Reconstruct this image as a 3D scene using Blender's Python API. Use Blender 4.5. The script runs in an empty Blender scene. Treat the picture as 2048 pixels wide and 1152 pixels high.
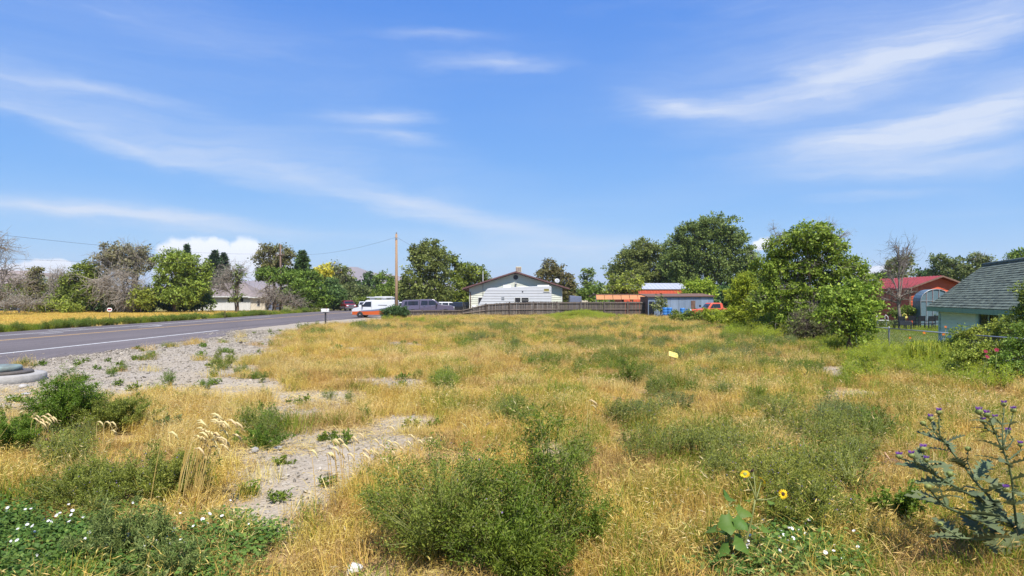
import bpy, math, random
import numpy as np
from mathutils import Vector, Matrix, Euler

# ------------------------------------------------------------------ camera, sky, sun, exposure
R = math.radians
sc = bpy.context.scene
col = sc.collection
F, HZ, H = 1300.0, 598.0, 2.2          # focal length in photo pixels, horizon row, eye height

cam_d = bpy.data.cameras.new('camera')
cam = bpy.data.objects.new('camera', cam_d)
col.objects.link(cam)
cam.location = (0, 0, H)
cam.rotation_euler = (R(90), 0, 0)
cam_d.sensor_width = 36
cam_d.lens = F / 2048 * 36
cam_d.shift_y = (HZ - 576) / 2048
cam_d.clip_start = 0.05
cam_d.clip_end = 40000
sc.camera = cam

SUN_EL, SUN_AZ = R(58), R(166)          # azimuth measured from +Y towards +X: behind the camera, a little to the side
sun_d = bpy.data.lights.new('sun', 'SUN')
sun_d.energy = 5.0
sun_d.angle = R(0.53)
sun_d.color = (1.0, 0.95, 0.87)
sun = bpy.data.objects.new('sun', sun_d)
col.objects.link(sun)
sdir = Vector((math.sin(SUN_AZ) * math.cos(SUN_EL), math.cos(SUN_AZ) * math.cos(SUN_EL), math.sin(SUN_EL)))
sun.rotation_euler = sdir.to_track_quat('Z', 'Y').to_euler()
sun.location = (20, -40, 60)

world = bpy.data.worlds.new('World')
sc.world = world
world.use_nodes = True
wn, wl = world.node_tree.nodes, world.node_tree.links
wn.clear()


def N(nodes, t, **kw):
    n = nodes.new(t)
    for k, v in kw.items():
        setattr(n, k, v)
    return n


EXPO = 2 ** 0.72


def build_world():
    out = N(wn, 'ShaderNodeOutputWorld')
    bg = N(wn, 'ShaderNodeBackground')
    bg.inputs['Strength'].default_value = 0.10
    wl.new(bg.outputs[0], out.inputs[0])
    sky = N(wn, 'ShaderNodeTexSky', sky_type='NISHITA')
    sky.sun_disc = False
    sky.sun_elevation = SUN_EL
    sky.sun_rotation = SUN_AZ
    sky.altitude = 1300
    sky.air_density = 1.15
    sky.dust_density = 0.5
    sky.ozone_density = 3.0
    hs = N(wn, 'ShaderNodeHueSaturation')
    hs.inputs['Saturation'].default_value = 1.12
    hs.inputs['Value'].default_value = 1.55
    hs.inputs['Hue'].default_value = 0.506
    wl.new(sky.outputs[0], hs.inputs['Color'])
    # clear dry-air look: each channel's horizon-to-zenith range is compressed
    sc3 = N(wn, 'ShaderNodeSeparateColor')
    wl.new(hs.outputs[0], sc3.inputs[0])
    cc3 = N(wn, 'ShaderNodeCombineColor')
    for i, (g, k) in enumerate(((0.85, 0.50), (0.62, 0.66), (0.25, 0.96))):
        m0 = N(wn, 'ShaderNodeMath', operation='MULTIPLY'); m0.inputs[1].default_value = 0.1
        m1 = N(wn, 'ShaderNodeMath', operation='POWER'); m1.inputs[1].default_value = g
        m2 = N(wn, 'ShaderNodeMath', operation='MULTIPLY'); m2.inputs[1].default_value = k * 10 / EXPO
        wl.new(sc3.outputs[i], m0.inputs[0]); wl.new(m0.outputs[0], m1.inputs[0]); wl.new(m1.outputs[0], m2.inputs[0])
        wl.new(m2.outputs[0], cc3.inputs[i])
    # direction -> azimuth / elevation (radians)
    geo = N(wn, 'ShaderNodeTexCoord')
    sep = N(wn, 'ShaderNodeSeparateXYZ')
    wl.new(geo.outputs['Generated'], sep.inputs[0])
    az = N(wn, 'ShaderNodeMath', operation='ARCTAN2')
    wl.new(sep.outputs[0], az.inputs[0]); wl.new(sep.outputs[1], az.inputs[1])
    el = N(wn, 'ShaderNodeMath', operation='ARCSINE')
    wl.new(sep.outputs[2], el.inputs[0])
    cmb = N(wn, 'ShaderNodeCombineXYZ')
    wl.new(az.outputs[0], cmb.inputs[0]); wl.new(el.outputs[0], cmb.inputs[1])

    def math2(op, a, b, clamp=False):
        m = N(wn, 'ShaderNodeMath', operation=op)
        m.use_clamp = clamp
        for i, v in enumerate((a, b)):
            if isinstance(v, (int, float)):
                m.inputs[i].default_value = v
            else:
                wl.new(v, m.inputs[i])
        return m.outputs[0]

    def noise(vec, scale, sx, sy, rot, detail, rough, dist=0.0, loc=(0, 0, 0)):
        mp = N(wn, 'ShaderNodeMapping')
        mp.inputs['Scale'].default_value = (sx, sy, 1)
        mp.inputs['Rotation'].default_value = (0, 0, rot)
        mp.inputs['Location'].default_value = loc
        wl.new(vec, mp.inputs[0])
        t = N(wn, 'ShaderNodeTexNoise')
        t.inputs['Scale'].default_value = scale
        t.inputs['Detail'].default_value = detail
        t.inputs['Roughness'].default_value = rough
        t.inputs['Distortion'].default_value = dist
        wl.new(mp.outputs[0], t.inputs['Vector'])
        return t

    # wispy displacement of the sky coordinates
    t = noise(cmb.outputs[0], 4.0, 0.7, 2.6, -0.15, 7, 0.6)
    sub = N(wn, 'ShaderNodeVectorMath', operation='SUBTRACT')
    sub.inputs[1].default_value = (0.5, 0.5, 0.5)
    wl.new(t.outputs['Color'], sub.inputs[0])
    scl = N(wn, 'ShaderNodeVectorMath', operation='MULTIPLY')
    scl.inputs[1].default_value = (0.34, 0.075, 0)
    wl.new(sub.outputs[0], scl.inputs[0])
    add = N(wn, 'ShaderNodeVectorMath', operation='ADD')
    wl.new(cmb.outputs[0], add.inputs[0]); wl.new(scl.outputs[0], add.inputs[1])
    P = add.outputs[0]

    def ae(px, py):
        dx, dy, dz = (px - 1024) / F, 1.0, (HZ - py) / F
        l = math.sqrt(dx * dx + dy * dy + dz * dz)
        return math.atan2(dx, dy), math.asin(dz / l)

    def ell(vec, px, py, rx, ry, w, rot=0.0, power=1.0):
        a, e = ae(px, py)
        mp = N(wn, 'ShaderNodeMapping', vector_type='TEXTURE')
        mp.inputs['Location'].default_value = (a, e, 0)
        mp.inputs['Rotation'].default_value = (0, 0, rot)
        mp.inputs['Scale'].default_value = (rx / F, ry / F, 1)
        wl.new(vec, mp.inputs[0])
        g = N(wn, 'ShaderNodeTexGradient', gradient_type='SPHERICAL')
        wl.new(mp.outputs[0], g.inputs[0])
        s = math2('POWER', g.outputs['Fac'], power)
        return math2('MULTIPLY', s, w)

    cirrus = [  # px, py, rx, ry, weight, rot
        (60, 215, 240, 26, .62, -.27), (300, 285, 280, 30, .70, -.30), (560, 350, 300, 36, .66, -.26),
        (800, 400, 300, 48, .70, -.27), (1010, 452, 300, 50, .85, -.20), (500, 260, 520, 120, .32, -.22),
        (100, 425, 260, 26, .85, -.06), (330, 450, 300, 30, .72, -.12), (600, 470, 300, 26, .45, -.05),
        (40, 145, 260, 40, .40, -.18), (220, 180, 150, 22, .45, -.05),
        (740, 222, 130, 34, .85, .0), (800, 280, 110, 24, .62, -.1), (985, 134, 140, 26, .85, .0), (850, 80, 150, 22, .38, .05),
        (1370, 205, 150, 36, .85, -.12), (1520, 195, 260, 42, .62, .06), (1700, 160, 280, 60, .62, .2),
        (1840, 95, 200, 80, .72, .3), (1600, 90, 520, 140, .30, .15), (1900, 60, 300, 90, .35, .1),
        (1900, 235, 380, 70, .95, .12), (1700, 275, 260, 34, .65, .1), (2020, 220, 220, 60, .7, .05),
        (1900, 325, 300, 36, .75, -.02), (1860, 300, 300, 26, .4, -.1), (1740, 392, 140, 16, .55, .02),
        (1180, 495, 200, 26, .55, .02), (1000, 505, 240, 30, .40, -.05), (1500, 360, 500, 50, .18, .1),
        (300, 40, 500, 90, .28, -.1),
    ]
    tot = None
    for c in cirrus:
        v = ell(P, c[0], c[1], c[2] * 1.3, c[3] * .95, c[4] * (.95 if c[0] < 1250 else .92), c[5], 1.5)
        tot = v if tot is None else math2('ADD', tot, v)
        veil = ell(P, c[0], c[1] - .25 * c[3], c[2] * 1.7, c[3] * 2.4, c[4] * .13, c[5], 1.3)
        tot = math2('ADD', tot, veil)
    # the same kind of thin cloud carries on round the rest of the sky
    rest = noise(P, 3.2, 0.5, 2.6, -0.2, 6, 0.6, 0.4)
    rr = N(wn, 'ShaderNodeMapRange')
    rr.inputs['From Min'].default_value = 0.52; rr.inputs['From Max'].default_value = 0.85
    rr.inputs['To Max'].default_value = 0.35
    wl.new(rest.outputs['Fac'], rr.inputs['Value'])
    tot = math2('ADD', tot, rr.outputs[0])
    streak = noise(P, 9.0, 0.35, 3.4, -0.12, 7, 0.62, 0.6)
    sr = N(wn, 'ShaderNodeMapRange')
    sr.inputs['From Min'].default_value = 0.28; sr.inputs['From Max'].default_value = 0.72
    sr.inputs['To Min'].default_value = 0.55; sr.inputs['To Max'].default_value = 1.25
    wl.new(streak.outputs['Fac'], sr.inputs['Value'])
    fib = noise(P, 22.0, 0.22, 4.0, -0.16, 6, 0.6, 0.9)
    fr = N(wn, 'ShaderNodeMapRange')
    fr.inputs['From Min'].default_value = 0.3; fr.inputs['From Max'].default_value = 0.7
    fr.inputs['To Min'].default_value = 0.78; fr.inputs['To Max'].default_value = 1.16
    wl.new(fib.outputs['Fac'], fr.inputs['Value'])
    cir = math2('MULTIPLY', math2('MULTIPLY', tot, fr.outputs[0]), sr.outputs[0])
    cir = math2('MULTIPLY', cir, 0.58)
    cir = math2('MINIMUM', cir, 0.80)
    # low cumulus on the horizon
    t2 = noise(cmb.outputs[0], 26.0, 1, 1.2, 0, 6, 0.6)
    sub2 = N(wn, 'ShaderNodeVectorMath', operation='SUBTRACT'); sub2.inputs[1].default_value = (0.5, 0.5, 0.5)
    wl.new(t2.outputs['Color'], sub2.inputs[0])
    scl2 = N(wn, 'ShaderNodeVectorMath', operation='MULTIPLY'); scl2.inputs[1].default_value = (0.035, 0.03, 0)
    wl.new(sub2.outputs[0], scl2.inputs[0])
    add2 = N(wn, 'ShaderNodeVectorMath', operation='ADD')
    wl.new(cmb.outputs[0], add2.inputs[0]); wl.new(scl2.outputs[0], add2.inputs[1])
    cum = None
    for c in [(372, 512, 62, 44), (425, 505, 44, 34), (490, 512, 48, 48), (540, 530, 60, 34), (440, 540, 150, 36),
              (85, 540, 50, 22), (30, 545, 50, 18), (140, 545, 40, 16), (1520, 488, 26, 18), (1770, 545, 60, 14)]:
        v = ell(add2.outputs[0], c[0], c[1], c[2], c[3], 1.0, 0, 1.0)
        cum = v if cum is None else math2('MAXIMUM', cum, v)
    cm = N(wn, 'ShaderNodeMapRange', interpolation_type='SMOOTHSTEP')
    cm.inputs['From Min'].default_value = 0.10; cm.inputs['From Max'].default_value = 0.42
    cm.inputs['To Max'].default_value = 0.92
    wl.new(cum, cm.inputs['Value'])
    mix = N(wn, 'ShaderNodeMix', data_type='RGBA')
    wl.new(cir, mix.inputs['Factor'])
    wl.new(cc3.outputs[0], mix.inputs['A'])
    mix.inputs['B'].default_value = (8.0 / EXPO, 8.6 / EXPO, 9.7 / EXPO, 1)
    mix2 = N(wn, 'ShaderNodeMix', data_type='RGBA')
    wl.new(cm.outputs[0], mix2.inputs['Factor'])
    wl.new(mix.outputs['Result'], mix2.inputs['A'])
    mix2.inputs['B'].default_value = (11.6 / EXPO, 11.8 / EXPO, 12.2 / EXPO, 1)
    wl.new(mix2.outputs['Result'], bg.inputs['Color'])


build_world()
sc.view_settings.view_transform = 'Standard'
sc.view_settings.look = 'None'
sc.view_settings.exposure = 0.72
sc.view_settings.gamma = 1.0
sc.view_settings.use_curve_mapping = False
sc.render.engine = 'CYCLES'
sc.cycles.max_bounces = 6
sc.cycles.transparent_max_bounces = 6
sc.cycles.use_denoising = True

# ------------------------------------------------------------------ helpers
rng = np.random.default_rng(7)
random.seed(7)


def at(px, py, D):
    return Vector(((px - 1024) / F * D, D, H - (py - HZ) / F * D))


def gx(px, D):
    return (px - 1024) / F * D


def gd(py):
    return H * F / (py - HZ)


MATS = {}


def mat(name, c, rough=0.7, var=0.12, scale=6.0, metal=0.0, bump=0.0, spec=0.4, c2=None, stretch=(1, 1, 1), coords='Object', bscale=None):
    m = bpy.data.materials.new(name)
    m.use_nodes = True
    nt, n, l = m.node_tree, m.node_tree.nodes, m.node_tree.links
    b = n['Principled BSDF']
    b.inputs['Roughness'].default_value = rough
    b.inputs['Metallic'].default_value = metal
    b.inputs['Specular IOR Level'].default_value = spec
    tc = N(n, 'ShaderNodeTexCoord')
    mp = N(n, 'ShaderNodeMapping')
    mp.inputs['Scale'].default_value = stretch
    l.new(tc.outputs[coords], mp.inputs[0])
    t = N(n, 'ShaderNodeTexNoise')
    t.inputs['Scale'].default_value = scale
    t.inputs['Detail'].default_value = 6
    t.inputs['Roughness'].default_value = 0.62
    l.new(mp.outputs[0], t.inputs['Vector'])
    mr = N(n, 'ShaderNodeMapRange')
    mr.inputs['From Min'].default_value = 0.3
    mr.inputs['From Max'].default_value = 0.7
    l.new(t.outputs['Fac'], mr.inputs['Value'])
    mx = N(n, 'ShaderNodeMix', data_type='RGBA')
    l.new(mr.outputs[0], mx.inputs['Factor'])
    a = [max(0, x * (1 - var)) for x in c]
    z = [min(1, x * (1 + var)) for x in c] if c2 is None else c2
    mx.inputs['A'].default_value = (*a, 1)
    mx.inputs['B'].default_value = (*z, 1)
    # small difference from object to object
    oi = N(n, 'ShaderNodeObjectInfo')
    hv = N(n, 'ShaderNodeHueSaturation')
    mo = N(n, 'ShaderNodeMapRange')
    mo.inputs['To Min'].default_value = 1 - var * 0.8
    mo.inputs['To Max'].default_value = 1 + var * 0.8
    l.new(oi.outputs['Random'], mo.inputs['Value'])
    l.new(mo.outputs[0], hv.inputs['Value'])
    l.new(mx.outputs['Result'], hv.inputs['Color'])
    l.new(hv.outputs[0], b.inputs['Base Color'])
    if bump:
        t2 = N(n, 'ShaderNodeTexNoise')
        t2.inputs['Scale'].default_value = bscale or scale * 5
        t2.inputs['Detail'].default_value = 4
        l.new(mp.outputs[0], t2.inputs['Vector'])
        bp = N(n, 'ShaderNodeBump')
        bp.inputs['Strength'].default_value = bump
        bp.inputs['Distance'].default_value = 0.02
        l.new(t2.outputs['Fac'], bp.inputs['Height'])
        l.new(bp.outputs[0], b.inputs['Normal'])
    MATS[name] = m
    return m


def leafmat(name, c1, c2, c3=None, transl=0.35, rough=0.55, spec=0.25, gain=1.0):
    """Leaf or blade: colour differs from leaf to leaf, from plant to plant and, softly, from place to place; some light passes through."""
    m = bpy.data.materials.new(name)
    m.use_nodes = True
    n, l = m.node_tree.nodes, m.node_tree.links
    b = n['Principled BSDF']
    out = n['Material Output']
    g = N(n, 'ShaderNodeNewGeometry')
    cr = N(n, 'ShaderNodeValToRGB')
    e = cr.color_ramp.elements
    c1, c2 = [x * gain for x in c1], [x * gain for x in c2]
    c3 = [x * gain for x in c3] if c3 is not None else None
    e[0].position = 0.0; e[0].color = (*c1, 1)
    e[1].position = 1.0; e[1].color = (*c2, 1)
    if c3 is not None:
        k = e.new(0.55); k.color = (*[(x + y) / 2 for x, y in zip(c1, c2)], 1)
        e[-1].color = (*c3, 1); k2 = e.new(0.86); k2.color = (*c2, 1)
    l.new(g.outputs['Random Per Island'], cr.inputs['Fac'])
    at_ = N(n, 'ShaderNodeAttribute', attribute_type='INSTANCER', attribute_name='tint')
    oi = N(n, 'ShaderNodeObjectInfo')
    tc = N(n, 'ShaderNodeNewGeometry')
    ns = N(n, 'ShaderNodeTexNoise')
    ns.inputs['Scale'].default_value = 0.45
    ns.inputs['Detail'].default_value = 3
    l.new(tc.outputs['Position'], ns.inputs['Vector'])
    v = N(n, 'ShaderNodeMapRange')
    v.inputs['From Min'].default_value = 0.3; v.inputs['From Max'].default_value = 0.7
    v.inputs['To Min'].default_value = 0.82; v.inputs['To Max'].default_value = 1.18
    l.new(ns.outputs['Fac'], v.inputs['Value'])
    hs = N(n, 'ShaderNodeHueSaturation')
    hh = N(n, 'ShaderNodeMapRange')
    hh.inputs['To Min'].default_value = 0.485; hh.inputs['To Max'].default_value = 0.515
    l.new(oi.outputs['Random'], hh.inputs['Value'])
    l.new(hh.outputs[0], hs.inputs['Hue'])
    l.new(v.outputs[0], hs.inputs['Value'])
    l.new(cr.outputs[0], hs.inputs['Color'])
    src = hs.outputs[0]
    b.inputs['Roughness'].default_value = rough
    b.inputs['Specular IOR Level'].default_value = spec
    l.new(src, b.inputs['Base Color'])
    tr = N(n, 'ShaderNodeBsdfTranslucent')
    l.new(src, tr.inputs['Color'])
    mx = N(n, 'ShaderNodeMixShader')
    mx.inputs[0].default_value = transl
    l.new(b.outputs[0], mx.inputs[1]); l.new(tr.outputs[0], mx.inputs[2])
    l.new(mx.outputs[0], out.inputs['Surface'])
    MATS[name] = m
    return m


def glassmat(name, c, rough=0.08):
    m = mat(name, c, rough=rough, var=0.1, spec=0.6)
    return m


# --- things, parts, structure
def thing(name, label, cat, loc=(0, 0, 0), rotz=0.0, group=None):
    o = bpy.data.objects.new(name, None)
    col.objects.link(o)
    o.location = loc
    o.rotation_euler = (0, 0, rotz)
    o.empty_display_size = 0.2
    tag(o, label, cat, group)
    return o


def tag(o, label, cat=None, group=None, kind=None):
    if label: o['label'] = label
    if cat: o['category'] = cat
    if group: o['group'] = group
    if kind: o['kind'] = kind
    return o


def link(me, name, parent=None, local=True, mats=None):
    o = bpy.data.objects.new(name, me)
    col.objects.link(o)
    if mats is not None and len(me.materials) == 0:
        for m in (mats if isinstance(mats, (list, tuple)) else [mats]):
            me.materials.append(MATS[m] if isinstance(m, str) else m)
    if parent is not None:
        o.parent = parent
        if not local:
            top = parent
            off = Matrix.Identity(4)
            chain = []
            while top is not None:
                chain.append(top); top = top.parent
            for t in reversed(chain):
                off = off @ t.matrix_parent_inverse @ Matrix.LocRotScale(t.location, t.rotation_euler, t.scale)
            o.matrix_parent_inverse = off.inverted()
    return o


def copy_tree(o, parent=None):
    c = o.copy()
    col.objects.link(c)
    if parent is not None:
        c.parent = parent
    for ch in [x for x in o.children]:
        copy_tree(ch, c)
    return c


def mesh_np(name, V, groups, mats, smooth=False):
    """V (n,3); groups = [(faces (k,m) int array, material index)]"""
    me = bpy.data.meshes.new(name)
    V = np.asarray(V, dtype=np.float32)
    me.vertices.add(len(V))
    me.vertices.foreach_set('co', V.ravel())
    idx = np.concatenate([np.asarray(f).ravel() for f, _ in groups]).astype(np.int32)
    sizes = np.concatenate([np.full(len(f), np.asarray(f).shape[1]) for f, _ in groups])
    mi = np.concatenate([np.full(len(f), k) for f, k in groups]).astype(np.int32)
    starts = np.concatenate([[0], np.cumsum(sizes)[:-1]]).astype(np.int32)
    me.loops.add(len(idx))
    me.loops.foreach_set('vertex_index', idx)
    me.polygons.add(len(sizes))
    me.polygons.foreach_set('loop_start', starts)
    me.polygons.foreach_set('material_index', mi)
    if smooth:
        me.polygons.foreach_set('use_smooth', np.ones(len(sizes), dtype=bool))
    me.update(calc_edges=True)
    for m in mats:
        me.materials.append(MATS[m] if isinstance(m, str) else m)
    return me


class MB:
    """collects polygons for one mesh"""

    def __init__(s):
        s.v, s.f, s.m, s.sm = [], [], [], []

    def face(s, pts, m=0, sm=False):
        k = len(s.v)
        s.v += [tuple(p) for p in pts]
        s.f.append(tuple(range(k, k + len(pts))))
        s.m.append(m); s.sm.append(sm)
        return s

    def box(s, a, b, m=0):
        x0, y0, z0 = a; x1, y1, z1 = b
        k = len(s.v)
        s.v += [(x0, y0, z0), (x1, y0, z0), (x1, y1, z0), (x0, y1, z0), (x0, y0, z1), (x1, y0, z1), (x1, y1, z1), (x0, y1, z1)]
        for q in ((0, 3, 2, 1), (4, 5, 6, 7), (0, 1, 5, 4), (1, 2, 6, 5), (2, 3, 7, 6), (3, 0, 4, 7)):
            s.f.append(tuple(k + i for i in q)); s.m.append(m); s.sm.append(False)
        return s

    def prism(s, pts, vec, m=0):
        """polygon pts swept along vec"""
        k, n = len(s.v), len(pts)
        vec = Vector(vec)
        s.v += [tuple(p) for p in pts] + [tuple(Vector(p) + vec) for p in pts]
        s.f.append(tuple(range(k + n - 1, k - 1, -1))); s.m.append(m); s.sm.append(False)
        s.f.append(tuple(range(k + n, k + 2 * n))); s.m.append(m); s.sm.append(False)
        for i in range(n):
            j = (i + 1) % n
            s.f.append((k + i, k + j, k + n + j, k + n + i)); s.m.append(m); s.sm.append(False)
        return s

    def tube(s, path, rad, n=8, m=0, cap=True, sm=True):
        path = [Vector(p) for p in path]
        if not isinstance(rad, (list, tuple)):
            rad = [rad] * len(path)
        k = len(s.v)
        up = None
        for i, p in enumerate(path):
            d = (path[min(i + 1, len(path) - 1)] - path[max(i - 1, 0)])
            if d.length < 1e-9: d = Vector((0, 0, 1))
            d.normalize()
            if up is None:
                up = d.orthogonal().normalized()
            up = (up - d * up.dot(d))
            if up.length < 1e-6: up = d.orthogonal()
            up.normalize()
            w = d.cross(up)
            for j in range(n):
                a = 2 * math.pi * j / n
                s.v.append(tuple(p + (up * math.cos(a) + w * math.sin(a)) * rad[i]))
        for i in range(len(path) - 1):
            for j in range(n):
                j2 = (j + 1) % n
                s.f.append((k + i * n + j, k + i * n + j2, k + (i + 1) * n + j2, k + (i + 1) * n + j)); s.m.append(m); s.sm.append(sm)
        if cap:
            s.f.append(tuple(k + j for j in range(n - 1, -1, -1))); s.m.append(m); s.sm.append(False)
            e = k + (len(path) - 1) * n
            s.f.append(tuple(e + j for j in range(n))); s.m.append(m); s.sm.append(False)
        return s

    def lathe(s, prof, n=20, m=0, center=(0, 0, 0), axis='z', sm=True):
        """prof list of (r, h)"""
        k = len(s.v)
        cx, cy, cz = center
        for r, h in prof:
            for j in range(n):
                a = 2 * math.pi * j / n
                c, d = r * math.cos(a), r * math.sin(a)
                if axis == 'z': s.v.append((cx + c, cy + d, cz + h))
                elif axis == 'y': s.v.append((cx + c, cy + h, cz + d))
                else: s.v.append((cx + h, cy + c, cz + d))
        for i in range(len(prof) - 1):
            for j in range(n):
                j2 = (j + 1) % n
                s.f.append((k + i * n + j, k + i * n + j2, k + (i + 1) * n + j2, k + (i + 1) * n + j)); s.m.append(m); s.sm.append(sm)
        s.f.append(tuple(k + j for j in range(n - 1, -1, -1))); s.m.append(m); s.sm.append(False)
        e = k + (len(prof) - 1) * n
        s.f.append(tuple(e + j for j in range(n))); s.m.append(m); s.sm.append(False)
        return s

    def mesh(s, name, mats):
        me = bpy.data.meshes.new(name)
        me.from_pydata(s.v, [], s.f)
        me.polygons.foreach_set('material_index', s.m)
        me.polygons.foreach_set('use_smooth', s.sm)
        for m in (mats if isinstance(mats, (list, tuple)) else [mats]):
            me.materials.append(MATS[m] if isinstance(m, str) else m)
        me.update()
        return me

    def build(s, name, mats, parent=None, local=True, bevel=0.0):
        o = link(s.mesh(name, mats), name, parent, local)
        if bevel:
            b = o.modifiers.new('bevel', 'BEVEL')
            b.width = bevel; b.segments = 2; b.limit_method = 'ANGLE'; b.angle_limit = R(35)
        return o


# --- leaves, blades, twigs as arrays
def unit(v):
    return v / np.maximum(np.linalg.norm(v, axis=-1, keepdims=True), 1e-9)


def leaf_quads(P, D, Nrm, L, W):
    """diamond leaves: P base (n,3), D direction, Nrm normal, L length (n,), W width (n,)"""
    D = unit(D)
    S = unit(np.cross(D, Nrm))
    U = np.cross(S, D)
    L = L[:, None]; W = W[:, None]
    mid = P + D * L * 0.45 + U * L * 0.06
    V = np.stack([P, mid + S * W * 0.5, P + D * L - U * L * 0.08, mid - S * W * 0.5], 1).reshape(-1, 3)
    f = np.arange(len(P) * 4).reshape(-1, 4)
    return V, f


def blade_ribbons(p0, p1, p2, w, W):
    w = unit(w) * W[:, None]
    V = np.stack([p0 - w * .5, p0 + w * .5, p1 - w * .4, p1 + w * .4, p2], 1).reshape(-1, 3)
    b = np.arange(len(p0))[:, None] * 5
    q = b + np.array([[0, 1, 3, 2]])
    t = b + np.array([[2, 3, 4]])
    return V, q, t


def spikes(p0, p1, p2, r):
    """three sided bent tapering twigs"""
    d = unit(p1 - p0)
    a = np.tile([[0.31, 0.77, 0.55]], (len(d), 1))
    u = unit(np.cross(d, a)); v = np.cross(d, u)
    rings = []
    for p, rr in ((p0, r), (p1, r * .62)):
        for k in range(3):
            an = 2 * math.pi * k / 3
            rings.append(p + (u * math.cos(an) + v * math.sin(an)) * rr[:, None])
    V = np.stack(rings + [p2], 1).reshape(-1, 3)
    b = np.arange(len(p0))[:, None] * 7
    q = np.concatenate([b + np.array([[k, (k + 1) % 3, 3 + (k + 1) % 3, 3 + k]]) for k in range(3)])
    t = np.concatenate([b + np.array([[3 + k, 3 + (k + 1) % 3, 6]]) for k in range(3)])
    return V, q, t


def rand_dir(n, r=rng):
    v = r.normal(size=(n, 3))
    return unit(v)


def fbm2(x, y, s, seed=0):
    """cheap smooth value noise, numpy, about 0..1"""
    def vn(x, y, sd):
        xi, yi = np.floor(x), np.floor(y)
        fx, fy = x - xi, y - yi
        fx, fy = fx * fx * (3 - 2 * fx), fy * fy * (3 - 2 * fy)

        def h(i, j):
            q = np.sin(i * 127.1 + j * 311.7 + sd * 74.7) * 43758.5453
            return q - np.floor(q)
        return (h(xi, yi) * (1 - fx) + h(xi + 1, yi) * fx) * (1 - fy) + (h(xi, yi + 1) * (1 - fx) + h(xi + 1, yi + 1) * fx) * fy
    x, y = x / s, y / s
    return (vn(x, y, seed) * .55 + vn(x * 2.1, y * 2.1, seed + 3) * .29 + vn(x * 4.3, y * 4.3, seed + 7) * .16)
# ------------------------------------------------------------------ materials


def asphalt_material():
    m = bpy.data.materials.new('asphalt')
    m.use_nodes = True
    n, l = m.node_tree.nodes, m.node_tree.links
    b = n['Principled BSDF']
    b.inputs['Roughness'].default_value = 0.85
    b.inputs['Specular IOR Level'].default_value = 0.25
    g = N(n, 'ShaderNodeNewGeometry')

    def nz(scale, stretch, detail=5):
        mp = N(n, 'ShaderNodeMapping'); mp.inputs['Scale'].default_value = stretch
        l.new(g.outputs['Position'], mp.inputs[0])
        t = N(n, 'ShaderNodeTexNoise'); t.inputs['Scale'].default_value = scale; t.inputs['Detail'].default_value = detail; t.inputs['Roughness'].default_value = .65
        l.new(mp.outputs[0], t.inputs['Vector'])
        return t.outputs['Fac']

    def mul(a, f, lo, hi, c0=.3, c1=.7):
        r = N(n, 'ShaderNodeMapRange'); r.inputs['From Min'].default_value = c0; r.inputs['From Max'].default_value = c1
        r.inputs['To Min'].default_value = lo; r.inputs['To Max'].default_value = hi
        l.new(f, r.inputs['Value'])
        x = N(n, 'ShaderNodeMix', data_type='RGBA', blend_type='MULTIPLY'); x.inputs['Factor'].default_value = 1
        l.new(a, x.inputs['A']); l.new(r.outputs[0], x.inputs['B'])
        return x.outputs['Result']
    c = N(n, 'ShaderNodeRGB'); c.outputs[0].default_value = (0.116, 0.099, 0.098, 1)
    o = mul(c.outputs[0], nz(.9, (1, .015, 1), 3), .80, 1.2)       # wheel tracks along the lane
    o = mul(o, nz(.12, (1, .4, 1), 4), .82, 1.18)                  # weathered patches
    o = mul(o, nz(30, (1, 1, 1), 3), .75, 1.25)                    # aggregate
    v = N(n, 'ShaderNodeTexVoronoi', feature='DISTANCE_TO_EDGE'); v.inputs['Scale'].default_value = .22
    mp = N(n, 'ShaderNodeMapping'); l.new(g.outputs['Position'], mp.inputs[0])
    ad = N(n, 'ShaderNodeMix', data_type='RGBA'); ad.inputs['Factor'].default_value = .25
    t = N(n, 'ShaderNodeTexNoise'); t.inputs['Scale'].default_value = .8; t.inputs['Detail'].default_value = 6
    l.new(g.outputs['Position'], t.inputs['Vector'])
    sx = N(n, 'ShaderNodeVectorMath', operation='MULTIPLY_ADD'); sx.inputs[1].default_value = (3, 3, 0)
    l.new(t.outputs['Color'], sx.inputs[0]); l.new(g.outputs['Position'], sx.inputs[2])
    l.new(sx.outputs[0], v.inputs['Vector'])
    o = mul(o, v.outputs['Distance'], .55, 1.0, .0, .006)          # hairline cracks
    l.new(o, b.inputs['Base Color'])
    bp = N(n, 'ShaderNodeBump'); bp.inputs['Strength'].default_value = .35; bp.inputs['Distance'].default_value = .01
    l.new(nz(60, (1, 1, 1), 3), bp.inputs['Height']); l.new(bp.outputs[0], b.inputs['Normal'])
    MATS['asphalt'] = m


asphalt_material()
mat('paint_white', (0.50, 0.50, 0.48), rough=0.6, var=0.25, scale=3)
mat('paint_yellow', (0.62, 0.36, 0.07), rough=0.6, var=0.22, scale=3)
mat('concrete', (0.33, 0.315, 0.29), rough=0.85, var=0.16, scale=5, bump=0.4)
mat('iron', (0.10, 0.085, 0.07), rough=0.6, var=0.3, scale=8, bump=0.3)
mat('lid_teal', (0.15, 0.145, 0.13), rough=0.75, var=0.2, scale=2.2, bump=0.3, c2=(0.27, 0.38, 0.35))
mat('stone', (0.33, 0.32, 0.31), rough=0.9, var=0.28, scale=9, bump=0.5)
mat('stone_white', (0.66, 0.64, 0.60), rough=0.9, var=0.15, scale=12, bump=0.4)
mat('stone_tan', (0.46, 0.29, 0.19), rough=0.9, var=0.2, scale=12, bump=0.4)
mat('bark', (0.085, 0.062, 0.045), rough=0.95, var=0.35, scale=6, bump=0.6, stretch=(1, 1, .25))
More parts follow.
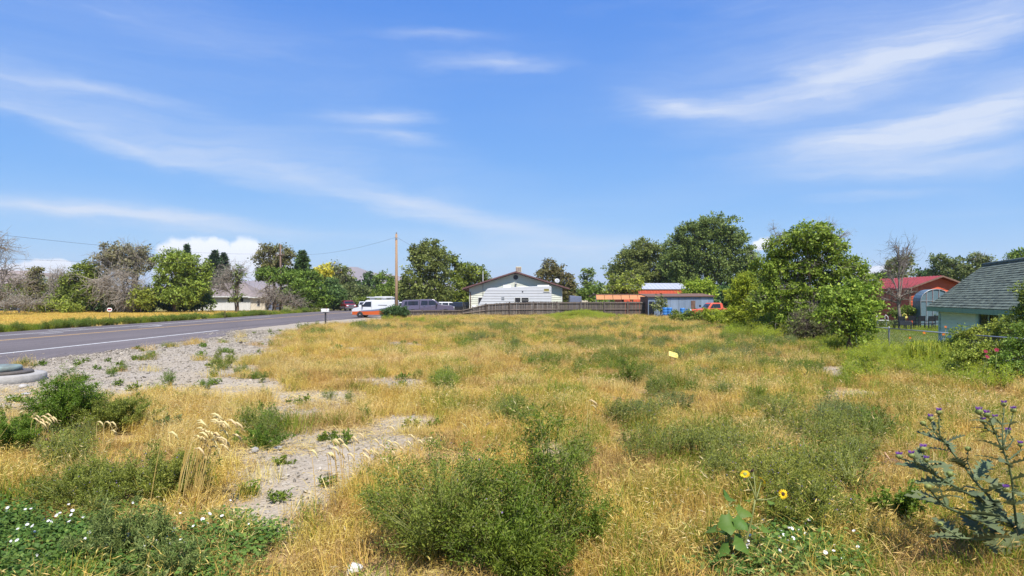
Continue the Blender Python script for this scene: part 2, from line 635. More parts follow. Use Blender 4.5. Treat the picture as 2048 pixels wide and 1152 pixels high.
mat('bark_grey', (0.18, 0.155, 0.13), rough=0.95, var=0.3, scale=6, bump=0.5, stretch=(1, 1, .25))
mat('twig_grey', (0.28, 0.245, 0.20), rough=0.95, var=0.25, scale=3)
mat('twig_brown', (0.12, 0.09, 0.07), rough=0.95, var=0.3, scale=3)
mat('pole_wood', (0.25, 0.165, 0.10), rough=0.9, var=0.25, scale=5, bump=0.4, stretch=(3, 3, .3))
mat('pole_dark', (0.14, 0.095, 0.07), rough=0.9, var=0.3, scale=5, bump=0.4, stretch=(3, 3, .3))
mat('fence_wood', (0.088, 0.071, 0.060), rough=0.95, var=0.38, scale=4, bump=0.5, stretch=(4, 4, .5))
mat('fence_rail', (0.155, 0.125, 0.105), rough=0.95, var=0.3, scale=4, bump=0.5, stretch=(.5, 4, 4))
mat('wire', (0.09, 0.09, 0.095), rough=0.6, var=0.1)
mat('siding_sage', (0.53, 0.54, 0.45), rough=0.6, var=0.06, scale=3, stretch=(.2, 1, 3))
mat('siding_teal', (0.62, 0.74, 0.57), rough=0.6, var=0.10, scale=3, stretch=(1, .3, 3))
mat('trim_teal', (0.36, 0.54, 0.48), rough=0.6, var=0.1)
mat('trim_green', (0.20, 0.34, 0.22), rough=0.6, var=0.12)
mat('shingle_green', (0.098, 0.120, 0.094), rough=0.92, var=0.42, scale=5, bump=0.6, bscale=90)
mat('roof_maroon', (0.115, 0.055, 0.052), rough=0.7, var=0.15, scale=2)
mat('roof_grey', (0.20, 0.165, 0.155), rough=0.9, var=0.22, scale=2, bump=0.4)
mat('roof_tin', (0.45, 0.46, 0.50), rough=0.45, var=0.07, scale=1.2, metal=0.2)
mat('roof_red', (0.32, 0.058, 0.060), rough=0.5, var=0.08, scale=1.5)
mat('barn_red', (0.55, 0.095, 0.045), rough=0.65, var=0.12, scale=2)
mat('siding_red', (0.50, 0.085, 0.028), rough=0.6, var=0.10, scale=2)
mat('tin_blue', (0.26, 0.32, 0.41), rough=0.5, var=0.16, scale=1.5, metal=0.25, stretch=(3, 3, .3))
mat('rust_brown', (0.15, 0.085, 0.06), rough=0.85, var=0.3, scale=4)
mat('orange_sheet', (0.34, 0.105, 0.012), rough=0.5, var=0.14, scale=2)
mat('white_paint', (0.55, 0.55, 0.53), rough=0.5, var=0.05, scale=2)
mat('white_alu', (0.43, 0.44, 0.46), rough=0.35, var=0.04, scale=1.5)
mat('cream_wall', (0.52, 0.46, 0.36), rough=0.8, var=0.07, scale=2)
mat('white_wall', (0.42, 0.41, 0.37), rough=0.8, var=0.06, scale=2)
mat('beige_metal', (0.52, 0.44, 0.28), rough=0.6, var=0.1)
mat('dark_metal', (0.035, 0.035, 0.04), rough=0.5, var=0.15)
mat('grey_metal', (0.28, 0.29, 0.30), rough=0.45, var=0.12, metal=0.5)
mat('galvanised', (0.42, 0.43, 0.44), rough=0.4, var=0.15, metal=0.7)
mat('chair_black', (0.020, 0.023, 0.030), rough=0.45, var=0.15)
glassmat('glass_dark', (0.016, 0.018, 0.022))
glassmat('glass_blue', (0.09, 0.16, 0.26), 0.12)
glassmat('glass_amber', (0.22, 0.19, 0.06), 0.2)
glassmat('glass_house', (0.095, 0.145, 0.17), 0.3)
mat('car_white', (0.54, 0.55, 0.57), rough=0.22, var=0.02, spec=0.6)
mat('car_orange', (0.46, 0.085, 0.012), rough=0.25, var=0.03, spec=0.6)
mat('car_dark', (0.090, 0.078, 0.120), rough=0.18, var=0.04, spec=0.7)
mat('car_red', (0.20, 0.018, 0.022), rough=0.2, var=0.04, spec=0.6)
mat('car_old_red', (0.52, 0.075, 0.035), rough=0.45, var=0.14, scale=3)
mat('car_silver', (0.36, 0.36, 0.38), rough=0.3, var=0.03, metal=0.4)
mat('car_black', (0.02, 0.022, 0.026), rough=0.2, var=0.04, spec=0.6)
mat('chrome', (0.62, 0.63, 0.65), rough=0.15, var=0.03, metal=0.9)
mat('lamp_glass', (0.70, 0.72, 0.74), rough=0.1, var=0.03, spec=0.7)
mat('tyre', (0.022, 0.022, 0.022), rough=0.85, var=0.2)
mat('barrel_blue', (0.035, 0.16, 0.42), rough=0.4, var=0.08)
mat('sign_white', (0.75, 0.74, 0.72), rough=0.5, var=0.04)
mat('sign_red', (0.30, 0.015, 0.025), rough=0.5, var=0.05)
mat('sign_yellow', (0.72, 0.62, 0.16), rough=0.6, var=0.06)
mat('sign_print', (0.20, 0.21, 0.06), rough=0.7, var=0.1)
mat('tarp_blue', (0.13, 0.15, 0.22), rough=0.6, var=0.1)
mat('hill_rock', (0.27, 0.20, 0.17), rough=1.0, var=0.22, scale=0.004)
mat('dead_wood', (0.17, 0.10, 0.055), rough=0.95, var=0.35, scale=9)

leafmat('leaf_green', (0.062, 0.095, 0.013), (0.145, 0.195, 0.028), (0.215, 0.25, 0.042), gain=1.5)
leafmat('leaf_bright', (0.115, 0.150, 0.020), (0.225, 0.265, 0.036), (0.30, 0.32, 0.055), gain=1.35)
leafmat('leaf_yellow', (0.25, 0.24, 0.025), (0.42, 0.36, 0.04), (0.50, 0.42, 0.06), gain=1.75)
leafmat('leaf_olive', (0.060, 0.078, 0.024), (0.125, 0.150, 0.048), (0.18, 0.17, 0.07), gain=1.75)
leafmat('leaf_elm', (0.066, 0.090, 0.020), (0.138, 0.165, 0.040), (0.19, 0.21, 0.06), gain=1.65)
leafmat('leaf_brownish', (0.075, 0.066, 0.026), (0.12, 0.12, 0.035), (0.17, 0.12, 0.06), gain=1.75)
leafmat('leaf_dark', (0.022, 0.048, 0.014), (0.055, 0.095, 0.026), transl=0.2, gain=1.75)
leafmat('needle', (0.020, 0.042, 0.020), (0.050, 0.085, 0.036), transl=0.1, gain=1.75)
leafmat('needle_green', (0.030, 0.062, 0.016), (0.075, 0.12, 0.03), transl=0.15, gain=1.75)
leafmat('leaf_lime', (0.17, 0.22, 0.020), (0.30, 0.35, 0.032), (0.39, 0.42, 0.055), transl=0.45, gain=1.35)
leafmat('leaf_greyed', (0.15, 0.15, 0.075), (0.23, 0.22, 0.115), (0.30, 0.27, 0.16), transl=0.3, gain=1.25)

leafmat('leaf_elder', (0.095, 0.14, 0.017), (0.19, 0.25, 0.031), (0.27, 0.305, 0.046), gain=1.5)
leafmat('dry_gold', (0.49, 0.335, 0.062), (0.66, 0.485, 0.115), (0.75, 0.59, 0.18), transl=0.32, rough=0.6)
leafmat('dry_pale', (0.52, 0.375, 0.105), (0.67, 0.52, 0.185), (0.75, 0.62, 0.29), transl=0.30, rough=0.6)
leafmat('dry_brown', (0.33, 0.215, 0.070), (0.50, 0.345, 0.11), (0.60, 0.44, 0.17), transl=0.28, rough=0.7)
leafmat('rye_head', (0.60, 0.47, 0.21), (0.72, 0.60, 0.33), transl=0.35)
leafmat('grass_green', (0.14, 0.20, 0.018), (0.27, 0.34, 0.032), (0.41, 0.40, 0.06), transl=0.45)
leafmat('weed_olive', (0.15, 0.175, 0.026), (0.29, 0.315, 0.048), (0.40, 0.39, 0.085), transl=0.45)
leafmat('weed_blue', (0.12, 0.165, 0.045), (0.215, 0.265, 0.072), (0.31, 0.345, 0.105), transl=0.4)
leafmat('weed_centre', (0.135, 0.195, 0.028), (0.27, 0.345, 0.052), (0.38, 0.43, 0.09), transl=0.5)
leafmat('weed_green', (0.095, 0.155, 0.016), (0.19, 0.275, 0.030), (0.285, 0.35, 0.05), transl=0.45)
leafmat('weed_lime', (0.29, 0.36, 0.018), (0.45, 0.51, 0.030), (0.55, 0.57, 0.06), transl=0.45)
leafmat('bindweed', (0.075, 0.145, 0.026), (0.16, 0.255, 0.045), (0.24, 0.32, 0.07), transl=0.4)
leafmat('stem_green', (0.14, 0.17, 0.05), (0.24, 0.26, 0.09), transl=0.1)
leafmat('stem_red', (0.22, 0.12, 0.05), (0.33, 0.20, 0.08), transl=0.1)
leafmat('purple_bud', (0.15, 0.10, 0.22), (0.26, 0.20, 0.36), transl=0.3)
leafmat('petal_white', (0.74, 0.72, 0.72), (0.82, 0.80, 0.80), transl=0.35)
leafmat('petal_yellow', (0.74, 0.48, 0.015), (0.82, 0.60, 0.03), transl=0.35)
leafmat('petal_purple', (0.19, 0.06, 0.36), (0.30, 0.12, 0.50), transl=0.3)
leafmat('petal_orange', (0.60, 0.13, 0.012), (0.75, 0.22, 0.02), transl=0.3)
leafmat('petal_maroon', (0.16, 0.008, 0.030), (0.26, 0.015, 0.05), transl=0.2)
leafmat('thistle_leaf', (0.095, 0.122, 0.055), (0.155, 0.185, 0.085), (0.23, 0.26, 0.13), transl=0.25)
leafmat('thistle_head', (0.17, 0.21, 0.05), (0.27, 0.30, 0.09), transl=0.2)
leafmat('sun_leaf', (0.07, 0.145, 0.022), (0.125, 0.215, 0.036), transl=0.4)
mat('seed_dark', (0.045, 0.022, 0.012), rough=0.9, var=0.3, scale=60)


def ground_material():
    m = bpy.data.materials.new('ground')
    m.use_nodes = True
    n, l = m.node_tree.nodes, m.node_tree.links
    b = n['Principled BSDF']
    b.inputs['Roughness'].default_value = 0.95
    b.inputs['Specular IOR Level'].default_value = 0.15
    g = N(n, 'ShaderNodeNewGeometry')

    def noise(scale, detail=6, rough=0.65, stretch=(1, 1, 1)):
        mp = N(n, 'ShaderNodeMapping'); mp.inputs['Scale'].default_value = stretch
        l.new(g.outputs['Position'], mp.inputs[0])
        t = N(n, 'ShaderNodeTexNoise')
        t.inputs['Scale'].default_value = scale; t.inputs['Detail'].default_value = detail; t.inputs['Roughness'].default_value = rough
        l.new(mp.outputs[0], t.inputs['Vector'])
        return t.outputs['Fac']

    def ramp(fac, stops):
        r = N(n, 'ShaderNodeValToRGB')
        e = r.color_ramp.elements
        e[0].position, e[0].color = stops[0][0], (*stops[0][1], 1)
        e[1].position, e[1].color = stops[-1][0], (*stops[-1][1], 1)
        for p, c in stops[1:-1]:
            k = e.new(p); k.color = (*c, 1)
        l.new(fac, r.inputs[0])
        return r.outputs[0]

    def mixc(f, a, c):
        x = N(n, 'ShaderNodeMix', data_type='RGBA')
        l.new(f, x.inputs['Factor']); l.new(a, x.inputs['A']); l.new(c, x.inputs['B'])
        return x.outputs['Result']

    def attr(nm):
        return N(n, 'ShaderNodeAttribute', attribute_name=nm).outputs['Fac']
    soil = ramp(noise(2.2), [(0.3, (0.20, 0.125, 0.060)), (0.5, (0.30, 0.19, 0.085)), (0.7, (0.38, 0.27, 0.14))])
    v = N(n, 'ShaderNodeTexVoronoi'); v.inputs['Scale'].default_value = 26
    l.new(g.outputs['Position'], v.inputs['Vector'])
    sepv = N(n, 'ShaderNodeSeparateColor'); l.new(v.outputs['Color'], sepv.inputs[0])
    grav = ramp(sepv.outputs[0], [(0.0, (0.16, 0.14, 0.12)), (0.5, (0.27, 0.242, 0.21)), (0.85, (0.36, 0.33, 0.295)), (1.0, (0.45, 0.42, 0.385))])
    dirt = ramp(noise(5.0), [(0.3, (0.28, 0.225, 0.155)), (0.7, (0.40, 0.34, 0.25))])
    grav = mixc(noise(0.9, 5), grav, dirt)
    grav = mixc(attr('dirt'), grav, dirt)
    lawn = ramp(noise(3.0), [(0.3, (0.075, 0.095, 0.022)), (0.7, (0.16, 0.18, 0.04))])
    straw = ramp(noise(0.35, 6, 0.6, (0.18, 1.3, 1)), [(0.32, (0.27, 0.175, 0.075)), (0.5, (0.43, 0.30, 0.115)), (0.68, (0.58, 0.45, 0.18))])
    c = mixc(attr('gravel'), soil, grav)
    c = mixc(attr('lawn'), c, lawn)
    c = mixc(attr('field'), c, straw)
    l.new(c, b.inputs['Base Color'])
    bp = N(n, 'ShaderNodeBump'); bp.inputs['Strength'].default_value = 0.6; bp.inputs['Distance'].default_value = 0.03
    l.new(v.outputs['Distance'], bp.inputs['Height'])
    l.new(bp.outputs[0], b.inputs['Normal'])
    MATS['ground'] = m


ground_material()

# ------------------------------------------------------------------ where things grow (all on the ground plane)
ROAD_R, ROAD_L = -17.2, -33.4


def to_px(X, D):
    D = np.maximum(D, 0.5)
    return 1024 + X / D * F, HZ + H * F / D


def blob(px, py, cx, cy, rx, ry):
    return np.clip(1.4 - 1.4 * np.sqrt(((px - cx) / rx) ** 2 + ((py - cy) / ry) ** 2), 0, 1)


def gravel_w(X, D):
    n = fbm2(X, D, 1.6, 11)
    edge = np.interp(D, [0, 11, 14, 17.6, 23.4, 30, 42, 56, 80, 100], [-8.4, -8.4, -8.2, -7.7, -8.5, -10.6, -14.0, -15.6, -10.5, -8])
    w = np.clip((edge + (n - .5) * 2.2 - X) / 0.9, 0, 1)
    w = np.where(X < ROAD_L, 0, w)
    px, py = to_px(X, D)
    n2 = fbm2(X, D, 0.55, 5)
    d = np.zeros_like(X)
    for c in [(600, 950, 240, 120), (700, 890, 240, 60), (530, 1030, 120, 80), (795, 768, 95, 20), (450, 778, 200, 40), (620, 800, 190, 32), (560, 830, 120, 26),
              (690, 700, 60, 9), (800, 690, 60, 8), (800, 845, 120, 22), (1700, 790, 110, 16), (1640, 745, 130, 14), (1100, 905, 70, 26), (420, 740, 160, 22),
              (700, 1150, 90, 30), (0, 905, 60, 14), (930, 1160, 200, 26)]:
        d = np.maximum(d, blob(px, py, *c))
    d = np.where(D < 60, d, 0)
    return np.maximum(w, np.clip(d * 2.1 - n2 * 0.9, 0, 1))


def lawn_w(X, D):
    w = np.clip((X - 14.6) / 0.5, 0, 1) * (D < 130)
    w = np.maximum(w, np.clip((D - 84) / 2, 0, 1) * np.clip((X + 6) / 3, 0, 1) * 0.8)
    w = np.maximum(w, np.clip((D - 110) / 30, 0, 1) * 0.85)
    w = np.maximum(w, np.where(X < ROAD_L - 30, 0.6, 0))
    return w


def field_w(X, D):
    return np.clip((ROAD_L - X) / 1.2, 0, 1) * np.clip((112 - D) / 6, 0, 1)


def gz(X, D):
    b = (fbm2(X, D, 2.6, 2) - .5) * 0.16 + (fbm2(X, D, 0.7, 9) - .5) * 0.05
    k = np.clip((np.abs(D - 30) < 55), 0, 1) * np.clip((X + 15.5) / 3, 0, 1)
    k = k * np.clip((76 - D) / 8, 0, 1)
    return b * k - np.where((X < -15.5) & (X > -35), 0.03, 0)


def axis(parts):
    return np.unique(np.round(np.concatenate(parts), 3))


def build_ground():
    xs = axis([-np.geomspace(45, 6500, 26), np.arange(-45, 30, 0.3), np.geomspace(30, 6500, 30)])
    ys = axis([-np.geomspace(1, 3000, 12), np.arange(0, 62, 0.3), np.arange(62, 140, 1.0), np.geomspace(140, 6800, 26)])
    X, Y = np.meshgrid(xs, ys)
    x, y = X.ravel(), Y.ravel()
    z = gz(x, y)
    nx, ny = len(xs), len(ys)
    i = (np.arange(ny - 1)[:, None] * nx + np.arange(nx - 1)[None]).ravel()
    f = np.stack([i, i + 1, i + nx + 1, i + nx], 1)
    me = mesh_np('ground', np.stack([x, y, z], 1), [(f, 0)], ['ground'], smooth=True)
    for nm, w in (('gravel', gravel_w(x, y)), ('dirt', np.clip((x + 10.0) / 1.5, 0, .45)), ('lawn', lawn_w(x, y)), ('field', field_w(x, y))):
        a = me.attributes.new(nm, 'FLOAT', 'POINT')
        a.data.foreach_set('value', w.astype(np.float32))
    o = link(me, 'ground')
    tag(o, 'dry weedy vacant lot of soil, gravel and straw', kind='structure')


build_ground()


def build_road():
    ys = list(np.arange(-40, 300, 1.0))
    L, Rr, B = [], [], []
    prng = random.Random(3)
    for y in ys:
        wob = 0.12 * math.sin(y * .7) + 0.1 * math.sin(y * 1.9 + 1) + prng.uniform(-.06, .06)
        xr = ROAD_R + wob + (0.0 if y < 38 else -min((y - 38) * .30, 2.6) * (1 if y < 62 else max(0, 1 - (y - 62) / 14)))
        L.append((ROAD_L + 0.1 * math.sin(y * .5) - 0.0, y, 0.02)); Rr.append((xr, y, 0.02)); B.append((xr + 0.14, y, -0.06))
    m = MB()
    for i in range(len(ys) - 1):
        m.face([L[i], Rr[i], Rr[i + 1], L[i + 1]])
        m.face([Rr[i], B[i], B[i + 1], Rr[i + 1]])
        a, b = L[i], L[i + 1]
        m.face([(a[0] - .14, a[1], -.06), a, b, (b[0] - .14, b[1], -.06)])
    o = m.build('road', 'asphalt')
    tag(o, 'grey asphalt road running past the vacant lot', kind='structure')

    def line(x, y0, y1, w, mt, nm):
        q = MB()
        y = y0
        while y < y1:
            e = min(y + 2, y1)
            q.face([(x - w / 2, y, 0.025), (x + w / 2, y, 0.025), (x + w / 2, e, 0.025), (x - w / 2, e, 0.025)])
            y = e
        tag(q.build(nm, mt, o), None)
    line(-20.35, -40, 45, 0.20, 'paint_white', 'edge_line')
    line(-26.9, -40, 290, 0.22, 'paint_yellow', 'centre_line')
    line(-30.45, -40, 82, 0.16, 'paint_white', 'lane_line')
    # worn arrow on the far lane
    q = MB()
    for pts in ([(-28.9, 50.2), (-28.75, 50.2), (-28.75, 52.4), (-28.9, 52.4)], [(-29.15, 52.4), (-28.5, 52.4), (-28.82, 53.7)],
                [(-29.3, 40.2), (-29.15, 40.2), (-29.15, 42.3), (-29.3, 42.3)], [(-32.2, 45), (-32.05, 45), (-32.05, 49), (-32.2, 49)]):
        q.face([(a, b, 0.026) for a, b in pts])
    q.build('lane_arrow', 'paint_white', o)


build_road()


def build_hills():
    prof = [(300, 574), (420, 566), (520, 560), (600, 556), (650, 545), (678, 536), (700, 533.5), (716, 535), (735, 542), (752, 545), (775, 547), (800, 552), (850, 562), (900, 570), (1000, 578), (1150, 584), (1500, 588), (2200, 590)]
    D = 4200.0
    xs = np.linspace(gx(250, D), gx(2250, D), 220)
    hh = np.interp((xs / D * F + 1024), [p[0] for p in prof], [H - (p[1] - HZ) / F * D for p in prof])
    rows = []
    for k, (dd, s) in enumerate([(-1500, 0.0), (-1000, .30), (-600, .55), (-250, .82), (0, 1.0), (350, .8), (900, .4), (1500, 0.0)]):
        n = (fbm2(xs, np.full_like(xs, dd * 1.7), 260, 4 + k) - .5) * 70 * (s > 0) * (0.25 if k == 4 else 1)
        rows.append(np.stack([xs, np.full_like(xs, D + dd), np.maximum(hh * s + n * s * .8, -5)], 1))
    V = np.concatenate(rows)
    nx = len(xs)
    i = (np.arange(len(rows) - 1)[:, None] * nx + np.arange(nx - 1)[None]).ravel()
    f = np.stack([i, i + 1, i + nx + 1, i + nx], 1)
    o = link(mesh_np('hills', V, [(f, 0)], ['hill_rock'], smooth=True), 'hills')
    tag(o, 'bare brown mountain ridge on the horizon', kind='structure')


build_hills()
# ------------------------------------------------------------------ buildings and fences
Zv = Vector((0, 0, 1))


def lap_siding(parent, O, U, Nn, span, z0, z1, step, mt, name='plank', proud=0.03):
    """horizontal boards, each its own part; span(z) -> (u0, u1)"""
    O, U, Nn = Vector(O), Vector(U).normalized(), Vector(Nn).normalized()
    z = z0
    while z < z1 - 0.02:
        t = min(z + step, z1)
        a0, a1 = span(z)
        b0, b1 = span(t)
        if a1 - a0 < 0.1:
            break
        if b1 - b0 < 0.02:
            b0 = b1 = (b0 + b1) / 2; b1 += 0.02
        m = MB()
        q = [O + U * a0 + Zv * z, O + U * a1 + Zv * z, O + U * b1 + Zv * t, O + U * b0 + Zv * t]
        f = [q[0] + Nn * proud, q[1] + Nn * proud, q[2] + Nn * 0.006, q[3] + Nn * 0.006]
        m.face(f); m.face([q[1], q[0], f[0], f[1]][::-1]); m.face([q[2], q[3], f[3], f[2]][::-1])
        m.face([q[0], q[3], f[3], f[0]][::-1]); m.face([q[1], q[2], f[2], f[1]]); m.face(q[::-1])
        m.build(name, mt, parent, local=False)
        z = t


def wall_prism(parent, O, U, Nn, outline, thick, mt, name='wall'):
    O, U, Nn = Vector(O), Vector(U).normalized(), Vector(Nn).normalized()
    return MB().prism([O + U * u + Zv * z for u, z in outline], -Nn * thick).build(name, mt, parent, local=False)


def flat_on(O, U, Nn, u0, u1, z0, z1, off0, off1):
    """box lying on a wall, from off0 to off1 in front of it"""
    O, U, Nn = Vector(O), Vector(U).normalized(), Vector(Nn).normalized()
    return MB().prism([O + U * u + Zv * z + Nn * off0 for u, z in ((u0, z0), (u1, z0), (u1, z1), (u0, z1))], Nn * (off1 - off0))


def window(parent, O, U, Nn, u0, u1, z0, z1, fr='white_paint', gl='glass_dark', bar=False, off=0.0):
    w = flat_on(O, U, Nn, u0, u1, z0, z1, off + 0.0, off + 0.02).build('window', gl, parent, local=False)
    f = MB()
    t = 0.07
    for a, b, c, d in ((u0 - t, u1 + t, z1, z1 + t), (u0 - t, u1 + t, z0 - t, z0), (u0 - t, u0, z0, z1), (u1, u1 + t, z0, z1)):
        k = flat_on(O, U, Nn, a, b, c, d, off, off + 0.06)
        n0 = len(f.v); f.v += k.v; f.f += [tuple(i + n0 for i in q) for q in k.f]; f.m += k.m; f.sm += k.sm
    if bar:
        k = flat_on(O, U, Nn, (u0 + u1) / 2 - .03, (u0 + u1) / 2 + .03, z0, z1, off + 0.021, off + 0.05)
        n0 = len(f.v); f.v += k.v; f.f += [tuple(i + n0 for i in q) for q in k.f]; f.m += k.m; f.sm += k.sm
    f.build('frame', fr, w, local=False)
    return w


def gable_roof(parent, O, U, Nn, half, ztip, zr, y0, y1, thick, mt, trim=None):
    """two slabs; U across the gable, Nn out of the gable; runs from y0 in front of O to y1 behind it"""
    O, U, Nn = Vector(O), Vector(U).normalized(), Vector(Nn).normalized()
    roof = None
    for s in (-1, 1):
        a = O + U * (s * half) + Zv * ztip + Nn * y0
        r = O + Zv * zr + Nn * y0
        r2 = O + Zv * (zr - thick * 1.05) + Nn * y0
        m = MB().prism([a, r, r2, a - Zv * thick], -Nn * (y0 + y1))
        o = m.build('roof', mt, parent, local=False)
        if trim:
            d = 0.03
            MB().prism([a + Nn * d + Zv * .02, r + Nn * d + Zv * .02, r2 + Nn * d - Zv * .02, a - Zv * (thick + .02) + Nn * d], Nn * 0.03).build('fascia', trim, o, local=False)
        roof = o
    return roof


def build_centre_house():
    D = 94.0
    xc = gx(1031.5, D)
    hw, half = 6.65, 7.72
    zr, zt = 6.18, 3.74
    e = thing('house', 'sage sided ranch house with a wide maroon gable roof behind the white trailer', 'house', (xc, D, 0))
    O, U, Nn = (xc, D, 0), (1, 0, 0), (0, -1, 0)
    sl = (zr - zt) / half
    zw = zt + (half - hw) * sl - 0.24
    wall_prism(e, (xc, D + .02, 0), U, Nn, [(-hw, 0), (hw, 0), (hw, zw), (0, zr - .26), (-hw, zw)], 14, 'siding_sage')

    def span(z):
        if z <= zw: return -hw, hw
        k = (zr - .26 - z) / (zr - .26 - zw) * hw
        return -max(k, 0), max(k, 0)
    lap_siding(e, O, U, Nn, span, 0.05, zr - .3, 0.30, 'siding_sage', proud=.05)
    gable_roof(e, O, U, Nn, half, zt, zr, 0.78, 14.8, 0.17, 'roof_maroon', 'roof_maroon')
    for s in (-1, 1):
        flat_on(O, U, Nn, s * hw - .07, s * hw + .07, 0, zw, 0.052, 0.08).build('corner_trim', 'white_paint', e, local=False)
    v = MB().lathe([(0.36, 0), (0.36, -0.06), (0.30, -0.07)], 20, 0, (xc, D - .052, 5.34), 'y').build('gable_vent', 'dark_metal', e, local=False)
    MB().lathe([(0.42, 0), (0.42, -0.05), (0.365, -0.05)], 20, 0, (xc, D - .051, 5.34), 'y').build('vent_ring', 'white_paint', v, local=False)
    lm = MB().box((xc - .1, D - .35, 4.45), (xc + .1, D - .03, 4.58)).build('lamp_bracket', 'grey_metal', e, local=False)
    MB().lathe([(0.12, 0), (0.17, .12), (0.1, .25)], 10, 0, (xc, D - .3, 4.22)).build('lamp_shade', 'grey_metal', lm, local=False)
    ds = MB()
    ds.tube([(xc - half + .25, D - .5, zt - .2), (xc - hw + .1, D - .12, zt - .6), (xc - hw + .1, D - .12, .1)], .075, 6)
    ds.build('downspout', 'rust_brown', e, local=False)
    cx = gx(966, D)
    MB().tube([(cx, D - .1, .4), (cx, D - .1, 6.2)], .05, 6).build('conduit', 'grey_metal', e, local=False)
    window(e, O, U, Nn, -5.4, -4.3, 1.3, 2.4, off=0.052)
    # roof gear: things of their own
    c = thing('swamp_cooler', 'beige box cooler with slotted sides on the ridge of the sage house', 'cooler', (gx(1037, 97), 97, zr - .1))
    x, y, z = c.location
    MB().box((x - .42, y - .42, z + .12), (x + .42, y + .42, z + .92)).build('casing', 'beige_metal', c, local=False, bevel=.03)
    for k in range(3):
        MB().box((x - .36 + k * .25, y - .45, z + .25), (x - .16 + k * .25, y - .425, z + .82)).build('louver', 'roof_grey', c, local=False)
    for sx in (-1, 1):
        for sy in (-1, 1):
            MB().box((x + sx * .36 - .03, y + sy * .36 - .03, z - .2), (x + sx * .36 + .03, y + sy * .36 + .03, z + .12)).build('leg', 'grey_metal', c, local=False)
    c = thing('satellite_dish', 'white satellite dish on the roof edge of the sage house', 'dish', at(1112, 570, 94))
    p = at(1114, 562, 93.5)
    d = MB()
    d.lathe([(0.02, .0), (.25, -.02), (.42, -.08), (.44, -.09), (.25, -.05), (.02, -.03)], 20, 0, (0, 0, 0), 'y')
    rot = Euler((R(-12), 0, R(25))).to_matrix()
    d.v = [tuple(p + rot @ Vector((a[0], a[1], a[2] * .8))) for a in d.v]
    d.build('reflector', 'white_alu', c, local=False)
    MB().tube([p + Vector((0, 0, -.1)), p + Vector((.05, -.5, .05))], .03, 6).build('feed_arm', 'dark_metal', c, local=False)
    MB().tube([c.location - Vector((0, 0, .1)), p + Vector((0, .1, -.05))], .035, 6).build('mast', 'grey_metal', c, local=False)


build_centre_house()


def build_trailer():
    D = 88.0
    e = thing('travel_trailer', 'white travel trailer with corrugated sides parked behind the wooden fence', 'trailer', (gx(1035, D), D, 0))
    prof = [(953, 622), (957, 610), (963, 599), (972, 580.5), (975.5, 577), (982, 575.8), (1099, 571.8), (1103, 573.5), (1103.5, 622)]
    pts = [at(a, b, D) for a, b in prof]
    b = MB().prism(pts, (0, 2.5, 0)).build('body', 'white_alu', e, local=False, bevel=.05)
    # corrugated flank: shallow horizontal ribs, one panel each
    zt = pts[6].z
    z = 0.75

    def xl(z):
        zz = [p.z for p in pts[:6]]; xx = [p.x for p in pts[:6]]
        return float(np.interp(z, zz, xx)) + .06
    xr = pts[7].x - .06
    while z < zt - .35:
        t = z + 0.36
        m = MB()
        m.face([(xl(z), D - .008, z), (xr, D - .008, z), (xr, D - .04, z + .05), (xl(z + .05), D - .04, z + .05)])
        m.face([(xl(z + .05), D - .04, z + .05), (xr, D - .04, z + .05), (xr, D - .008, t), (xl(t), D - .008, t)])
        m.build('panel', 'white_alu', e, local=False)
        z = t
    O = (0, D, 0); U = (1, 0, 0); Nn = (0, -1, 0)

    def win(p0, q0, p1, q1, gl):
        a, c = at(p0, q1, D), at(p1, q0, D)
        window(e, O, U, Nn, a.x, c.x, a.z, c.z, 'white_paint', gl, off=0.05)
    win(1030, 595.5, 1041, 604.5, 'glass_dark'); win(1043, 595.5, 1057, 599.4, 'glass_dark'); win(1043, 600.6, 1057, 605, 'glass_dark')
    win(1088, 577.5, 1098, 583, 'glass_amber')
    a = at(1003, 599, D)
    MB().box((a.x, D - .09, a.z), (a.x + .38, D - .03, a.z + .36)).build('vent', 'grey_metal', e, local=False)
    a = at(1044, 583, D)
    MB().box((a.x, D - .09, a.z - .08), (a.x + .16, D - .03, a.z + .08)).build('marker_lamp', 'dark_metal', e, local=False)
    for p0, p1, hh in ((1006, 1022, .36), (1040, 1046, .12), (1075, 1099, .2)):
        z0 = float(np.interp(p0, [982, 1099], [pts[5].z, pts[6].z]))
        MB().box((gx(p0, D), D + .8, z0 - .05), (gx(p1, D), D + 1.7, z0 + hh)).build('roof_unit', 'white_paint', e, local=False, bevel=.06)
    for px in (1040, 1053):
        MB().lathe([(.36, 0), (.38, .05), (.38, .2), (.36, .25)], 18, 0, (gx(px, D), D + .05, .38), 'y').build('wheel', 'tyre', e, local=False)
    MB().tube([at(955, 618, D) + Vector((0, 1.2, 0)), at(938, 624, D) + Vector((0, 1.2, 0))], .06, 6).build('drawbar', 'dark_metal', e, local=False)
    t = MB().lathe([(.02, -.3), (.2, -.27), (.24, 0), (.2, .27), (.02, .3)], 12, 0, tuple(at(950, 613.5, D) + Vector((-.2, 1, 0))), 'x').build('gas_bottle', 'white_paint', e, local=False)


build_trailer()


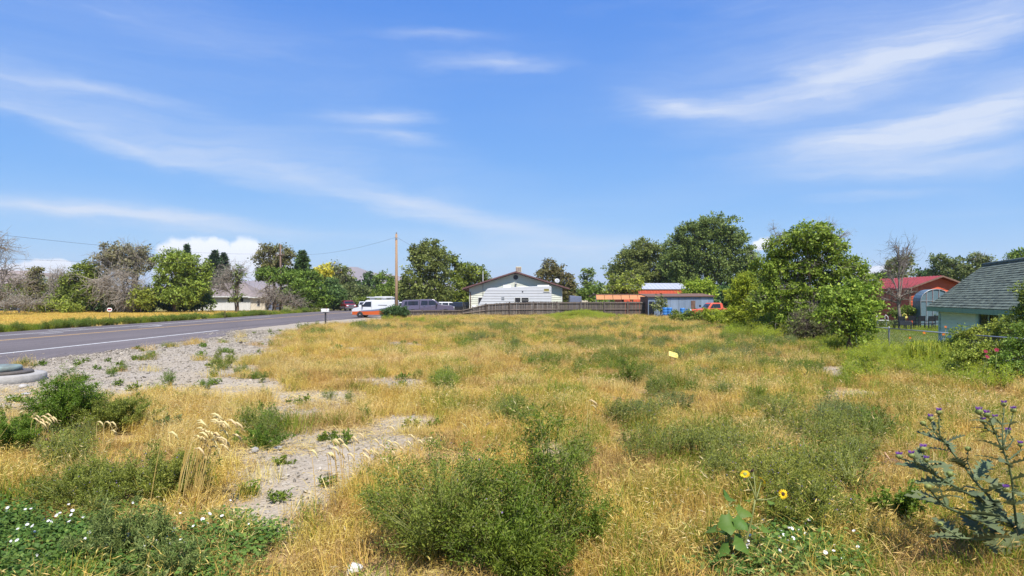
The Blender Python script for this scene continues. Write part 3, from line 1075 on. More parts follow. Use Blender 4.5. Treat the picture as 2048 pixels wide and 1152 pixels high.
def build_fence():
    D = 82.0
    e = thing('wooden_fence', 'weathered grey board fence stepping down beside the parked pickup', 'fence', (gx(1130, D), D, 0))
    posts = [810, 845, 886, 925, 972, 1019, 1067, 1114, 1161, 1208, 1255, 1301]
    topz = {810: .82, 845: .82, 886: .82, 925: .84, 972: 1.60}
    tz = lambda x: float(np.interp(x, [gx(p, D) for p in (800, 925, 972, 1019, 1067, 1305)], [.80, .82, 1.58, 1.76, 1.82, 1.86]))
    for p in posts:
        x = gx(p, D)
        MB().box((x - .075, D - .22, -.05), (x + .075, D - .06, tz(x) + .07)).build('post', 'fence_wood', e, local=False)
    for a, b in zip(posts[:-1], posts[1:]):
        x0, x1 = gx(a, D) + .06, gx(b, D) - .06
        for k in ((.06, .5, .93) if a >= 925 else (.2, .88)):
            m = MB()
            z0, z1 = tz(x0) * k, tz(x1) * k
            m.prism([(x0, D - .13, z0 - .05), (x1, D - .13, z1 - .05), (x1, D - .13, z1 + .05), (x0, D - .13, z0 + .05)], (0, .10, 0))
            m.build('rail', 'fence_rail', e, local=False)
    base = {}
    x = gx(812, D)
    prng = random.Random(5)
    while x < gx(1302, D):
        w = .138
        h = round(tz(x) + prng.uniform(-.03, .03), 2)
        key = (h,)
        if key not in base:
            base[key] = MB().box((0, 0, 0), (w, .022, h)).mesh('board', ['fence_wood'])
        o = link(base[key], 'board', e)
        o.location = (x - e.location.x, -.028, 0)
        o.rotation_euler = (0, R(prng.uniform(-.5, .5)), 0)
        x += w + prng.uniform(.004, .014)


build_fence()


def build_left_house():
    D = 132.0
    e = thing('bungalow', 'low white bungalow with a brown hip roof behind the grey dead tree', 'house', (gx(470, D), D, 0))
    O, U, Nn = (0, D, 0), (1, 0, 0), (0, -1, 0)
    x0, x1 = gx(392, D), gx(506, D)
    MB().box((x0, D, 0), (x1, D + 9, 2.75)).build('wall', 'white_wall', e, local=False)
    x2 = gx(536, D)
    MB().box((x1, D - 1.6, 0), (x2, D + 7, 2.6)).build('wing_wall', 'cream_wall', e, local=False)

    def hip(a, b, y0, y1, z0, z1):
        cy = (y0 + y1) / 2; k = (y1 - y0) / 2
        m = MB()
        A, B, C, Dd = (a, y0, z0), (b, y0, z0), (b, y1, z0), (a, y1, z0)
        E, G = (a + k * .8, cy, z1), (b - k * .8, cy, z1)
        m.face([A, B, G, E]); m.face([C, Dd, E, G]); m.face([B, C, G]); m.face([Dd, A, E]); m.face([Dd, C, B, A])
        m.build('roof', 'roof_grey', e, local=False)
        MB().box((a, y0 - .06, z0 - .22), (b, y0 - .003, z0 - .01)).build('fascia', 'white_paint', e, local=False)
    hip(x0 - .6, x1 + .6, D - .6, D + 9.6, 2.78, 5.6)
    hip(x1 - .1, x2 + 1.2, D - 2.2, D + 7.5, 2.63, 4.4)
    for p0, p1, za, zb in ((419, 426, .9, 2.3), (455, 461, 1.3, 2.1), (480, 487, 1.2, 2.2)):
        window(e, O, U, Nn, gx(p0, D), gx(p1, D), max(za, 1.55), max(zb, 2.45), off=.01)
    window(e, (0, D - 1.6, 0), U, Nn, gx(521, D), gx(526, D), .8, 2.2)
    MB().box((gx(541, D), D - 1, 0), (gx(552, D), D + 4, 2.3)).build('garage_wing', 'tarp_blue', e, local=False)
    # vinyl fence in front
    Df = 122.0
    v = thing('vinyl_fence', 'white vinyl panel fence in front of the low bungalow', 'fence', (gx(450, Df), Df, 0))
    ps = [398, 417, 430, 453, 484, 494, 500]
    for p in ps:
        x = gx(p, Df)
        MB().box((x - .07, Df - .07, 0), (x + .07, Df + .07, 1.6)).build('post', 'white_paint', v, local=False)
    for a, b in zip(ps[:-1], ps[1:]):
        xa, xb = gx(a, Df) + .07, gx(b, Df) - .07
        n = max(2, int((xb - xa) / .3))
        for k in range(n):
            MB().box((xa + (xb - xa) * k / n, Df - .02, .1), (xa + (xb - xa) * (k + 1) / n - .012, Df + .02, 1.3)).build('panel', 'white_paint', v, local=False)
        MB().box((xa, Df - .035, 1.31), (xb, Df + .035, 1.45)).build('rail', 'white_paint', v, local=False)


build_left_house()


def build_far_left_house():
    D = 125.0
    e = thing('house', 'two storey house with dark roof and blue windows half hidden by dead branches', 'house', (gx(10, D), D, 0))
    x0, x1 = gx(-60, D), gx(40, D)
    MB().box((x0, D, 0), (x1, D + 9, 5.2)).build('wall', 'tarp_blue', e, local=False)
    ext = gx(128, D)
    MB().prism([(x0 - .5, D - .7, 5.1), (x1 + .6, D - .7, 5.1), (x1 + .4, D + 4.5, 7.7), (x0 - .5, D + 4.5, 7.7)], (0, .05, .18)).build('roof', 'roof_grey', e, local=False)
    MB().prism([(x1 + .3, D + 4.5, 7.5), (ext, D + 4.5, 5.6), (ext, D + 4.5, 5.3), (x1 + .3, D + 4.5, 7.0)], (0, 4, 0)).build('roof', 'roof_grey', e, local=False)
    MB().box((x1 + .3, D + 5, 0), (ext - .4, D + 9, 5.3)).build('wing_wall', 'tarp_blue', e, local=False)
    for p in (-5, 12, 24):
        window(e, (0, D, 0), (1, 0, 0), (0, -1, 0), gx(p, D), gx(p + 9, D), 3.4, 4.8, 'white_paint', 'glass_blue')
    m = MB()
    for k in range(26):
        x = gx(-10, D) + k * .17
        m.box((x, D - 1.6, 2.2), (x + .05, D - 1.55, 3.1))
    m.box((gx(-10, D), D - 1.62, 3.1), (gx(-10, D) + 4.4, D - 1.53, 3.18)); m.box((gx(-10, D), D - 1.62, 2.05), (gx(-10, D) + 4.4, D, 2.2))
    for k in (0, 4.25):
        m.box((gx(-10, D) + k, D - 1.66, 0), (gx(-10, D) + k + .12, D - 1.54, 2.05))
    m.build('balcony', 'white_paint', e, local=False)


build_far_left_house()


def build_yard_buildings():
    # red barn
    D = 97.0
    xa, xb = gx(1248, D), gx(1371, D)
    e = thing('barn', 'red metal barn with a pale tin roof in front of the big elms', 'barn', ((xa + xb) / 2, D, 0))
    MB().box((xa, D, 0), (xb, D + 9, 3.62)).build('wall', 'barn_red', e, local=False)
    m = MB()
    x = xa + .1
    while x < xb - .1:
        MB().box((x, D - .045, 0.0), (x + .07, D - .002, 3.60)).build('rib', 'barn_red', e, local=False)
        x += .43
    for s, (ya, yb) in (('f', (D - .12, D + 4.5)), ('b', (D + 9.45, D + 4.5))):
        o = MB().prism([(xa - .4, ya, 3.64), (xb + .5, ya, 3.64), (xb + .5, yb, 4.62), (xa - .4, yb, 4.62)], (0, 0, .05)).build('roof', 'roof_tin', e, local=False)
        if s == 'f':
            x = xa
            while x < xb + .4:
                MB().prism([(x, ya - .01, 3.695), (x + .05, ya - .01, 3.695), (x + .05, yb, 4.675), (x, yb, 4.675)], (0, 0, .03)).build('rib', 'roof_tin', o, local=False)
                x += .6
    MB().prism([(xb, D, 3.62), (xb, D + 9, 3.62), (xb, D + 4.5, 4.55)], (-.1, 0, 0)).build('gable', 'barn_red', e, local=False)
    # blue grey tin shed
    D = 80.0
    xa, xb = gx(1296, D), gx(1427, D)
    e = thing('shed', 'blue grey corrugated metal shed with a flat roof behind the vines', 'shed', ((xa + xb) / 2, D, 0))
    MB().box((xa + .02, D + .02, 0), (xb - .02, D + 5, 2.5)).build('wall', 'rust_brown', e, local=False)
    x = xa
    k = 0
    prng = random.Random(2)
    while x < xb - .2:
        w = min(.92, xb - x)
        pm = MB()
        n = 7
        for i in range(n):
            u0, u1 = x + w * i / n, x + w * (i + 1) / n
            um = (u0 + u1) / 2
            pm.face([(u0, D, 0), (um, D - .05, 0), (um, D - .05, 2.42), (u0, D, 2.42)])
            pm.face([(um, D - .05, 0), (u1, D, 0), (u1, D, 2.42), (um, D - .05, 2.42)])
        o = pm.build('panel', 'tin_blue', e, local=False)
        x += w + .012
    MB().prism([(xa - .15, D - .25, 2.44), (xb + .15, D - .25, 2.50), (xb + .15, D + 5.2, 2.85), (xa - .15, D + 5.2, 2.8)], (0, 0, .08)).build('roof', 'rust_brown', e, local=False)
    MB().box((gx(1298, D), D - .13, .1), (gx(1308, D), D - .06, 1.9)).build('doorway_shade', 'glass_dark', e, local=False)  # solid dark sheet painted in for the shade inside the door opening
    MB().box((gx(1382, D), D - .12, .1), (gx(1390, D), D - .06, 2.0)).build('door', 'rust_brown', e, local=False)
    # carport with orange valance
    D = 87.0
    xa, xb = gx(1192, D), gx(1292, D)
    e = thing('carport', 'open carport with an orange sheet valance behind the fence corner', 'carport', ((xa + xb) / 2, D, 0))
    MB().box((xa, D + .1, 2.72), (xb + 1.0, D + 5, 2.86)).build('roof', 'rust_brown', e, local=False)
    n = 6
    for i in range(n):
        u0, u1 = xa + (xb - xa) * i / n + .03, xa + (xb - xa) * (i + 1) / n - .03
        MB().prism([(u0, D + .08, 2.70), (u1, D + .08, 2.70), (u1, D - .35, 2.14), (u0, D - .35, 2.14)], (0, .03, .02)).build('valance_sheet', 'orange_sheet', e, local=False)
    MB().prism([(xb + .03, D + .08, 2.7), (xb + 1.0, D + .08, 2.7), (xb + .8, D - .2, 2.2), (xb + .03, D - .33, 2.16)], (0, .03, .02)).build('valance_sheet', 'orange_sheet', e, local=False)
    for p in (1192, 1218, 1265, 1290):
        x = gx(p, D)
        MB().box((x, D + .2, 0), (x + .12, D + .32, 2.72)).build('post', 'white_paint', e, local=False)
        MB().prism([(x + .12, D + .24, 2.7), (x + .55, D + .24, 2.7), (x + .12, D + .24, 2.2)], (0, .06, 0)).build('brace', 'white_paint', e, local=False)
    # grey blue ribbed container and far brown roof
    D = 91.0
    a = at(1140, 602, D)
    e = thing('skip', 'grey blue ribbed bin with sloping lid behind the fence', 'bin', (a.x + 1, D, 0))
    MB().prism([(gx(1138.5, D), D, 0), (gx(1165, D), D, 0), (gx(1163, D), D, 2.55), (gx(1140, D), D, 2.7)], (0, 2, 0)).build('body', 'tarp_blue', e, local=False, bevel=.03)
    for k in range(8):
        x = gx(1141, D) + k * .21
        MB().box((x, D - .05, .1), (x + .05, D - .002, 2.45)).build('rib', 'tarp_blue', e, local=False)
    D = 150.0
    e = thing('house', 'distant house with a low reddish brown roof beyond the fence', 'house', (gx(1158, D), D, 0))
    x0, x1 = gx(1140, D), gx(1176, D)
    MB().box((x0, D, 0), (x1, D + 7, 2.7)).build('wall', 'cream_wall', e, local=False)
    MB().prism([(x0 - .5, D - .5, 2.7), (x1 + .5, D - .5, 2.7), (x1 - .3, D + 3.5, 3.7), (x0 + .4, D + 3.5, 3.7)], (0, 0, .12)).build('roof', 'roof_maroon', e, local=False)


build_yard_buildings()


def build_red_garage():
    D = 55.0
    xa, xb = gx(1819, D), gx(1938, D)
    xc = gx(1880, D)
    hw = (xb - xa) / 2
    xc = (xa + xb) / 2
    ze, zr = 3.16, 4.16
    L = 9.0
    e = thing('garage', 'red board sided garage with crimson metal roof behind the green shingled cottage', 'garage', (xc, D, 0))
    wall_prism(e, (xc, D + .02, 0), (1, 0, 0), (0, -1, 0), [(-hw, 0), (hw, 0), (hw, ze), (0, zr - .14), (-hw, ze)], L, 'siding_red')

    def span(z):
        if z <= ze: return -hw, hw
        k = (zr - .14 - z) / (zr - .14 - ze) * hw
        return -max(k, 0), max(k, 0)
    lap_siding(e, (xc, D, 0), (1, 0, 0), (0, -1, 0), span, .05, zr - .16, .23, 'siding_red', proud=.035)
    lap_siding(e, (xa, D + .05, 0), (0, 1, 0), (-1, 0, 0), lambda z: (0, L), .05, ze, .23, 'siding_red', proud=.035)
    gable_roof(e, (xc, D, 0), (1, 0, 0), (0, -1, 0), hw + .32, ze - .04, zr, .45, L + .3, .09, 'roof_red', 'rust_brown')
    # ribs on the slope in view
    sl = (zr - ze + .04) / (hw + .32)
    y = D - .3
    while y < D + L:
        MB().prism([(xc - hw - .30, y, ze - .015), (xc - .04, y, zr + .0), (xc - .04, y, zr + .035), (xc - hw - .30, y, ze + .02)], (0, .045, 0)).build('rib', 'roof_red', e, local=False)
        y += .45
    flat_on((xc, D, 0), (1, 0, 0), (0, -1, 0), -hw - .05, -hw + .09, 0, ze, .036, .07).build('corner_trim', 'rust_brown', e, local=False)
    # arched greenhouse
    D = 51.0
    x0, x1 = gx(1841, D), gx(1903, D)
    xc, r = (x0 + x1) / 2, (x1 - x0) / 2
    g = thing('greenhouse', 'small arched greenhouse with cloudy blue panels before the red garage', 'greenhouse', (xc, D, 0))
    arch = [(-r, 0)] + [(-r * math.cos(a), 2.05 + .92 * math.sin(a)) for a in np.linspace(0, math.pi, 13)] + [(r, 0)]
    for i in range(len(arch) - 1):
        a, b = arch[i], arch[i + 1]
        MB().prism([(xc + a[0], D, a[1]), (xc + b[0], D, b[1]), (xc + b[0] * .985, D, b[1] - .015), (xc + a[0] * .985, D, a[1] - .015)], (0, 1.0, 0)).build('roof_panel', 'glass_house', g, local=False)
    for i in range(5):
        u0, u1 = -r + 2 * r * i / 5 + .03, -r + 2 * r * (i + 1) / 5 - .03
        t0 = 2.05 + .92 * math.sqrt(max(0, 1 - (u0 / r) ** 2)); t1 = 2.05 + .92 * math.sqrt(max(0, 1 - (u1 / r) ** 2))
        MB().prism([(xc + u0, D + .02, 0), (xc + u1, D + .02, 0), (xc + u1, D + .02, t1), (xc + u0, D + .02, t0)], (0, .02, 0)).build('front_panel', 'glass_house', g, local=False)
    rib = [(xc + a[0], D - .02, a[1]) for a in arch]
    MB().tube(rib, .035, 6).build('frame', 'grey_metal', g, local=False)
    for i in range(1, 5):
        u = -r + 2 * r * i / 5
        MB().box((xc + u - .025, D - .03, 0), (xc + u + .025, D + .015, 2.05 + .92 * math.sqrt(1 - (u / r) ** 2))).build('bar', 'grey_metal', g, local=False)
    MB().box((xc - r, D - .035, 2.02), (xc + r, D + .012, 2.08)).build('bar', 'grey_metal', g, local=False)


build_red_garage()


def build_cottage():
    c0 = Vector((gx(1855, 30.8), 30.8, 0))
    ed = Vector((0.33, 0.944, 0)).normalized()          # along the eave, away from the camera
    nd = Vector((ed.y, -ed.x, 0))                       # from the eave towards the ridge
    zE, zR, w, L = 1.84, 3.74, 2.25, 13.0
    e = thing('cottage', 'pale teal cottage with a steep green shingle roof beside the chain link fence', 'house', c0 - ed * 5)
    U = -ed
    O = c0 + nd * .42 - ed * .45
    Nn = -nd
    zw = zE + .42 / w * (zR - zE) - .16
    MB().prism([O + Nn * -.03, O + Nn * -.03 + Zv * zw, O + nd * (w * 2 - .84) + Zv * zw, O + nd * (w * 2 - .84)], U * (L - 1)).build('wall', 'siding_teal', e, local=False)
    wd0, wd1 = 5.2, 7.4
    lap_siding(e, O, U, Nn, lambda z: (0, wd0 - .2), .05, zw, .21, 'siding_teal', proud=.055)
    lap_siding(e, O, U, Nn, lambda z: (wd1 + .2, L - 1), .05, zw, .19, 'siding_teal')
    lap_siding(e, O, U, Nn, lambda z: (wd0 - .2, wd1 + .2), .05, .7, .19, 'siding_teal')
    flat_on(O, U, Nn, -.06, .12, 0, zw, .057, .075).build('corner_trim', 'trim_teal', e, local=False)
    flat_on(O, U, Nn, wd0 - .2, wd0, .7, zw, .0, .07).build('window_trim', 'trim_teal', e, local=False)
    flat_on(O, U, Nn, wd1, wd1 + .2, .7, zw, .0, .07).build('window_trim', 'trim_teal', e, local=False)
    window(e, O, U, Nn, wd0 + .08, wd1 - .08, .8, zw - .1, 'trim_teal', 'glass_dark', True)
    # roof: deck, fascia, shingles laid in courses
    dz = (zR - zE)
    A, B = c0 + Zv * zE, c0 + Zv * zE - ed * L
    Rg = nd * w + Zv * dz
    th = Zv * .10
    roof = MB().prism([A, A + Rg, A + nd * w * 2, A + nd * w * 2 - th, A + Rg - th, A - th], -ed * L).build('roof', 'shingle_green', e, local=False)
    nrm = Rg.cross(ed).normalized()
    if nrm.z < 0: nrm = -nrm
    MB().prism([A - nd * .03 - Zv * .015, A - nd * .005 - Zv * .015, A - nd * .005 - Zv * .20, A - nd * .03 - Zv * .20], -ed * L).build('fascia', 'trim_green', roof, local=False)
    MB().prism([A + ed * .003 - Zv * .02, A + Rg + ed * .003 - Zv * .02, A + Rg + ed * .003 - Zv * .2, A + ed * .003 - Zv * .2], ed * .03).build('fascia', 'trim_green', roof, local=False)
    prng = random.Random(8)
    sl = Rg.length
    ru = Rg / sl
    expo = .15
    rows = int(sl / expo)
    count, rest = 0, MB()
    meshes = []
    for v in range(6):
        ww = .26 + .05 * v
        q = MB()
        t0, t1 = .030 + .004 * (v % 3), .006
        # local: x along eave, y up the slope, z normal
        q.v = [(0, -.02, 0), (ww, -.02, 0), (ww, .20, 0), (0, .20, 0), (0, -.02, t0), (ww, -.02, t0), (ww, .20, t1), (0, .20, t1)]
        q.f = [(4, 5, 6, 7), (0, 1, 5, 4), (1, 2, 6, 5), (3, 0, 4, 7), (0, 3, 2, 1)]
        q.m = [0] * 5; q.sm = [False] * 5
        meshes.append((ww, q))
    baked = [(ww, q.mesh('shingle', ['shingle_green'])) for ww, q in meshes]
    basis = Matrix((-ed, ru, nrm)).transposed().to_4x4()
    from_e = Matrix.Translation(-e.location)
    for r in range(rows):
        u = -prng.uniform(0, .3)
        while u < L - .1:
            k = prng.randrange(6)
            ww, me = baked[k]
            u0 = max(u, 0)
            if u0 + ww > L: break
            pos = A + ru * (r * expo) - ed * u0 + nrm * (.004 + .0009 * (r % 3))
            if u0 < 8.2 and count < 300 and (r * 7 + int(u0 * 3)) % 3 != 3:
                if prng.random() < 0.62 or count > 0 and r < 4:
                    o = link(me, 'shingle', roof)
                    o.matrix_basis = Matrix.Translation(pos) @ basis
                    count += 1
                    u += ww + .012
                    continue
            Mx = Matrix.Translation(pos) @ basis
            n0 = len(rest.v)
            rest.v += [tuple(Mx @ Vector(p)) for p in meshes[k][1].v]
            rest.f += [tuple(i + n0 for i in f) for f in meshes[k][1].f]; rest.m += [0] * 5; rest.sm += [False] * 5
            u += ww + .012
    o = rest.build('shingles', 'shingle_green', roof, local=False)
    o['kind'] = 'stuff'
    MB().tube([A + Rg + Zv * .03, A + Rg - ed * L + Zv * .03], .09, 8).build('ridge_cap', 'shingle_green', roof, local=False)


build_cottage()


def build_chainlink():
    e = thing('chain_link_fence', 'chain link fence with steel top rail beside the teal cottage', 'fence', (14.5, 26, 0))
    h = 1.07
    pts = [(14.6, 27.6), (14.5, 25.0), (14.4, 21.0), (14.55, 17.5), (14.6, 14.5), (14.6, 11)]
    for x, y in pts:
        MB().lathe([(.032, -.05), (.032, h + .04), (.02, h + .07)], 8, 0, (x, y, 0)).build('post', 'grey_metal', e, local=False)
    for a, b in zip(pts[:-1], pts[1:]):
        MB().tube([(a[0], a[1], h), (b[0], b[1], h)], .022, 6).build('top_rail', 'galvanised', e, local=False)
        m = MB()
        ln = math.hypot(b[0] - a[0], b[1] - a[1])
        ux, uy = (b[0] - a[0]) / ln, (b[1] - a[1]) / ln
        s = .11
        n = int((ln + h) / s)
        for i in range(n):
            for dr in (1, -1):
                u0 = i * s - (h if dr == 1 else 0)
                p0, p1 = (u0, 0.03), (u0 + dr * (h - .05), h - .02)
                if dr == -1: p0, p1 = (i * s, .03), (i * s - (h - .05), h - .02)
                (ua, za), (ub, zb) = p0, p1
                # clip to the bay
                def clip(ua, za, ub, zb):
                    for lim, sg in ((0, 1), (ln, -1)):
                        fa, fb = sg * (ua - lim), sg * (ub - lim)
                        if fa < 0 and fb < 0: return None
                        if fa < 0 or fb < 0:
                            t = fa / (fa - fb); um, zm = ua + (ub - ua) * t, za + (zb - za) * t
                            if fa < 0: ua, za = um, zm
                            else: ub, zb = um, zm
                    return ua, za, ub, zb
                c = clip(ua, za, ub, zb)
                if c and abs(c[0] - c[2]) > .02:
                    m.tube([(a[0] + ux * c[0], a[1] + uy * c[0], c[1]), (a[0] + ux * c[2], a[1] + uy * c[2], c[3])], .0022, 3, cap=False)
        m.build('wire_mesh', 'galvanised', e, local=False)


build_chainlink()
# ------------------------------------------------------------------ vehicles
def make_vehicle(name, label, loc, rotz, prof, width, belt, ztop, tumble, paint, wheels, wr, panes, shields, extras, group=None, two=None, cat='pickup'):
    """local axes: x forward, y to the vehicle's left, z up. prof = side outline (x, z), panes = side windows as (x, z) polygons,
    shields = windscreen / rear window as edges ((x,z),(x,z)), extras(e, side_y) adds lamps, bumpers and gear"""
    e = thing(name, label, cat, loc, rotz, group)

    def hy(z):
        t = min(max((z - belt) / (ztop - belt), 0), 1.2)
        return width / 2 - tumble * t
    m = MB()
    n = len(prof)
    for s in (1, -1):
        m.v += [(x, s * hy(z), z) for x, z in prof]
    m.f.append(tuple(range(n))); m.f.append(tuple(range(2 * n - 1, n - 1, -1)))
    m.m += [0, 0]; m.sm += [False, False]
    for i in range(n):
        j = (i + 1) % n
        zmid = (prof[i][1] + prof[j][1]) / 2
        m.f.append((j, i, n + i, n + j)); m.m.append(0); m.sm.append(False)
    b = m.build('body', [paint], e, bevel=.045)
    if two:                                             # lower colour band: a sill panel just proud of the flank
        for s in (1, -1):
            k = MB()
            k.prism([(x, s * (hy(z) + .004), z) for x, z in two[0]], (0, s * .012, 0))
            k.build('side_panel', two[1], e)
            if len(two) > 2:
                k = MB(); k.prism([(x, s * (hy(z) + .018), z) for x, z in two[2]], (0, s * .006, 0)); k.build('side_stripe', two[3], e)
    for pl in panes:
        for s in (1, -1):
            k = MB(); k.prism([(x, s * (hy(z) + .003), z) for x, z in pl], (0, s * .010, 0)); k.build('side_window', 'glass_dark', e)
    for (x0, z0), (x1, z1), nm in shields:
        d = Vector((x1 - x0, 0, z1 - z0)).normalized()
        nn = Vector((d.z, 0, -d.x))
        if nn.z < 0: nn = -nn
        i0, i1 = .06, .08
        p = Vector((x0, 0, z0)) + d * .05; q = Vector((x1, 0, z1)) - d * .05
        k = MB()
        k.prism([Vector((p.x, hy(p.z) - i0, p.z)) + nn * .004, Vector((p.x, -hy(p.z) + i0, p.z)) + nn * .004,
                 Vector((q.x, -hy(q.z) + i1, q.z)) + nn * .004, Vector((q.x, hy(q.z) - i1, q.z)) + nn * .004], nn * .012)
        k.build(nm, 'glass_dark', e)
    for wx in wheels:
        for s in (1, -1):
            y = s * (width / 2 - .085)
            h = .13
            t = MB().lathe([(wr * .62, -h), (wr * .95, -h), (wr, -h * .6), (wr, h * .6), (wr * .95, h), (wr * .62, h)], 22, 0, (wx, y, wr), 'y').build('wheel', 'tyre', e)
            MB().lathe([(wr * .6, -.015), (wr * .55, .01), (wr * .2, .03), (wr * .12, .05)], 16, 0, (wx, y + s * (h - .03), wr), 'y').build('rim', 'car_silver', t)
            a = MB()      # dark wheel arch ring
            pts = [(wx + (wr + .07) * math.cos(q), y + s * .09, wr + (wr + .07) * math.sin(q)) for q in np.linspace(-.2, math.pi + .2, 14)]
            a.prism([pts[i] for i in range(14)], (0, -s * .02, 0)); a.build('wheel_arch', 'dark_metal', e)
    extras(e, hy)
    return e


def lamp(e, x0, x1, y0, y1, z0, z1, mt='lamp_glass', nm='headlight'):
    return MB().box((x0, y0, z0), (x1, y1, z1)).build(nm, mt, e, bevel=.015)


def build_vehicles():
    # --- white and orange cargo van, nose towards the road
    D = 77.0
    prof = [(-2.65, .42), (-2.62, 1.0), (-2.55, 2.02), (-2.35, 2.12), (.75, 2.10), (.98, 2.02), (1.62, 1.30), (2.45, 1.08), (2.62, .92), (2.64, .45),
            (2.2, .32), (-2.2, .32)]
    pane = [[(.28, 1.30), (1.42, 1.30), (.98, 1.86), (.30, 1.90)]]

    def ex(e, hy):
        lamp(e, 2.56, 2.63, .55, .9, .72, .92); lamp(e, 2.56, 2.63, -.9, -.55, .72, .92)
        MB().box((2.55, -.5, .62), (2.655, .5, .9)).build('grille', 'dark_metal', e)
        MB().box((2.5, -.98, .38), (2.74, .98, .58)).build('bumper', 'grey_metal', e, bevel=.03)
        for s in (1, -1):
            MB().box((1.25, s * 1.02, 1.30), (1.38, s * 1.22, 1.58)).build('mirror', 'dark_metal', e, bevel=.02)
            MB().box((.2, s * (hy(1.1) + .002), .55), (.215, s * (hy(1.1) + .008), 1.95)).build('door_gap', 'dark_metal', e)
            MB().tube([(-2.2, s * .7, 2.30), (.6, s * .7, 2.30)], .03, 6).build('rack_rail', 'galvanised', e)
            MB().box((-1.6, s * (hy(1.55) + .003), 1.42), (-.55, s * (hy(1.55) + .009), 1.52)).build('lettering_bar', 'grey_metal', e)
        for x in (-2.1, -1.0, .4):
            MB().box((x, -.85, 2.1), (x + .06, .85, 2.32)).build('rack_bar', 'galvanised', e)
        l = MB()
        for y in (.15, .55):
            l.box((-2.5, y, 2.34), (.95, y + .06, 2.46))
        x = -2.3
        while x < .9:
            l.box((x, .21, 2.37), (x + .05, .55, 2.42)); x += .3
        l.build('ladder', 'white_alu', e)
        MB().tube([(-1.9, -.4, 2.42), (.3, -.4, 2.42)], .09, 8).build('pipe_tube', 'white_paint', e)
    low = [(-2.62, .36), (2.56, .36), (2.58, .74), (1.5, .76), (.0, .80), (-1.0, .90), (-2.58, 1.0)]
    stripe = [(-2.5, 1.26), (-1.9, 1.24), (-.8, 1.06), (.3, .92), (1.5, .86), (1.5, .75), (0, .79), (-1.0, .89), (-2.5, .99)]
    make_vehicle('cargo_van', 'white cargo van with orange lower sides and ladder rack beside the utility pole', (gx(753, D) - .05, D, 0), math.pi - .10,
                 prof, 2.0, 1.2, 2.1, .14, 'car_white', (1.62, -1.70), .37, pane, [((1.62, 1.30), (.98, 2.02), 'windscreen')], ex, None,
                 (low, 'car_orange', stripe, 'tarp_blue'), 'van')

    # --- dark crew cab with canopy, nose away from the road
    D = 86.0
    prof = [(-3.45, .62), (-3.45, 1.22), (-3.30, 1.95), (-3.05, 2.06), (-1.10, 2.12), (-.95, 2.16), (.62, 2.18), (.95, 2.08), (1.72, 1.46), (3.05, 1.34), (3.42, 1.22), (3.46, .60),
            (3.0, .42), (-3.0, .42)]
    panes = [[(-3.0, 1.48), (-2.62, 1.48), (-2.62, 1.88), (-2.92, 1.86)], [(-2.52, 1.48), (-1.22, 1.48), (-1.22, 1.92), (-2.52, 1.90)],
             [(-.86, 1.44), (.02, 1.44), (.02, 1.98), (-.80, 1.98)], [(.14, 1.44), (1.40, 1.44), (.92, 1.90), (.78, 1.98), (.14, 1.98)]]

    def ex(e, hy):
        for s in (1, -1):
            lamp(e, 3.28, 3.475, s * .62 - .2, s * .62 + .2, .96, 1.2)
            MB().box((1.10, s * 1.0, 1.40), (1.28, s * 1.32, 1.66)).build('mirror', 'dark_metal', e, bevel=.02)
            MB().box((-1.08, s * (hy(1.2) - .01), .6), (-1.03, s * (hy(1.2) + .006), 2.05)).build('cab_gap', 'dark_metal', e)
            for x in (-.55, .45):
                MB().box((x, s * (hy(1.3) + .002), 1.27), (x + .22, s * (hy(1.3) + .025), 1.31)).build('door_handle', 'chrome', e)
            MB().box((.06, s * (hy(1.0) + .001), .55), (.075, s * (hy(1.0) + .006), 1.95)).build('door_gap', 'dark_metal', e)
        MB().box((3.40, -.62, .78), (3.50, .62, 1.24)).build('grille', 'chrome', e, bevel=.02)
        MB().box((3.35, -1.0, .45), (3.60, 1.0, .72)).build('bumper', 'chrome', e, bevel=.03)
    make_vehicle('pickup_truck', 'dark purple crew cab pickup with a canopy over its bed', (gx(856, D), D, 0), 0.06,
                 prof, 2.02, 1.42, 2.15, .16, 'car_dark', (2.35, -1.95), .42, panes, [((1.72, 1.46), (.95, 2.08), 'windscreen'), ((-3.45, 1.3), (-3.30, 1.95), 'rear_window')], ex)

    # --- red and silver pickup coming along the road
    def pick(e, hy):
        for s in (1, -1):
            lamp(e, 2.62, 2.80, s * .68 - .18, s * .68 + .18, .86, 1.08)
            MB().box((.86, s * .98, 1.28), (1.02, s * 1.25, 1.52)).build('mirror', 'dark_metal', e, bevel=.02)
        MB().box((2.72, -.52, .74), (2.84, .52, 1.1)).build('grille', 'chrome', e, bevel=.02)
        MB().box((2.66, -.97, .42), (2.90, .97, .68)).build('bumper', 'chrome', e, bevel=.03)
        MB().box((-2.9, -.95, .45), (-2.72, .95, .66)).build('bumper', 'chrome', e, bevel=.03)
    prof = [(-2.78, .55), (-2.78, 1.22), (-1.0, 1.24), (-.92, 1.32), (-.86, 1.78), (-.7, 1.86), (.55, 1.88), (.78, 1.78), (1.42, 1.26), (2.55, 1.14), (2.78, 1.0), (2.78, .52), (2.4, .38), (-2.4, .38)]
    panes = [[(-.74, 1.30), (.0, 1.30), (.0, 1.72), (-.70, 1.72)], [(.1, 1.30), (1.18, 1.30), (.74, 1.68), (.62, 1.72), (.1, 1.72)]]
    low = [(-2.74, .44), (2.70, .44), (2.70, .80), (-2.74, .80)]
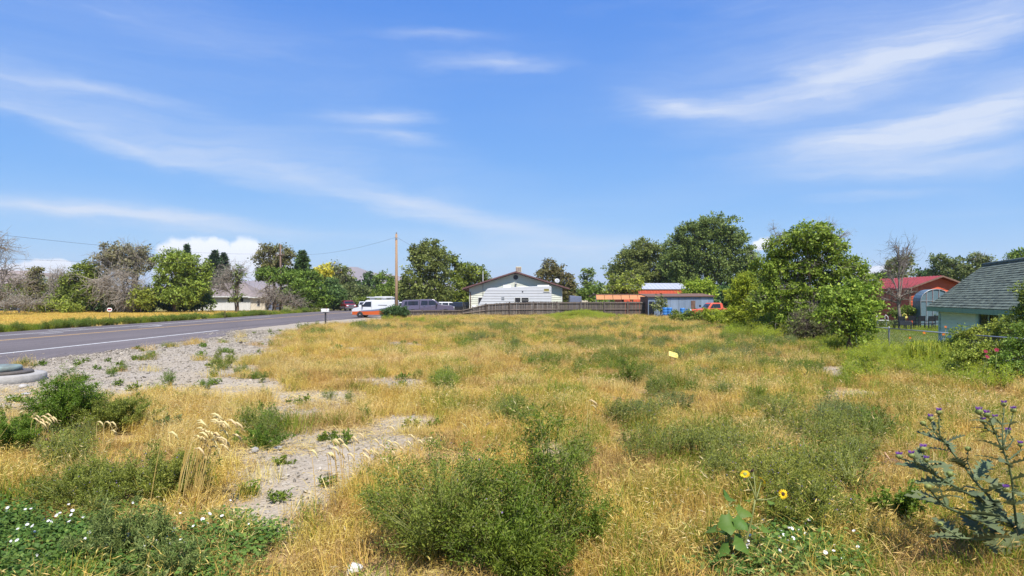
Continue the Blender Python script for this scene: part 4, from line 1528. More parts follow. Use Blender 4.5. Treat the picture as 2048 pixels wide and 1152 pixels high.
    make_vehicle('pickup_truck', 'dark red pickup with silver lower body driving up the road', (gx(695, 122), 122, 0.02), R(-62),
                 prof, 1.98, 1.28, 1.86, .14, 'car_red', (1.85, -1.65), .40, panes, [((1.42, 1.26), (.78, 1.78), 'windscreen'), ((-.92, 1.34), (-.86, 1.78), 'rear_window')], pick, None, (low, 'car_silver'))
    # --- old orange red single cab
    prof = [(-2.6, .55), (-2.6, 1.12), (-.95, 1.14), (-.86, 1.68), (-.7, 1.78), (.30, 1.78), (.45, 1.68), (.90, 1.12), (2.35, 1.04), (2.6, .96), (2.6, .5), (2.2, .38), (-2.3, .38)]
    panes = [[(-.62, 1.20), (.58, 1.20), (.26, 1.64), (-.58, 1.66)]]
    D = 73.0
    make_vehicle('pickup_truck', 'old orange red single cab pickup parked behind the vines by the tin shed', (gx(1424, D), D, 0), math.pi + .08,
                 prof, 1.95, 1.15, 1.78, .13, 'car_old_red', (1.6, -1.5), .38, panes, [((.90, 1.12), (.45, 1.68), 'windscreen'), ((-.95, 1.16), (-.86, 1.68), 'rear_window')], pick)
    # --- suv shapes: white one on the road beyond the van, white and black ones behind the dark pickup
    prof = [(-2.3, .5), (-2.34, 1.1), (-2.15, 1.68), (-1.9, 1.76), (.35, 1.76), (.6, 1.68), (1.2, 1.16), (2.1, 1.02), (2.32, .86), (2.34, .48), (2.0, .34), (-2.0, .34)]
    panes = [[(-1.9, 1.18), (-1.05, 1.18), (-1.05, 1.62), (-1.82, 1.62)], [(-.95, 1.18), (-.08, 1.18), (-.08, 1.64), (-.95, 1.64)], [(.02, 1.18), (1.0, 1.18), (.56, 1.62), (.02, 1.64)]]

    def ex(e, hy):
        for s in (1, -1):
            lamp(e, 2.15, 2.36, s * .66 - .2, s * .66 + .2, .74, .9)
            MB().box((.72, s * .94, 1.16), (.85, s * 1.12, 1.34)).build('mirror', 'dark_metal', e, bevel=.02)
        MB().box((2.22, -.44, .62), (2.37, .44, .9)).build('grille', 'dark_metal', e)
        MB().box((2.2, -.9, .36), (2.42, .9, .56)).build('bumper', 'grey_metal', e, bevel=.03)
    sh = [((1.2, 1.16), (.6, 1.68), 'windscreen'), ((-2.34, 1.14), (-2.15, 1.68), 'rear_window')]
    for px, D, rz, paint, lb in ((728, 112, R(-75), 'car_white', 'white car on the road just beyond the nose of the van'),
                                 (897, 97, .15, 'car_white', 'white car parked behind the nose of the dark pickup'),
                                 (927, 95, 1.25, 'car_black', 'black car beside the downspout corner of the sage house'),
                                 (799, 95, .1, 'car_white', 'white car glimpsed between the utility pole and the dark pickup')):
        make_vehicle('parked_car', lb, (gx(px, D), D, 0), rz, prof, 1.85, 1.16, 1.74, .16, paint, (1.45, -1.4), .34, panes, sh, ex, 'cars parked up the road', cat='car')


build_vehicles()


# ------------------------------------------------------------------ poles, wires, signs, yard things
def build_poles():
    D = 75.0
    b, t = Vector((gx(793, D), D, 0)), at(793, 468, D)
    e = thing('utility_pole', 'tan wooden utility pole standing behind the clipped round shrub', 'utility pole', b)
    MB().tube([b - Vector((0, 0, .3)), Vector((b.x, D, 4)), Vector((b.x - .02, D, t.z))], [.19, .165, .125], 12).build('post', 'pole_wood', e, local=False)
    MB().box((b.x - .13, D - .15, t.z - .62), (b.x + .1, D - .1, t.z - .42)).build('bracket', 'grey_metal', e, local=False)
    ins = MB().lathe([(.05, 0), (.08, .06), (.06, .12), (.08, .18), (.03, .24)], 10, 0, (b.x, D, t.z)).build('insulator', 'grey_metal', e, local=False)
    top1 = Vector((b.x, D, t.z - .35))
    D2 = 114.0
    b2, t2 = Vector((gx(561, D2), D2, 0)), at(561, 489, D2)
    e = thing('utility_pole', 'dark wooden utility pole with a red painted foot before the bungalow', 'utility pole', b2)
    MB().tube([b2 - Vector((0, 0, .3)), b2 + Vector((0, 0, 5)), t2], [.21, .18, .13], 12).build('post', 'pole_dark', e, local=False)
    MB().tube([b2 + Vector((0, 0, .4)), b2 + Vector((0, 0, 1.5))], [.225, .22], 12).build('painted_band', 'rust_brown', e, local=False)
    MB().box((b2.x - .75, D2 - .2, t2.z - 1.9), (b2.x + .75, D2 - .08, t2.z - 1.76)).build('crossarm', 'pole_dark', e, local=False)
    for k in (-.65, .65):
        MB().lathe([(.04, 0), (.07, .06), (.05, .14)], 8, 0, (b2.x + k, D2 - .14, t2.z - 1.76)).build('insulator', 'grey_metal', e, local=False)
    top2 = at(561, 507, D2)

    def sag(a, b, s, n=24):
        return [a.lerp(b, i / n) - Vector((0, 0, s * 4 * (i / n) * (1 - i / n))) for i in range(n + 1)]

    def wire(lb, a, b, s, r=.012):
        o = MB().tube(sag(a, b, s), r, 5).build('power_line', 'wire')
        tag(o, lb, 'power line', 'overhead lines')
    wire('thin overhead line between the tan pole and the dark pole', top1, top2, .9)
    wire('thin overhead line from the dark pole over the bright locust', top2, Vector((-38.5, 38, 7.0)), .8)
    wire('thin overhead line from the tan pole down to the sage house', top1, at(966, 552, 93.9), .5)
    wire('thin upper line passing behind the spruce to the dark pole', top2 + Vector((0, 0, -1.0)), Vector((-60, 52, 6.6)), 1.0)


build_poles()


def rbox(pts, y0, y1):
    return MB().prism([(x, y0, z) for x, z in pts], (0, y1 - y0, 0))


def build_small():
    # sale sign across the road
    D = 61.0
    b = Vector((gx(219.5, D), D, 0))
    e = thing('yard_sign', 'white and dark red sign on a thin stake across the road', 'sign', b)
    MB().box((b.x - .02, D - .02, -.05), (b.x + .02, D + .02, 1.15)).build('stake', 'rust_brown', e, local=False)
    w, h, z = .235, .17, 1.20
    oct_ = [(-w, -.07), (-w + .09, -h), (w - .09, -h), (w, -.07), (w, .07), (w - .09, h), (-w + .09, h), (-w, .07)]
    p = rbox([(b.x + x, z + q) for x, q in oct_], D - .035, D - .022).build('plate', 'sign_white', e, local=False)
    MB().box((b.x - .17, D - .041, z - .075), (b.x + .17, D - .0355, z + .075)).build('red_panel', 'sign_red', p, local=False)
    # second thin stake
    b = Vector((gx(450, 66), 66, 0))
    e = thing('marker_stake', 'thin bare marker stake in the verge across the road', 'stake', b)
    MB().tube([b, b + Vector((0, 0, 1.0))], .018, 6).build('stake', 'rust_brown', e, local=False)
    MB().box((b.x - .04, b.y - .02, .8), (b.x + .04, b.y + .02, .98)).build('cap', 'dark_metal', e, local=False)
    # mailbox
    D = 58.0
    b = Vector((gx(651, D), D, 0))
    e = thing('mailbox', 'white roadside mailbox on a dark post at the edge of the dry grass', 'mailbox', b)
    MB().box((b.x - .06, D - .06, -.05), (b.x + .06, D + .06, 1.02)).build('post', 'dark_metal', e, local=False)
    prof = [(-.13, 0), (.13, 0), (.13, .17)] + [(.13 * math.cos(a), .17 + .12 * math.sin(a)) for a in np.linspace(.2, math.pi - .2, 7)] + [(-.13, .17)]
    MB().prism([(b.x - .34, D + u, 1.04 + v) for u, v in prof], (.66, 0, 0)).build('box', 'white_paint', e, local=False, bevel=.01)
    MB().prism([(b.x - .365, D + u * 1.05, 1.035 + v * 1.04) for u, v in prof], (.02, 0, 0)).build('door', 'white_alu', e, local=False)
    MB().box((b.x - .22, D - .16, .98), (b.x + .22, D + .16, 1.035)).build('bracket', 'dark_metal', e, local=False)
    MB().box((b.x + .1, D - .15, 1.2), (b.x + .13, D - .135, 1.42)).build('flag', 'sign_red', e, local=False)
    # concrete manhole
    cx, cy = gx(9, 17.3), 17.3
    e = thing('manhole', 'round concrete manhole ring with an iron lid beside the road', 'manhole', (cx, cy, 0))
    MB().lathe([(.93, -.1), (.93, .19), (.90, .22), (.64, .22), (.62, .2), (.62, .0)], 40, 0, (cx, cy, 0)).build('ring', 'concrete', e, local=False)
    fr = MB().lathe([(.72, .215), (.72, .27), (.69, .29), (.55, .29)], 36, 0, (cx - .1, cy, 0)).build('frame', 'iron', e, local=False)
    MB().lathe([(.56, .27), (.56, .40), (.53, .425), (.05, .43)], 36, 0, (cx - .2, cy - .02, 0)).build('lid', ['lid_teal'], e, local=False)
    # fallen yellow board in the grass
    b = at(1347, 719, 23.2)
    e = thing('fallen_sign', 'small yellow board lying tilted in the grass', 'sign', (b.x, b.y, 0))
    m = MB().box((-.18, -.006, -.10), (.18, .006, .10))
    rot = Euler((R(-34), R(16), R(8))).to_matrix()
    c = Vector((b.x, b.y, .21))
    m.v = [tuple(c + rot @ Vector(v)) for v in m.v]
    m.build('board', 'sign_yellow', e, local=False)
    prng = random.Random(4)
    k = MB()
    for r in range(2):
        x = -.12
        while x < .12:
            w = prng.uniform(.02, .035)
            q = MB().box((x, -.009, .035 - r * .075), (x + w, -.0065, .075 - r * .075))
            n0 = len(k.v); k.v += [tuple(c + rot @ Vector(v)) for v in q.v]; k.f += [tuple(i + n0 for i in f) for f in q.f]; k.m += q.m; k.sm += q.sm
            x += w + prng.uniform(.012, .03)
    k.build('faded_print', 'sign_print', e, local=False)
    m = MB().tube([(b.x - .1, b.y + .03, .26), (b.x - .08, b.y + .1, -.02)], .012, 5); m.build('stake', 'fence_wood', e, local=False)
    m = MB().tube([(b.x + .1, b.y + .03, .22), (b.x + .08, b.y + .1, -.02)], .012, 5); m.build('stake', 'fence_wood', e, local=False)
    # blue drums
    for px, D, lb in ((1330, 76, 'blue plastic drum nearer the fence end of the pair'), (1339.5, 76, 'blue plastic drum nearer the vines of the pair'), (1365, 77.5, 'lone blue plastic drum peeping over the vines')):
        x = gx(px, D)
        z = 0.28 if px < 1350 else 0.2
        e = thing('plastic_drum', lb, 'drum', (x, D, 0), 0, 'blue drums by the tin shed')
        MB().lathe([(.26, 0), (.29, .03), (.29, .3), (.275, .32), (.29, .34), (.29, .62), (.275, .64), (.29, .66), (.29, .86), (.25, .92), (.22, .92)], 20, 0, (0, 0, z)).build('drum_body', 'barrel_blue', e)
        MB().lathe([(.05, 0), (.05, .03)], 8, 0, (.12, 0, z + .92)).build('bung', 'white_paint', e)
        MB().box((-.33, -.33, -.03), (.33, .33, z)).build('pallet_block', 'rust_brown', e)
    # stump and gate frame under the big maple
    b = Vector((gx(1530, 47), 47, 0))
    e = thing('tree_stump', 'short dark tree stump in the grass below the pale green sapling', 'stump', b)
    MB().lathe([(.30, -.05), (.25, .1), (.22, .35), (.20, .45), (.17, .46)], 12, 0, tuple(b)).build('trunk', 'bark', e, local=False)
    b = Vector((gx(1583, 41), 41, 0))
    e = thing('gate_frame', 'grey steel gate frame half buried in the leaves of the tall maple', 'gate', b)
    for k in (-.28, .30):
        MB().tube([b + Vector((k, 0, 0)), b + Vector((k, 0, 1.95))], .05, 8).build('post', 'galvanised', e, local=False)
    MB().tube([b + Vector((-.75, 0, 1.78)), b + Vector((.36, 0, 1.78))], .035, 8).build('bar', 'galvanised', e, local=False)
    MB().box((b.x + .18, b.y - .06, 1.55), (b.x + .42, b.y + .06, 2.0)).build('latch_plate', 'galvanised', e, local=False)
    # dining set in the yard
    D = 47.0

    def chair():
        e = thing('patio_chair', '', 'chair', (0, 0, 0), 0, 'black patio chairs on the lawn')
        MB().box((-.25, -.25, .42), (.25, .25, .46)).build('seat', 'chair_black', e)
        bm = MB()
        MB().prism([(-.25, .22, .62), (.25, .22, .62), (.25, .30, 1.0), (-.25, .30, 1.0)], (0, .03, 0)).build('backrest', 'chair_black', e)
        for sx in (-.24, .20):
            MB().box((sx, -.25, 0), (sx + .04, -.21, .42)).build('leg', 'chair_black', e)
            MB().prism([(sx, .21, 0), (sx + .04, .21, 0), (sx + .04, .25, .5), (sx + .04, .30, 1.0), (sx, .30, 1.0), (sx, .25, .5)], (0, .04, 0)).build('leg', 'chair_black', e)
            MB().box((sx, -.25, .62), (sx + .04, .24, .66)).build('armrest', 'chair_black', e)
        return e
    first = chair()
    spots = [(1797, 45.5, 3.3, 'black patio chair at the table end nearest the leafy maple'),
             (1822, 47.2, 2.9, 'black patio chair with a pale object hung on its back'),
             (1838.5, 46.6, 3.14, 'black patio chair third along the table towards the cottage'),
             (1860, 46.0, 3.0, 'black patio chair close to the cottage corner, set apart'),
             (1868, 47.6, 3.5, 'black patio chair half hidden by the cottage corner')]
    for i, (px, d, rz, lb) in enumerate(spots):
        o = first if i == 0 else copy_tree(first)
        o.location = (gx(px, d), d, 0); o.rotation_euler = (0, 0, rz); o['label'] = lb
    t = thing('patio_table', 'low black slatted table standing in front of the patio chairs', 'table', (gx(1806, 44.6), 44.6, 0))
    for k in range(5):
        MB().box((-.42, -.3 + k * .125, .66), (.42, -.3 + k * .125 + .11, .69)).build('slat', 'chair_black', t)
    MB().box((-.42, -.33, .42), (.42, -.305, .655)).build('apron', 'chair_black', t)
    for sx in (-.42, .36):
        for sy in (-.3, .26):
            MB().box((sx, sy, 0), (sx + .06, sy + .06, .65)).build('leg', 'chair_black', t)
    v = thing('yellow_basket', 'small straw coloured basket between the patio chairs', 'basket', (gx(1809, 47.5), 47.5, 0.0))
    MB().lathe([(.14, .70), (.2, .9), (.19, .92), (.12, .74)], 10).build('bowl', 'sign_yellow', v)
    MB().tube([(-.18, 0, .9), (-.1, 0, 1.1), (.1, 0, 1.1), (.18, 0, .9)], .015, 5).build('handle', 'sign_yellow', v)
    MB().tube([(0, 0, 0), (0, 0, .7)], .05, 6).build('stand', 'chair_black', v)
    w = thing('white_bench', 'low white garden table with two looped wire ends beside the maple', 'table', (gx(1764.5, 49), 49, 0))
    MB().box((-.40, -.2, .58), (.40, .2, .62)).build('top', 'white_paint', w)
    for s in (-1, 1):
        MB().tube([(s * .35 - .14, 0, .62), (s * .30 - .1, 0, .9), (s * .25, 0, 1.0), (s * .35 + .08, 0, .86), (s * .35 + .1, 0, .62)], .022, 6).build('loop', 'white_paint', w)
        MB().tube([(s * .3, 0, 0), (s * .34, 0, .58)], .018, 6).build('leg', 'white_paint', w)


build_small()


def build_rocks():
    prng = random.Random(21)

    def rock(lb, px, py, size, mt, flat=.6):
        D = gd(py)
        m = MB()
        n1, n2 = 9, 6
        k0 = prng.uniform(0, 10)
        for i in range(n2 + 1):
            th = math.pi * i / n2
            for j in range(n1):
                ph = 2 * math.pi * j / n1
                r = size * (1 + .28 * math.sin(3 * ph + k0) * math.sin(th) + prng.uniform(-.14, .14) * math.sin(th))
                m.v.append((gx(px, D) + r * math.sin(th) * math.cos(ph), D + r * math.sin(th) * math.sin(ph), size * flat * .5 + r * flat * math.cos(th)))
        for i in range(n2):
            for j in range(n1):
                m.f.append((i * n1 + j, (i + 1) * n1 + j, (i + 1) * n1 + (j + 1) % n1, i * n1 + (j + 1) % n1)); m.m.append(0); m.sm.append(False)
        o = m.build('rock', mt)
        tag(o, lb, 'rock', 'loose rocks on the lot')
    rock('chalky white rock at the foot of the big green weed', 708, 1140, .062, 'stone_white')
    rock('tan rock under the sunflower leaves', 1484, 1143, .055, 'stone_tan', .9)
    rock('largest grey rock just in front of the manhole ring', 46, 776, .11, 'stone', .55)
    rock('flat grey rock below the manhole ring', 52, 789, .10, 'stone', .35)
    rock('pale grey rock lowest of three near the manhole', 26, 796, .09, 'stone', .5)
    rock('dark grey rock lying on the gravel by the weed patch', 332, 749, .10, 'stone', .5)
    rock('small dark rock at the upper corner of the bare gravel patch', 510, 903, .05, 'stone', .9)
    rock('flat slab of rock on the bare gravel patch', 556, 897, .07, 'stone', .3)
    rock('white stone on the small bare spot in the middle of the lot', 786, 779, .07, 'stone_white', .5)
    rock('pale stone in the dry grass beside the drooping rye', 885, 803, .06, 'stone_white', .6)


build_rocks()
# ------------------------------------------------------------------ trees and shrubs
def bez(a, b, c, n=5):
    return [a * (1 - t) ** 2 + b * 2 * t * (1 - t) + c * t * t for t in [i / n for i in range(n + 1)]]


def tree(name, label, D, base_px, lobes, leaf='leaf_green', lsz=None, bark='bark', tr=.22, dens=1.0, twigs=0, twig_mat='twig_grey', twig_len=1.0,
         cat='tree', group=None, seed=0, trunks=1, lean=0, clr=None, asp=.62, fill=.5, twig_lobes=None, hub=None, droop=.15, base_D=None, twig_r=.014, leaves=True, nsub=7):
    r = np.random.default_rng(100 + seed)
    pr = random.Random(100 + seed)
    lsz = (lsz or 0.0036 * D) * .8
    dens = dens * 1.35
    base = Vector((gx(base_px, base_D or D), base_D or D, 0))
    e = thing(name, label, cat, base, 0, group)
    L3 = []
    for lb in lobes:
        px, py, rx, ry = lb[:4]
        c = at(px, py, D)
        s = D / F
        dd = lb[4] if len(lb) > 4 else pr.uniform(-.35, .35) * rx * s
        c.y += dd
        L3.append((c, rx * s, max(rx * s * .75, ry * s * .6), ry * s))
    zlow = min(c.z - rz for c, rx, ry, rz in L3)
    cen = sum((c for c, *_ in L3), Vector()) / len(L3)
    if hub is None:
        hb = Vector((base.x * .6 + cen.x * .4, base.y * .6 + cen.y * .4, max(zlow + .25 * (cen.z - zlow), .35 * cen.z)))
    else:
        hb = at(hub[0], hub[1], D)
    tm = MB()
    subs = []
    for k in range(trunks):
        off = Vector((pr.uniform(-.5, .5), pr.uniform(-.4, .4), 0)) * (tr * 3 if trunks > 1 else 0)
        mid = base.lerp(hb, .5) + off + Vector((pr.uniform(-.2, .2) + lean, 0, 0))
        tm.tube(bez(base + off * .3 - Vector((0, 0, .15)), mid, hb + off, 5), [tr * 1.25, tr, tr * .92, tr * .85, tr * .78, tr * .7], 8)
    for i, (c, rx, ry, rz) in enumerate(L3):
        st = base.lerp(hb, pr.uniform(.75, 1.0)) if c.z > hb.z * .8 else base.lerp(hb, max(.2, min(.9, (c.z - rz * .5) / max(hb.z, .1))))
        mid = st.lerp(c, .5) + Vector((pr.uniform(-.15, .15) * rx, pr.uniform(-.15, .15) * rx, .12 * rz))
        r0 = tr * pr.uniform(.42, .6)
        path = bez(st, mid, c + Vector((0, 0, rz * .15)), 5)
        tm.tube(path, [r0 * (1 - .14 * q) for q in range(6)], 6, cap=False)
        for q in range(nsub if leaves else nsub * 2):
            a = path[pr.randrange(2, 6)]
            d = Vector(r.normal(size=3)); d.z = abs(d.z) * .7 - droop; d.normalize()
            b = c + Vector((d.x * rx * .85, d.y * ry * .85, d.z * rz * .85))
            m2 = a.lerp(b, .5) + Vector((0, 0, .1 * rz))
            pth = bez(a, m2, b, 3)
            tm.tube(pth, [r0 * (.4 if leaves else .5), r0 * (.3 if leaves else .4), r0 * (.2 if leaves else .3), r0 * (.08 if leaves else .14)], 5, cap=False)
            subs.append((i, pth))
    tm.build('trunk', bark, e, local=False)
    if leaves:
        P, Dr, Nr = [], [], []
        for i, (c, rx, ry, rz) in enumerate(L3):
            rm = (rx * ry * rz) ** (1 / 3)
            cr = clr or min(max(.20 * rm, lsz * 1.6), 1.1)
            area = 4 * math.pi * ((rx * ry + ry * rz + rx * rz) / 3)
            nc = max(8, int(dens * 1.25 * area / (math.pi * cr * cr)))
            nl = int(min(140, max(14, 1.7 * math.pi * cr * cr / (.5 * lsz * lsz * asp * 2))))
            u = rand_dir(nc, r)
            rad = (fill + (1 - fill) * r.random(nc)) ** .8
            rad *= 1 + .16 * np.sin(u[:, 0] * 5 + i) * np.cos(u[:, 2] * 6 + i * 2) + r.normal(size=nc) * .10
            cc = np.array(c) + u * rad[:, None] * np.array([rx, ry, rz])
            keep = cc[:, 2] > .12
            cc, u = cc[keep], u[keep]
            k = r.integers(int(nl * .25), int(nl * 1.75) + 1, size=len(cc))
            idx = np.repeat(np.arange(len(cc)), k)
            off = r.normal(size=(len(idx), 3)) * np.array([.55, .55, .36]) * cr
            p = cc[idx] + off
            d = r.normal(size=(len(idx), 3)) * .8 + u[idx] * .5 + np.array([0, 0, -droop])
            nn = r.normal(size=(len(idx), 3)) * .75 + u[idx] * .45 + np.array([0, 0, .55])
            P.append(p); Dr.append(d); Nr.append(nn)
        P, Dr, Nr = np.concatenate(P), np.concatenate(Dr), np.concatenate(Nr)
        ok = P[:, 2] > .03
        P, Dr, Nr = P[ok], Dr[ok], Nr[ok]
        ln = lsz * np.clip(np.exp(r.normal(size=len(P)) * .32), .5, 1.9)
        V, f = leaf_quads(P, Dr, Nr, ln, ln * asp)
        link(mesh_np('crown', V, [(f, 0)], [leaf]), 'crown', e, local=False)
    if twigs:
        tl = set(range(len(L3))) if twig_lobes is None else set(twig_lobes)
        ss = [pth for i, pth in subs if i in tl]
        n = twigs
        k = r.integers(0, len(ss), n)
        a = np.array([[tuple(v) for v in ss[q]] for q in range(len(ss))])
        seg = r.integers(0, 3, n)
        t = r.random(n)[:, None]
        p0 = a[k, seg] * (1 - t) + a[k, seg + 1] * t
        d = r.normal(size=(n, 3)) + np.array([0, 0, .15 - droop])
        ax = unit(a[k, 3] - a[k, 0])
        d = unit(unit(d) + ax * .7)
        ll = (twig_len * r.uniform(.35, 1.2, n))[:, None]
        p1 = p0 + d * ll * .55
        p2 = p1 + unit(d + r.normal(size=(n, 3)) * .35 + np.array([0, 0, -droop * .8])) * ll * .5
        # second order twigs
        q = r.integers(0, n, n)
        tt = r.random(n)[:, None]
        s0 = p1[q] * (1 - tt) + p2[q] * tt
        d2 = unit(unit(r.normal(size=(n, 3))) + unit(p2 - p1)[q] * .8)
        s1 = s0 + d2 * ll * .3
        s2 = s1 + unit(d2 + r.normal(size=(n, 3)) * .4 + np.array([0, 0, -droop])) * ll * .3
        rr = twig_r * r.uniform(.6, 1.3, n)
        V, fq, ft = spikes(np.concatenate([p0, s0]), np.concatenate([p1, s1]), np.concatenate([p2, s2]), np.concatenate([rr, rr * .65]))
        link(mesh_np('bare_twigs', V, [(fq, 0), (ft, 0)], [twig_mat]), 'bare_twigs', e, local=False)
    return e


def conifer(label, D, px, top, base_y, half, mt='needle', seed=0, name='spruce_tree', pointy=1.0):
    r = np.random.default_rng(300 + seed)
    pr = random.Random(seed)
    s = D / F
    b = Vector((gx(px, D), D, 0))
    zt = at(px, top, D).z
    zb = max(.4, at(px, base_y, D).z)
    e = thing(name, label, 'tree', b)
    tm = MB().tube([b, Vector((b.x, b.y, zt * .6)), Vector((b.x, b.y, zt))], [.25, .15, .03], 7)
    P, Dr, Nr, Ls = [], [], [], []
    z = zb
    while z < zt - .1:
        t = (z - zb) / (zt - zb)
        rad = half * s * (1 - t) ** pointy * (.8 + .35 * pr.random()) + .12
        nb = 7 + int(5 * (1 - t))
        for k in range(nb):
            a = 2 * math.pi * (k + pr.random() * .8) / nb
            rl = rad * pr.uniform(.7, 1.1)
            d = np.array([math.cos(a), math.sin(a), .05])
            tip = np.array([b.x, b.y, z]) + d * rl + np.array([0, 0, -.12 * rl])
            tm.tube([Vector((b.x, b.y, z)), Vector(tip)], [.04, .01], 4, cap=False)
            n = int(14 + 46 * rl / 2)
            tt = r.random(n) ** .7
            p = np.array([b.x, b.y, z]) * (1 - tt[:, None]) + tip * tt[:, None] + r.normal(size=(n, 3)) * .13
            P.append(p); Dr.append(np.tile(d, (n, 1)) * .8 + r.normal(size=(n, 3)) * .6 + np.array([0, 0, .15])); Nr.append(r.normal(size=(n, 3)) * .5 + np.array([0, 0, 1]))
        z += .34 + .25 * (1 - t)
    tm.build('trunk', 'bark', e, local=False)
    P, Dr, Nr = np.concatenate(P), np.concatenate(Dr), np.concatenate(Nr)
    ln = .0042 * D * r.uniform(.6, 1.3, len(P))
    V, f = leaf_quads(P, Dr, Nr, ln, ln * .42)
    link(mesh_np('crown', V, [(f, 0)], [mt]), 'crown', e, local=False)


GL = 'trees along the far side of the road'
GB = 'trees behind the house and fence'
GR = 'trees on the cottage side'


def build_trees():
    # ---- far side of the road, from the frame edge towards the poles
    tree('dead_tree', 'bare grey dead tree with hanging twigs at the picture edge before the blue windowed house', 86, -6,
         [(-30, 480, 45, 30), (-5, 500, 32, 40), (5, 545, 42, 40), (-30, 560, 60, 50), (10, 590, 50, 25), (40, 560, 38, 16)], bark='bark_grey', tr=.2, leaves=False, twigs=700, twig_len=2.2, seed=1, droop=.35, group=GL, twig_r=.032)
    tree('dead_bush', 'tangle of bare grey brush at the field edge below the dead tree', 97, 40,
         [(15, 607, 30, 14), (45, 606, 40, 16), (78, 608, 34, 14), (-10, 612, 30, 12)], bark='bark_grey', tr=.08, leaves=False, twigs=420, twig_len=2.2, seed=2, cat='shrub', group=GL, twig_r=.036, trunks=3)
    tree('slim_tree', 'narrow dark leafy tree rising out of the grey brush', 104, 70,
         [(70, 545, 9, 16), (64, 560, 9, 22), (72, 580, 13, 26), (66, 604, 20, 18)], 'leaf_brownish', seed=3, dens=.8, twigs=500, tr=.1, group=GL)
    tree('dead_tree', 'broad grey leafless tree between the narrow tree and the green maple', 106, 105,
         [(92, 560, 26, 26), (112, 568, 24, 32), (125, 560, 14, 24), (98, 595, 34, 24)], bark='bark_grey', tr=.12, leaves=False, twigs=520, twig_len=2.3, seed=4, group=GL, trunks=3, twig_r=.034)
    tree('maple_tree', 'bright green maple next to the grey half dead locust', 103, 160,
         [(165, 545, 28, 22), (148, 562, 26, 22), (180, 566, 28, 28), (140, 590, 30, 22), (172, 596, 34, 24), (120, 605, 30, 16)], 'leaf_green', seed=5, group=GL, tr=.16, trunks=2, dens=1.0, twigs=300)
    tree('undergrowth_bush', 'low yellow green bush at the field edge below the maple', 99, 100,
         [(80, 614, 22, 10), (110, 610, 26, 12), (145, 616, 22, 9)], 'leaf_bright', seed=6, cat='shrub', group=GL, tr=.05, trunks=3, dens=.8)
    tree('locust_tree', 'tall half dead locust with a pale canopy and hanging bare branches', 103, 258,
         [(235, 505, 38, 20), (205, 520, 22, 15), (265, 508, 34, 22), (288, 528, 20, 20), (240, 535, 42, 22)], 'leaf_greyed', seed=7, group=GL, tr=.26, trunks=3, dens=.55, twigs=420, twig_len=2.4, hub=(272, 548), bark='bark_grey', fill=.35, twig_r=.034)
    tree('dead_tree', 'mass of drooping silver bare branches under the pale locust canopy', 100, 262,
         [(200, 566, 28, 26), (228, 552, 32, 20), (252, 562, 28, 26), (215, 580, 32, 18), (262, 585, 18, 20), (250, 600, 14, 10)], bark='bark_grey', tr=.2, leaves=False, twigs=900, twig_len=2.9, seed=8, droop=.55, group=GL, hub=(240, 545), twig_r=.040)
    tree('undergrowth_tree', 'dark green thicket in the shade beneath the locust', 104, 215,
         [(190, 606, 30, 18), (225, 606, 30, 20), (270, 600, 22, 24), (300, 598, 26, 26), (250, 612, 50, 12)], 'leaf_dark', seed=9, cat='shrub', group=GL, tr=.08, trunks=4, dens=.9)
    tree('bush', 'light green bush at the field edge in front of the bright locust', 99, 282,
         [(280, 590, 20, 18), (295, 602, 16, 16), (268, 606, 14, 12)], 'leaf_bright', seed=10, cat='shrub', group=GL, tr=.06, trunks=3, dens=.8)
    tree('locust_tree', 'large bright yellow green locust in front of the dark spruce', 102, 350,
         [(335, 520, 28, 22), (365, 525, 34, 26), (398, 545, 24, 22), (345, 550, 36, 24), (388, 570, 32, 22), (330, 580, 30, 22), (365, 592, 40, 22)], 'leaf_bright', seed=11, group=GL, tr=.26, trunks=2, dens=.95, twigs=500, fill=.4)
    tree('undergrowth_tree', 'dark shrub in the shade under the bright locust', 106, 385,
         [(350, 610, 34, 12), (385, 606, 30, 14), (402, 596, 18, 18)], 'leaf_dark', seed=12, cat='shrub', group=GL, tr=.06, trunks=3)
    conifer('thin spire of a spruce poking above the bright locust', 140, 374, 492, 600, 22, seed=1)
    conifer('dark broad spruce behind the bungalow roof', 150, 430, 503, 600, 36, seed=2, pointy=.75)
    conifer('dark spruce tip beside the broad spruce', 152, 448, 508, 600, 26, seed=3, pointy=.8)
    tree('dead_tree', 'grey thin crowned tree in front of the bungalow with few leaves', 108, 472,
         [(440, 560, 20, 22), (460, 550, 22, 24), (478, 545, 12, 20), (452, 575, 28, 18)], bark='bark_grey', tr=.16, leaves=False, twigs=480, twig_len=2.2, seed=13, group=GL, hub=(468, 596), twig_r=.032, base_D=108)
    tree('small_tree', 'little round leafy tree with a dark crooked trunk before the vinyl fence', 107, 475,
         [(473, 594, 11, 10), (468, 600, 8, 6), (478, 545, 9, 16), (472, 570, 7, 14)], 'leaf_olive', seed=14, group=GL, tr=.24, dens=.6)
    tree('oak_tree', 'tall dark oak with an open dome standing behind the dark pole', 116, 548,
         [(560, 502, 28, 16), (535, 498, 20, 12), (578, 515, 16, 18), (520, 514, 18, 12), (548, 525, 34, 14), (530, 545, 28, 14), (563, 545, 24, 18)], 'leaf_brownish', seed=15, group=GL, tr=.3, dens=.62, twigs=900, fill=.3)
    tree('ash_tree', 'mid green ash crown hanging below the oak beside the dark pole', 112, 560,
         [(530, 548, 28, 14), (560, 552, 30, 18), (588, 556, 28, 20), (600, 575, 30, 22), (620, 560, 22, 20), (575, 590, 22, 16)], 'leaf_green', seed=16, group=GL, tr=.24, dens=.8)
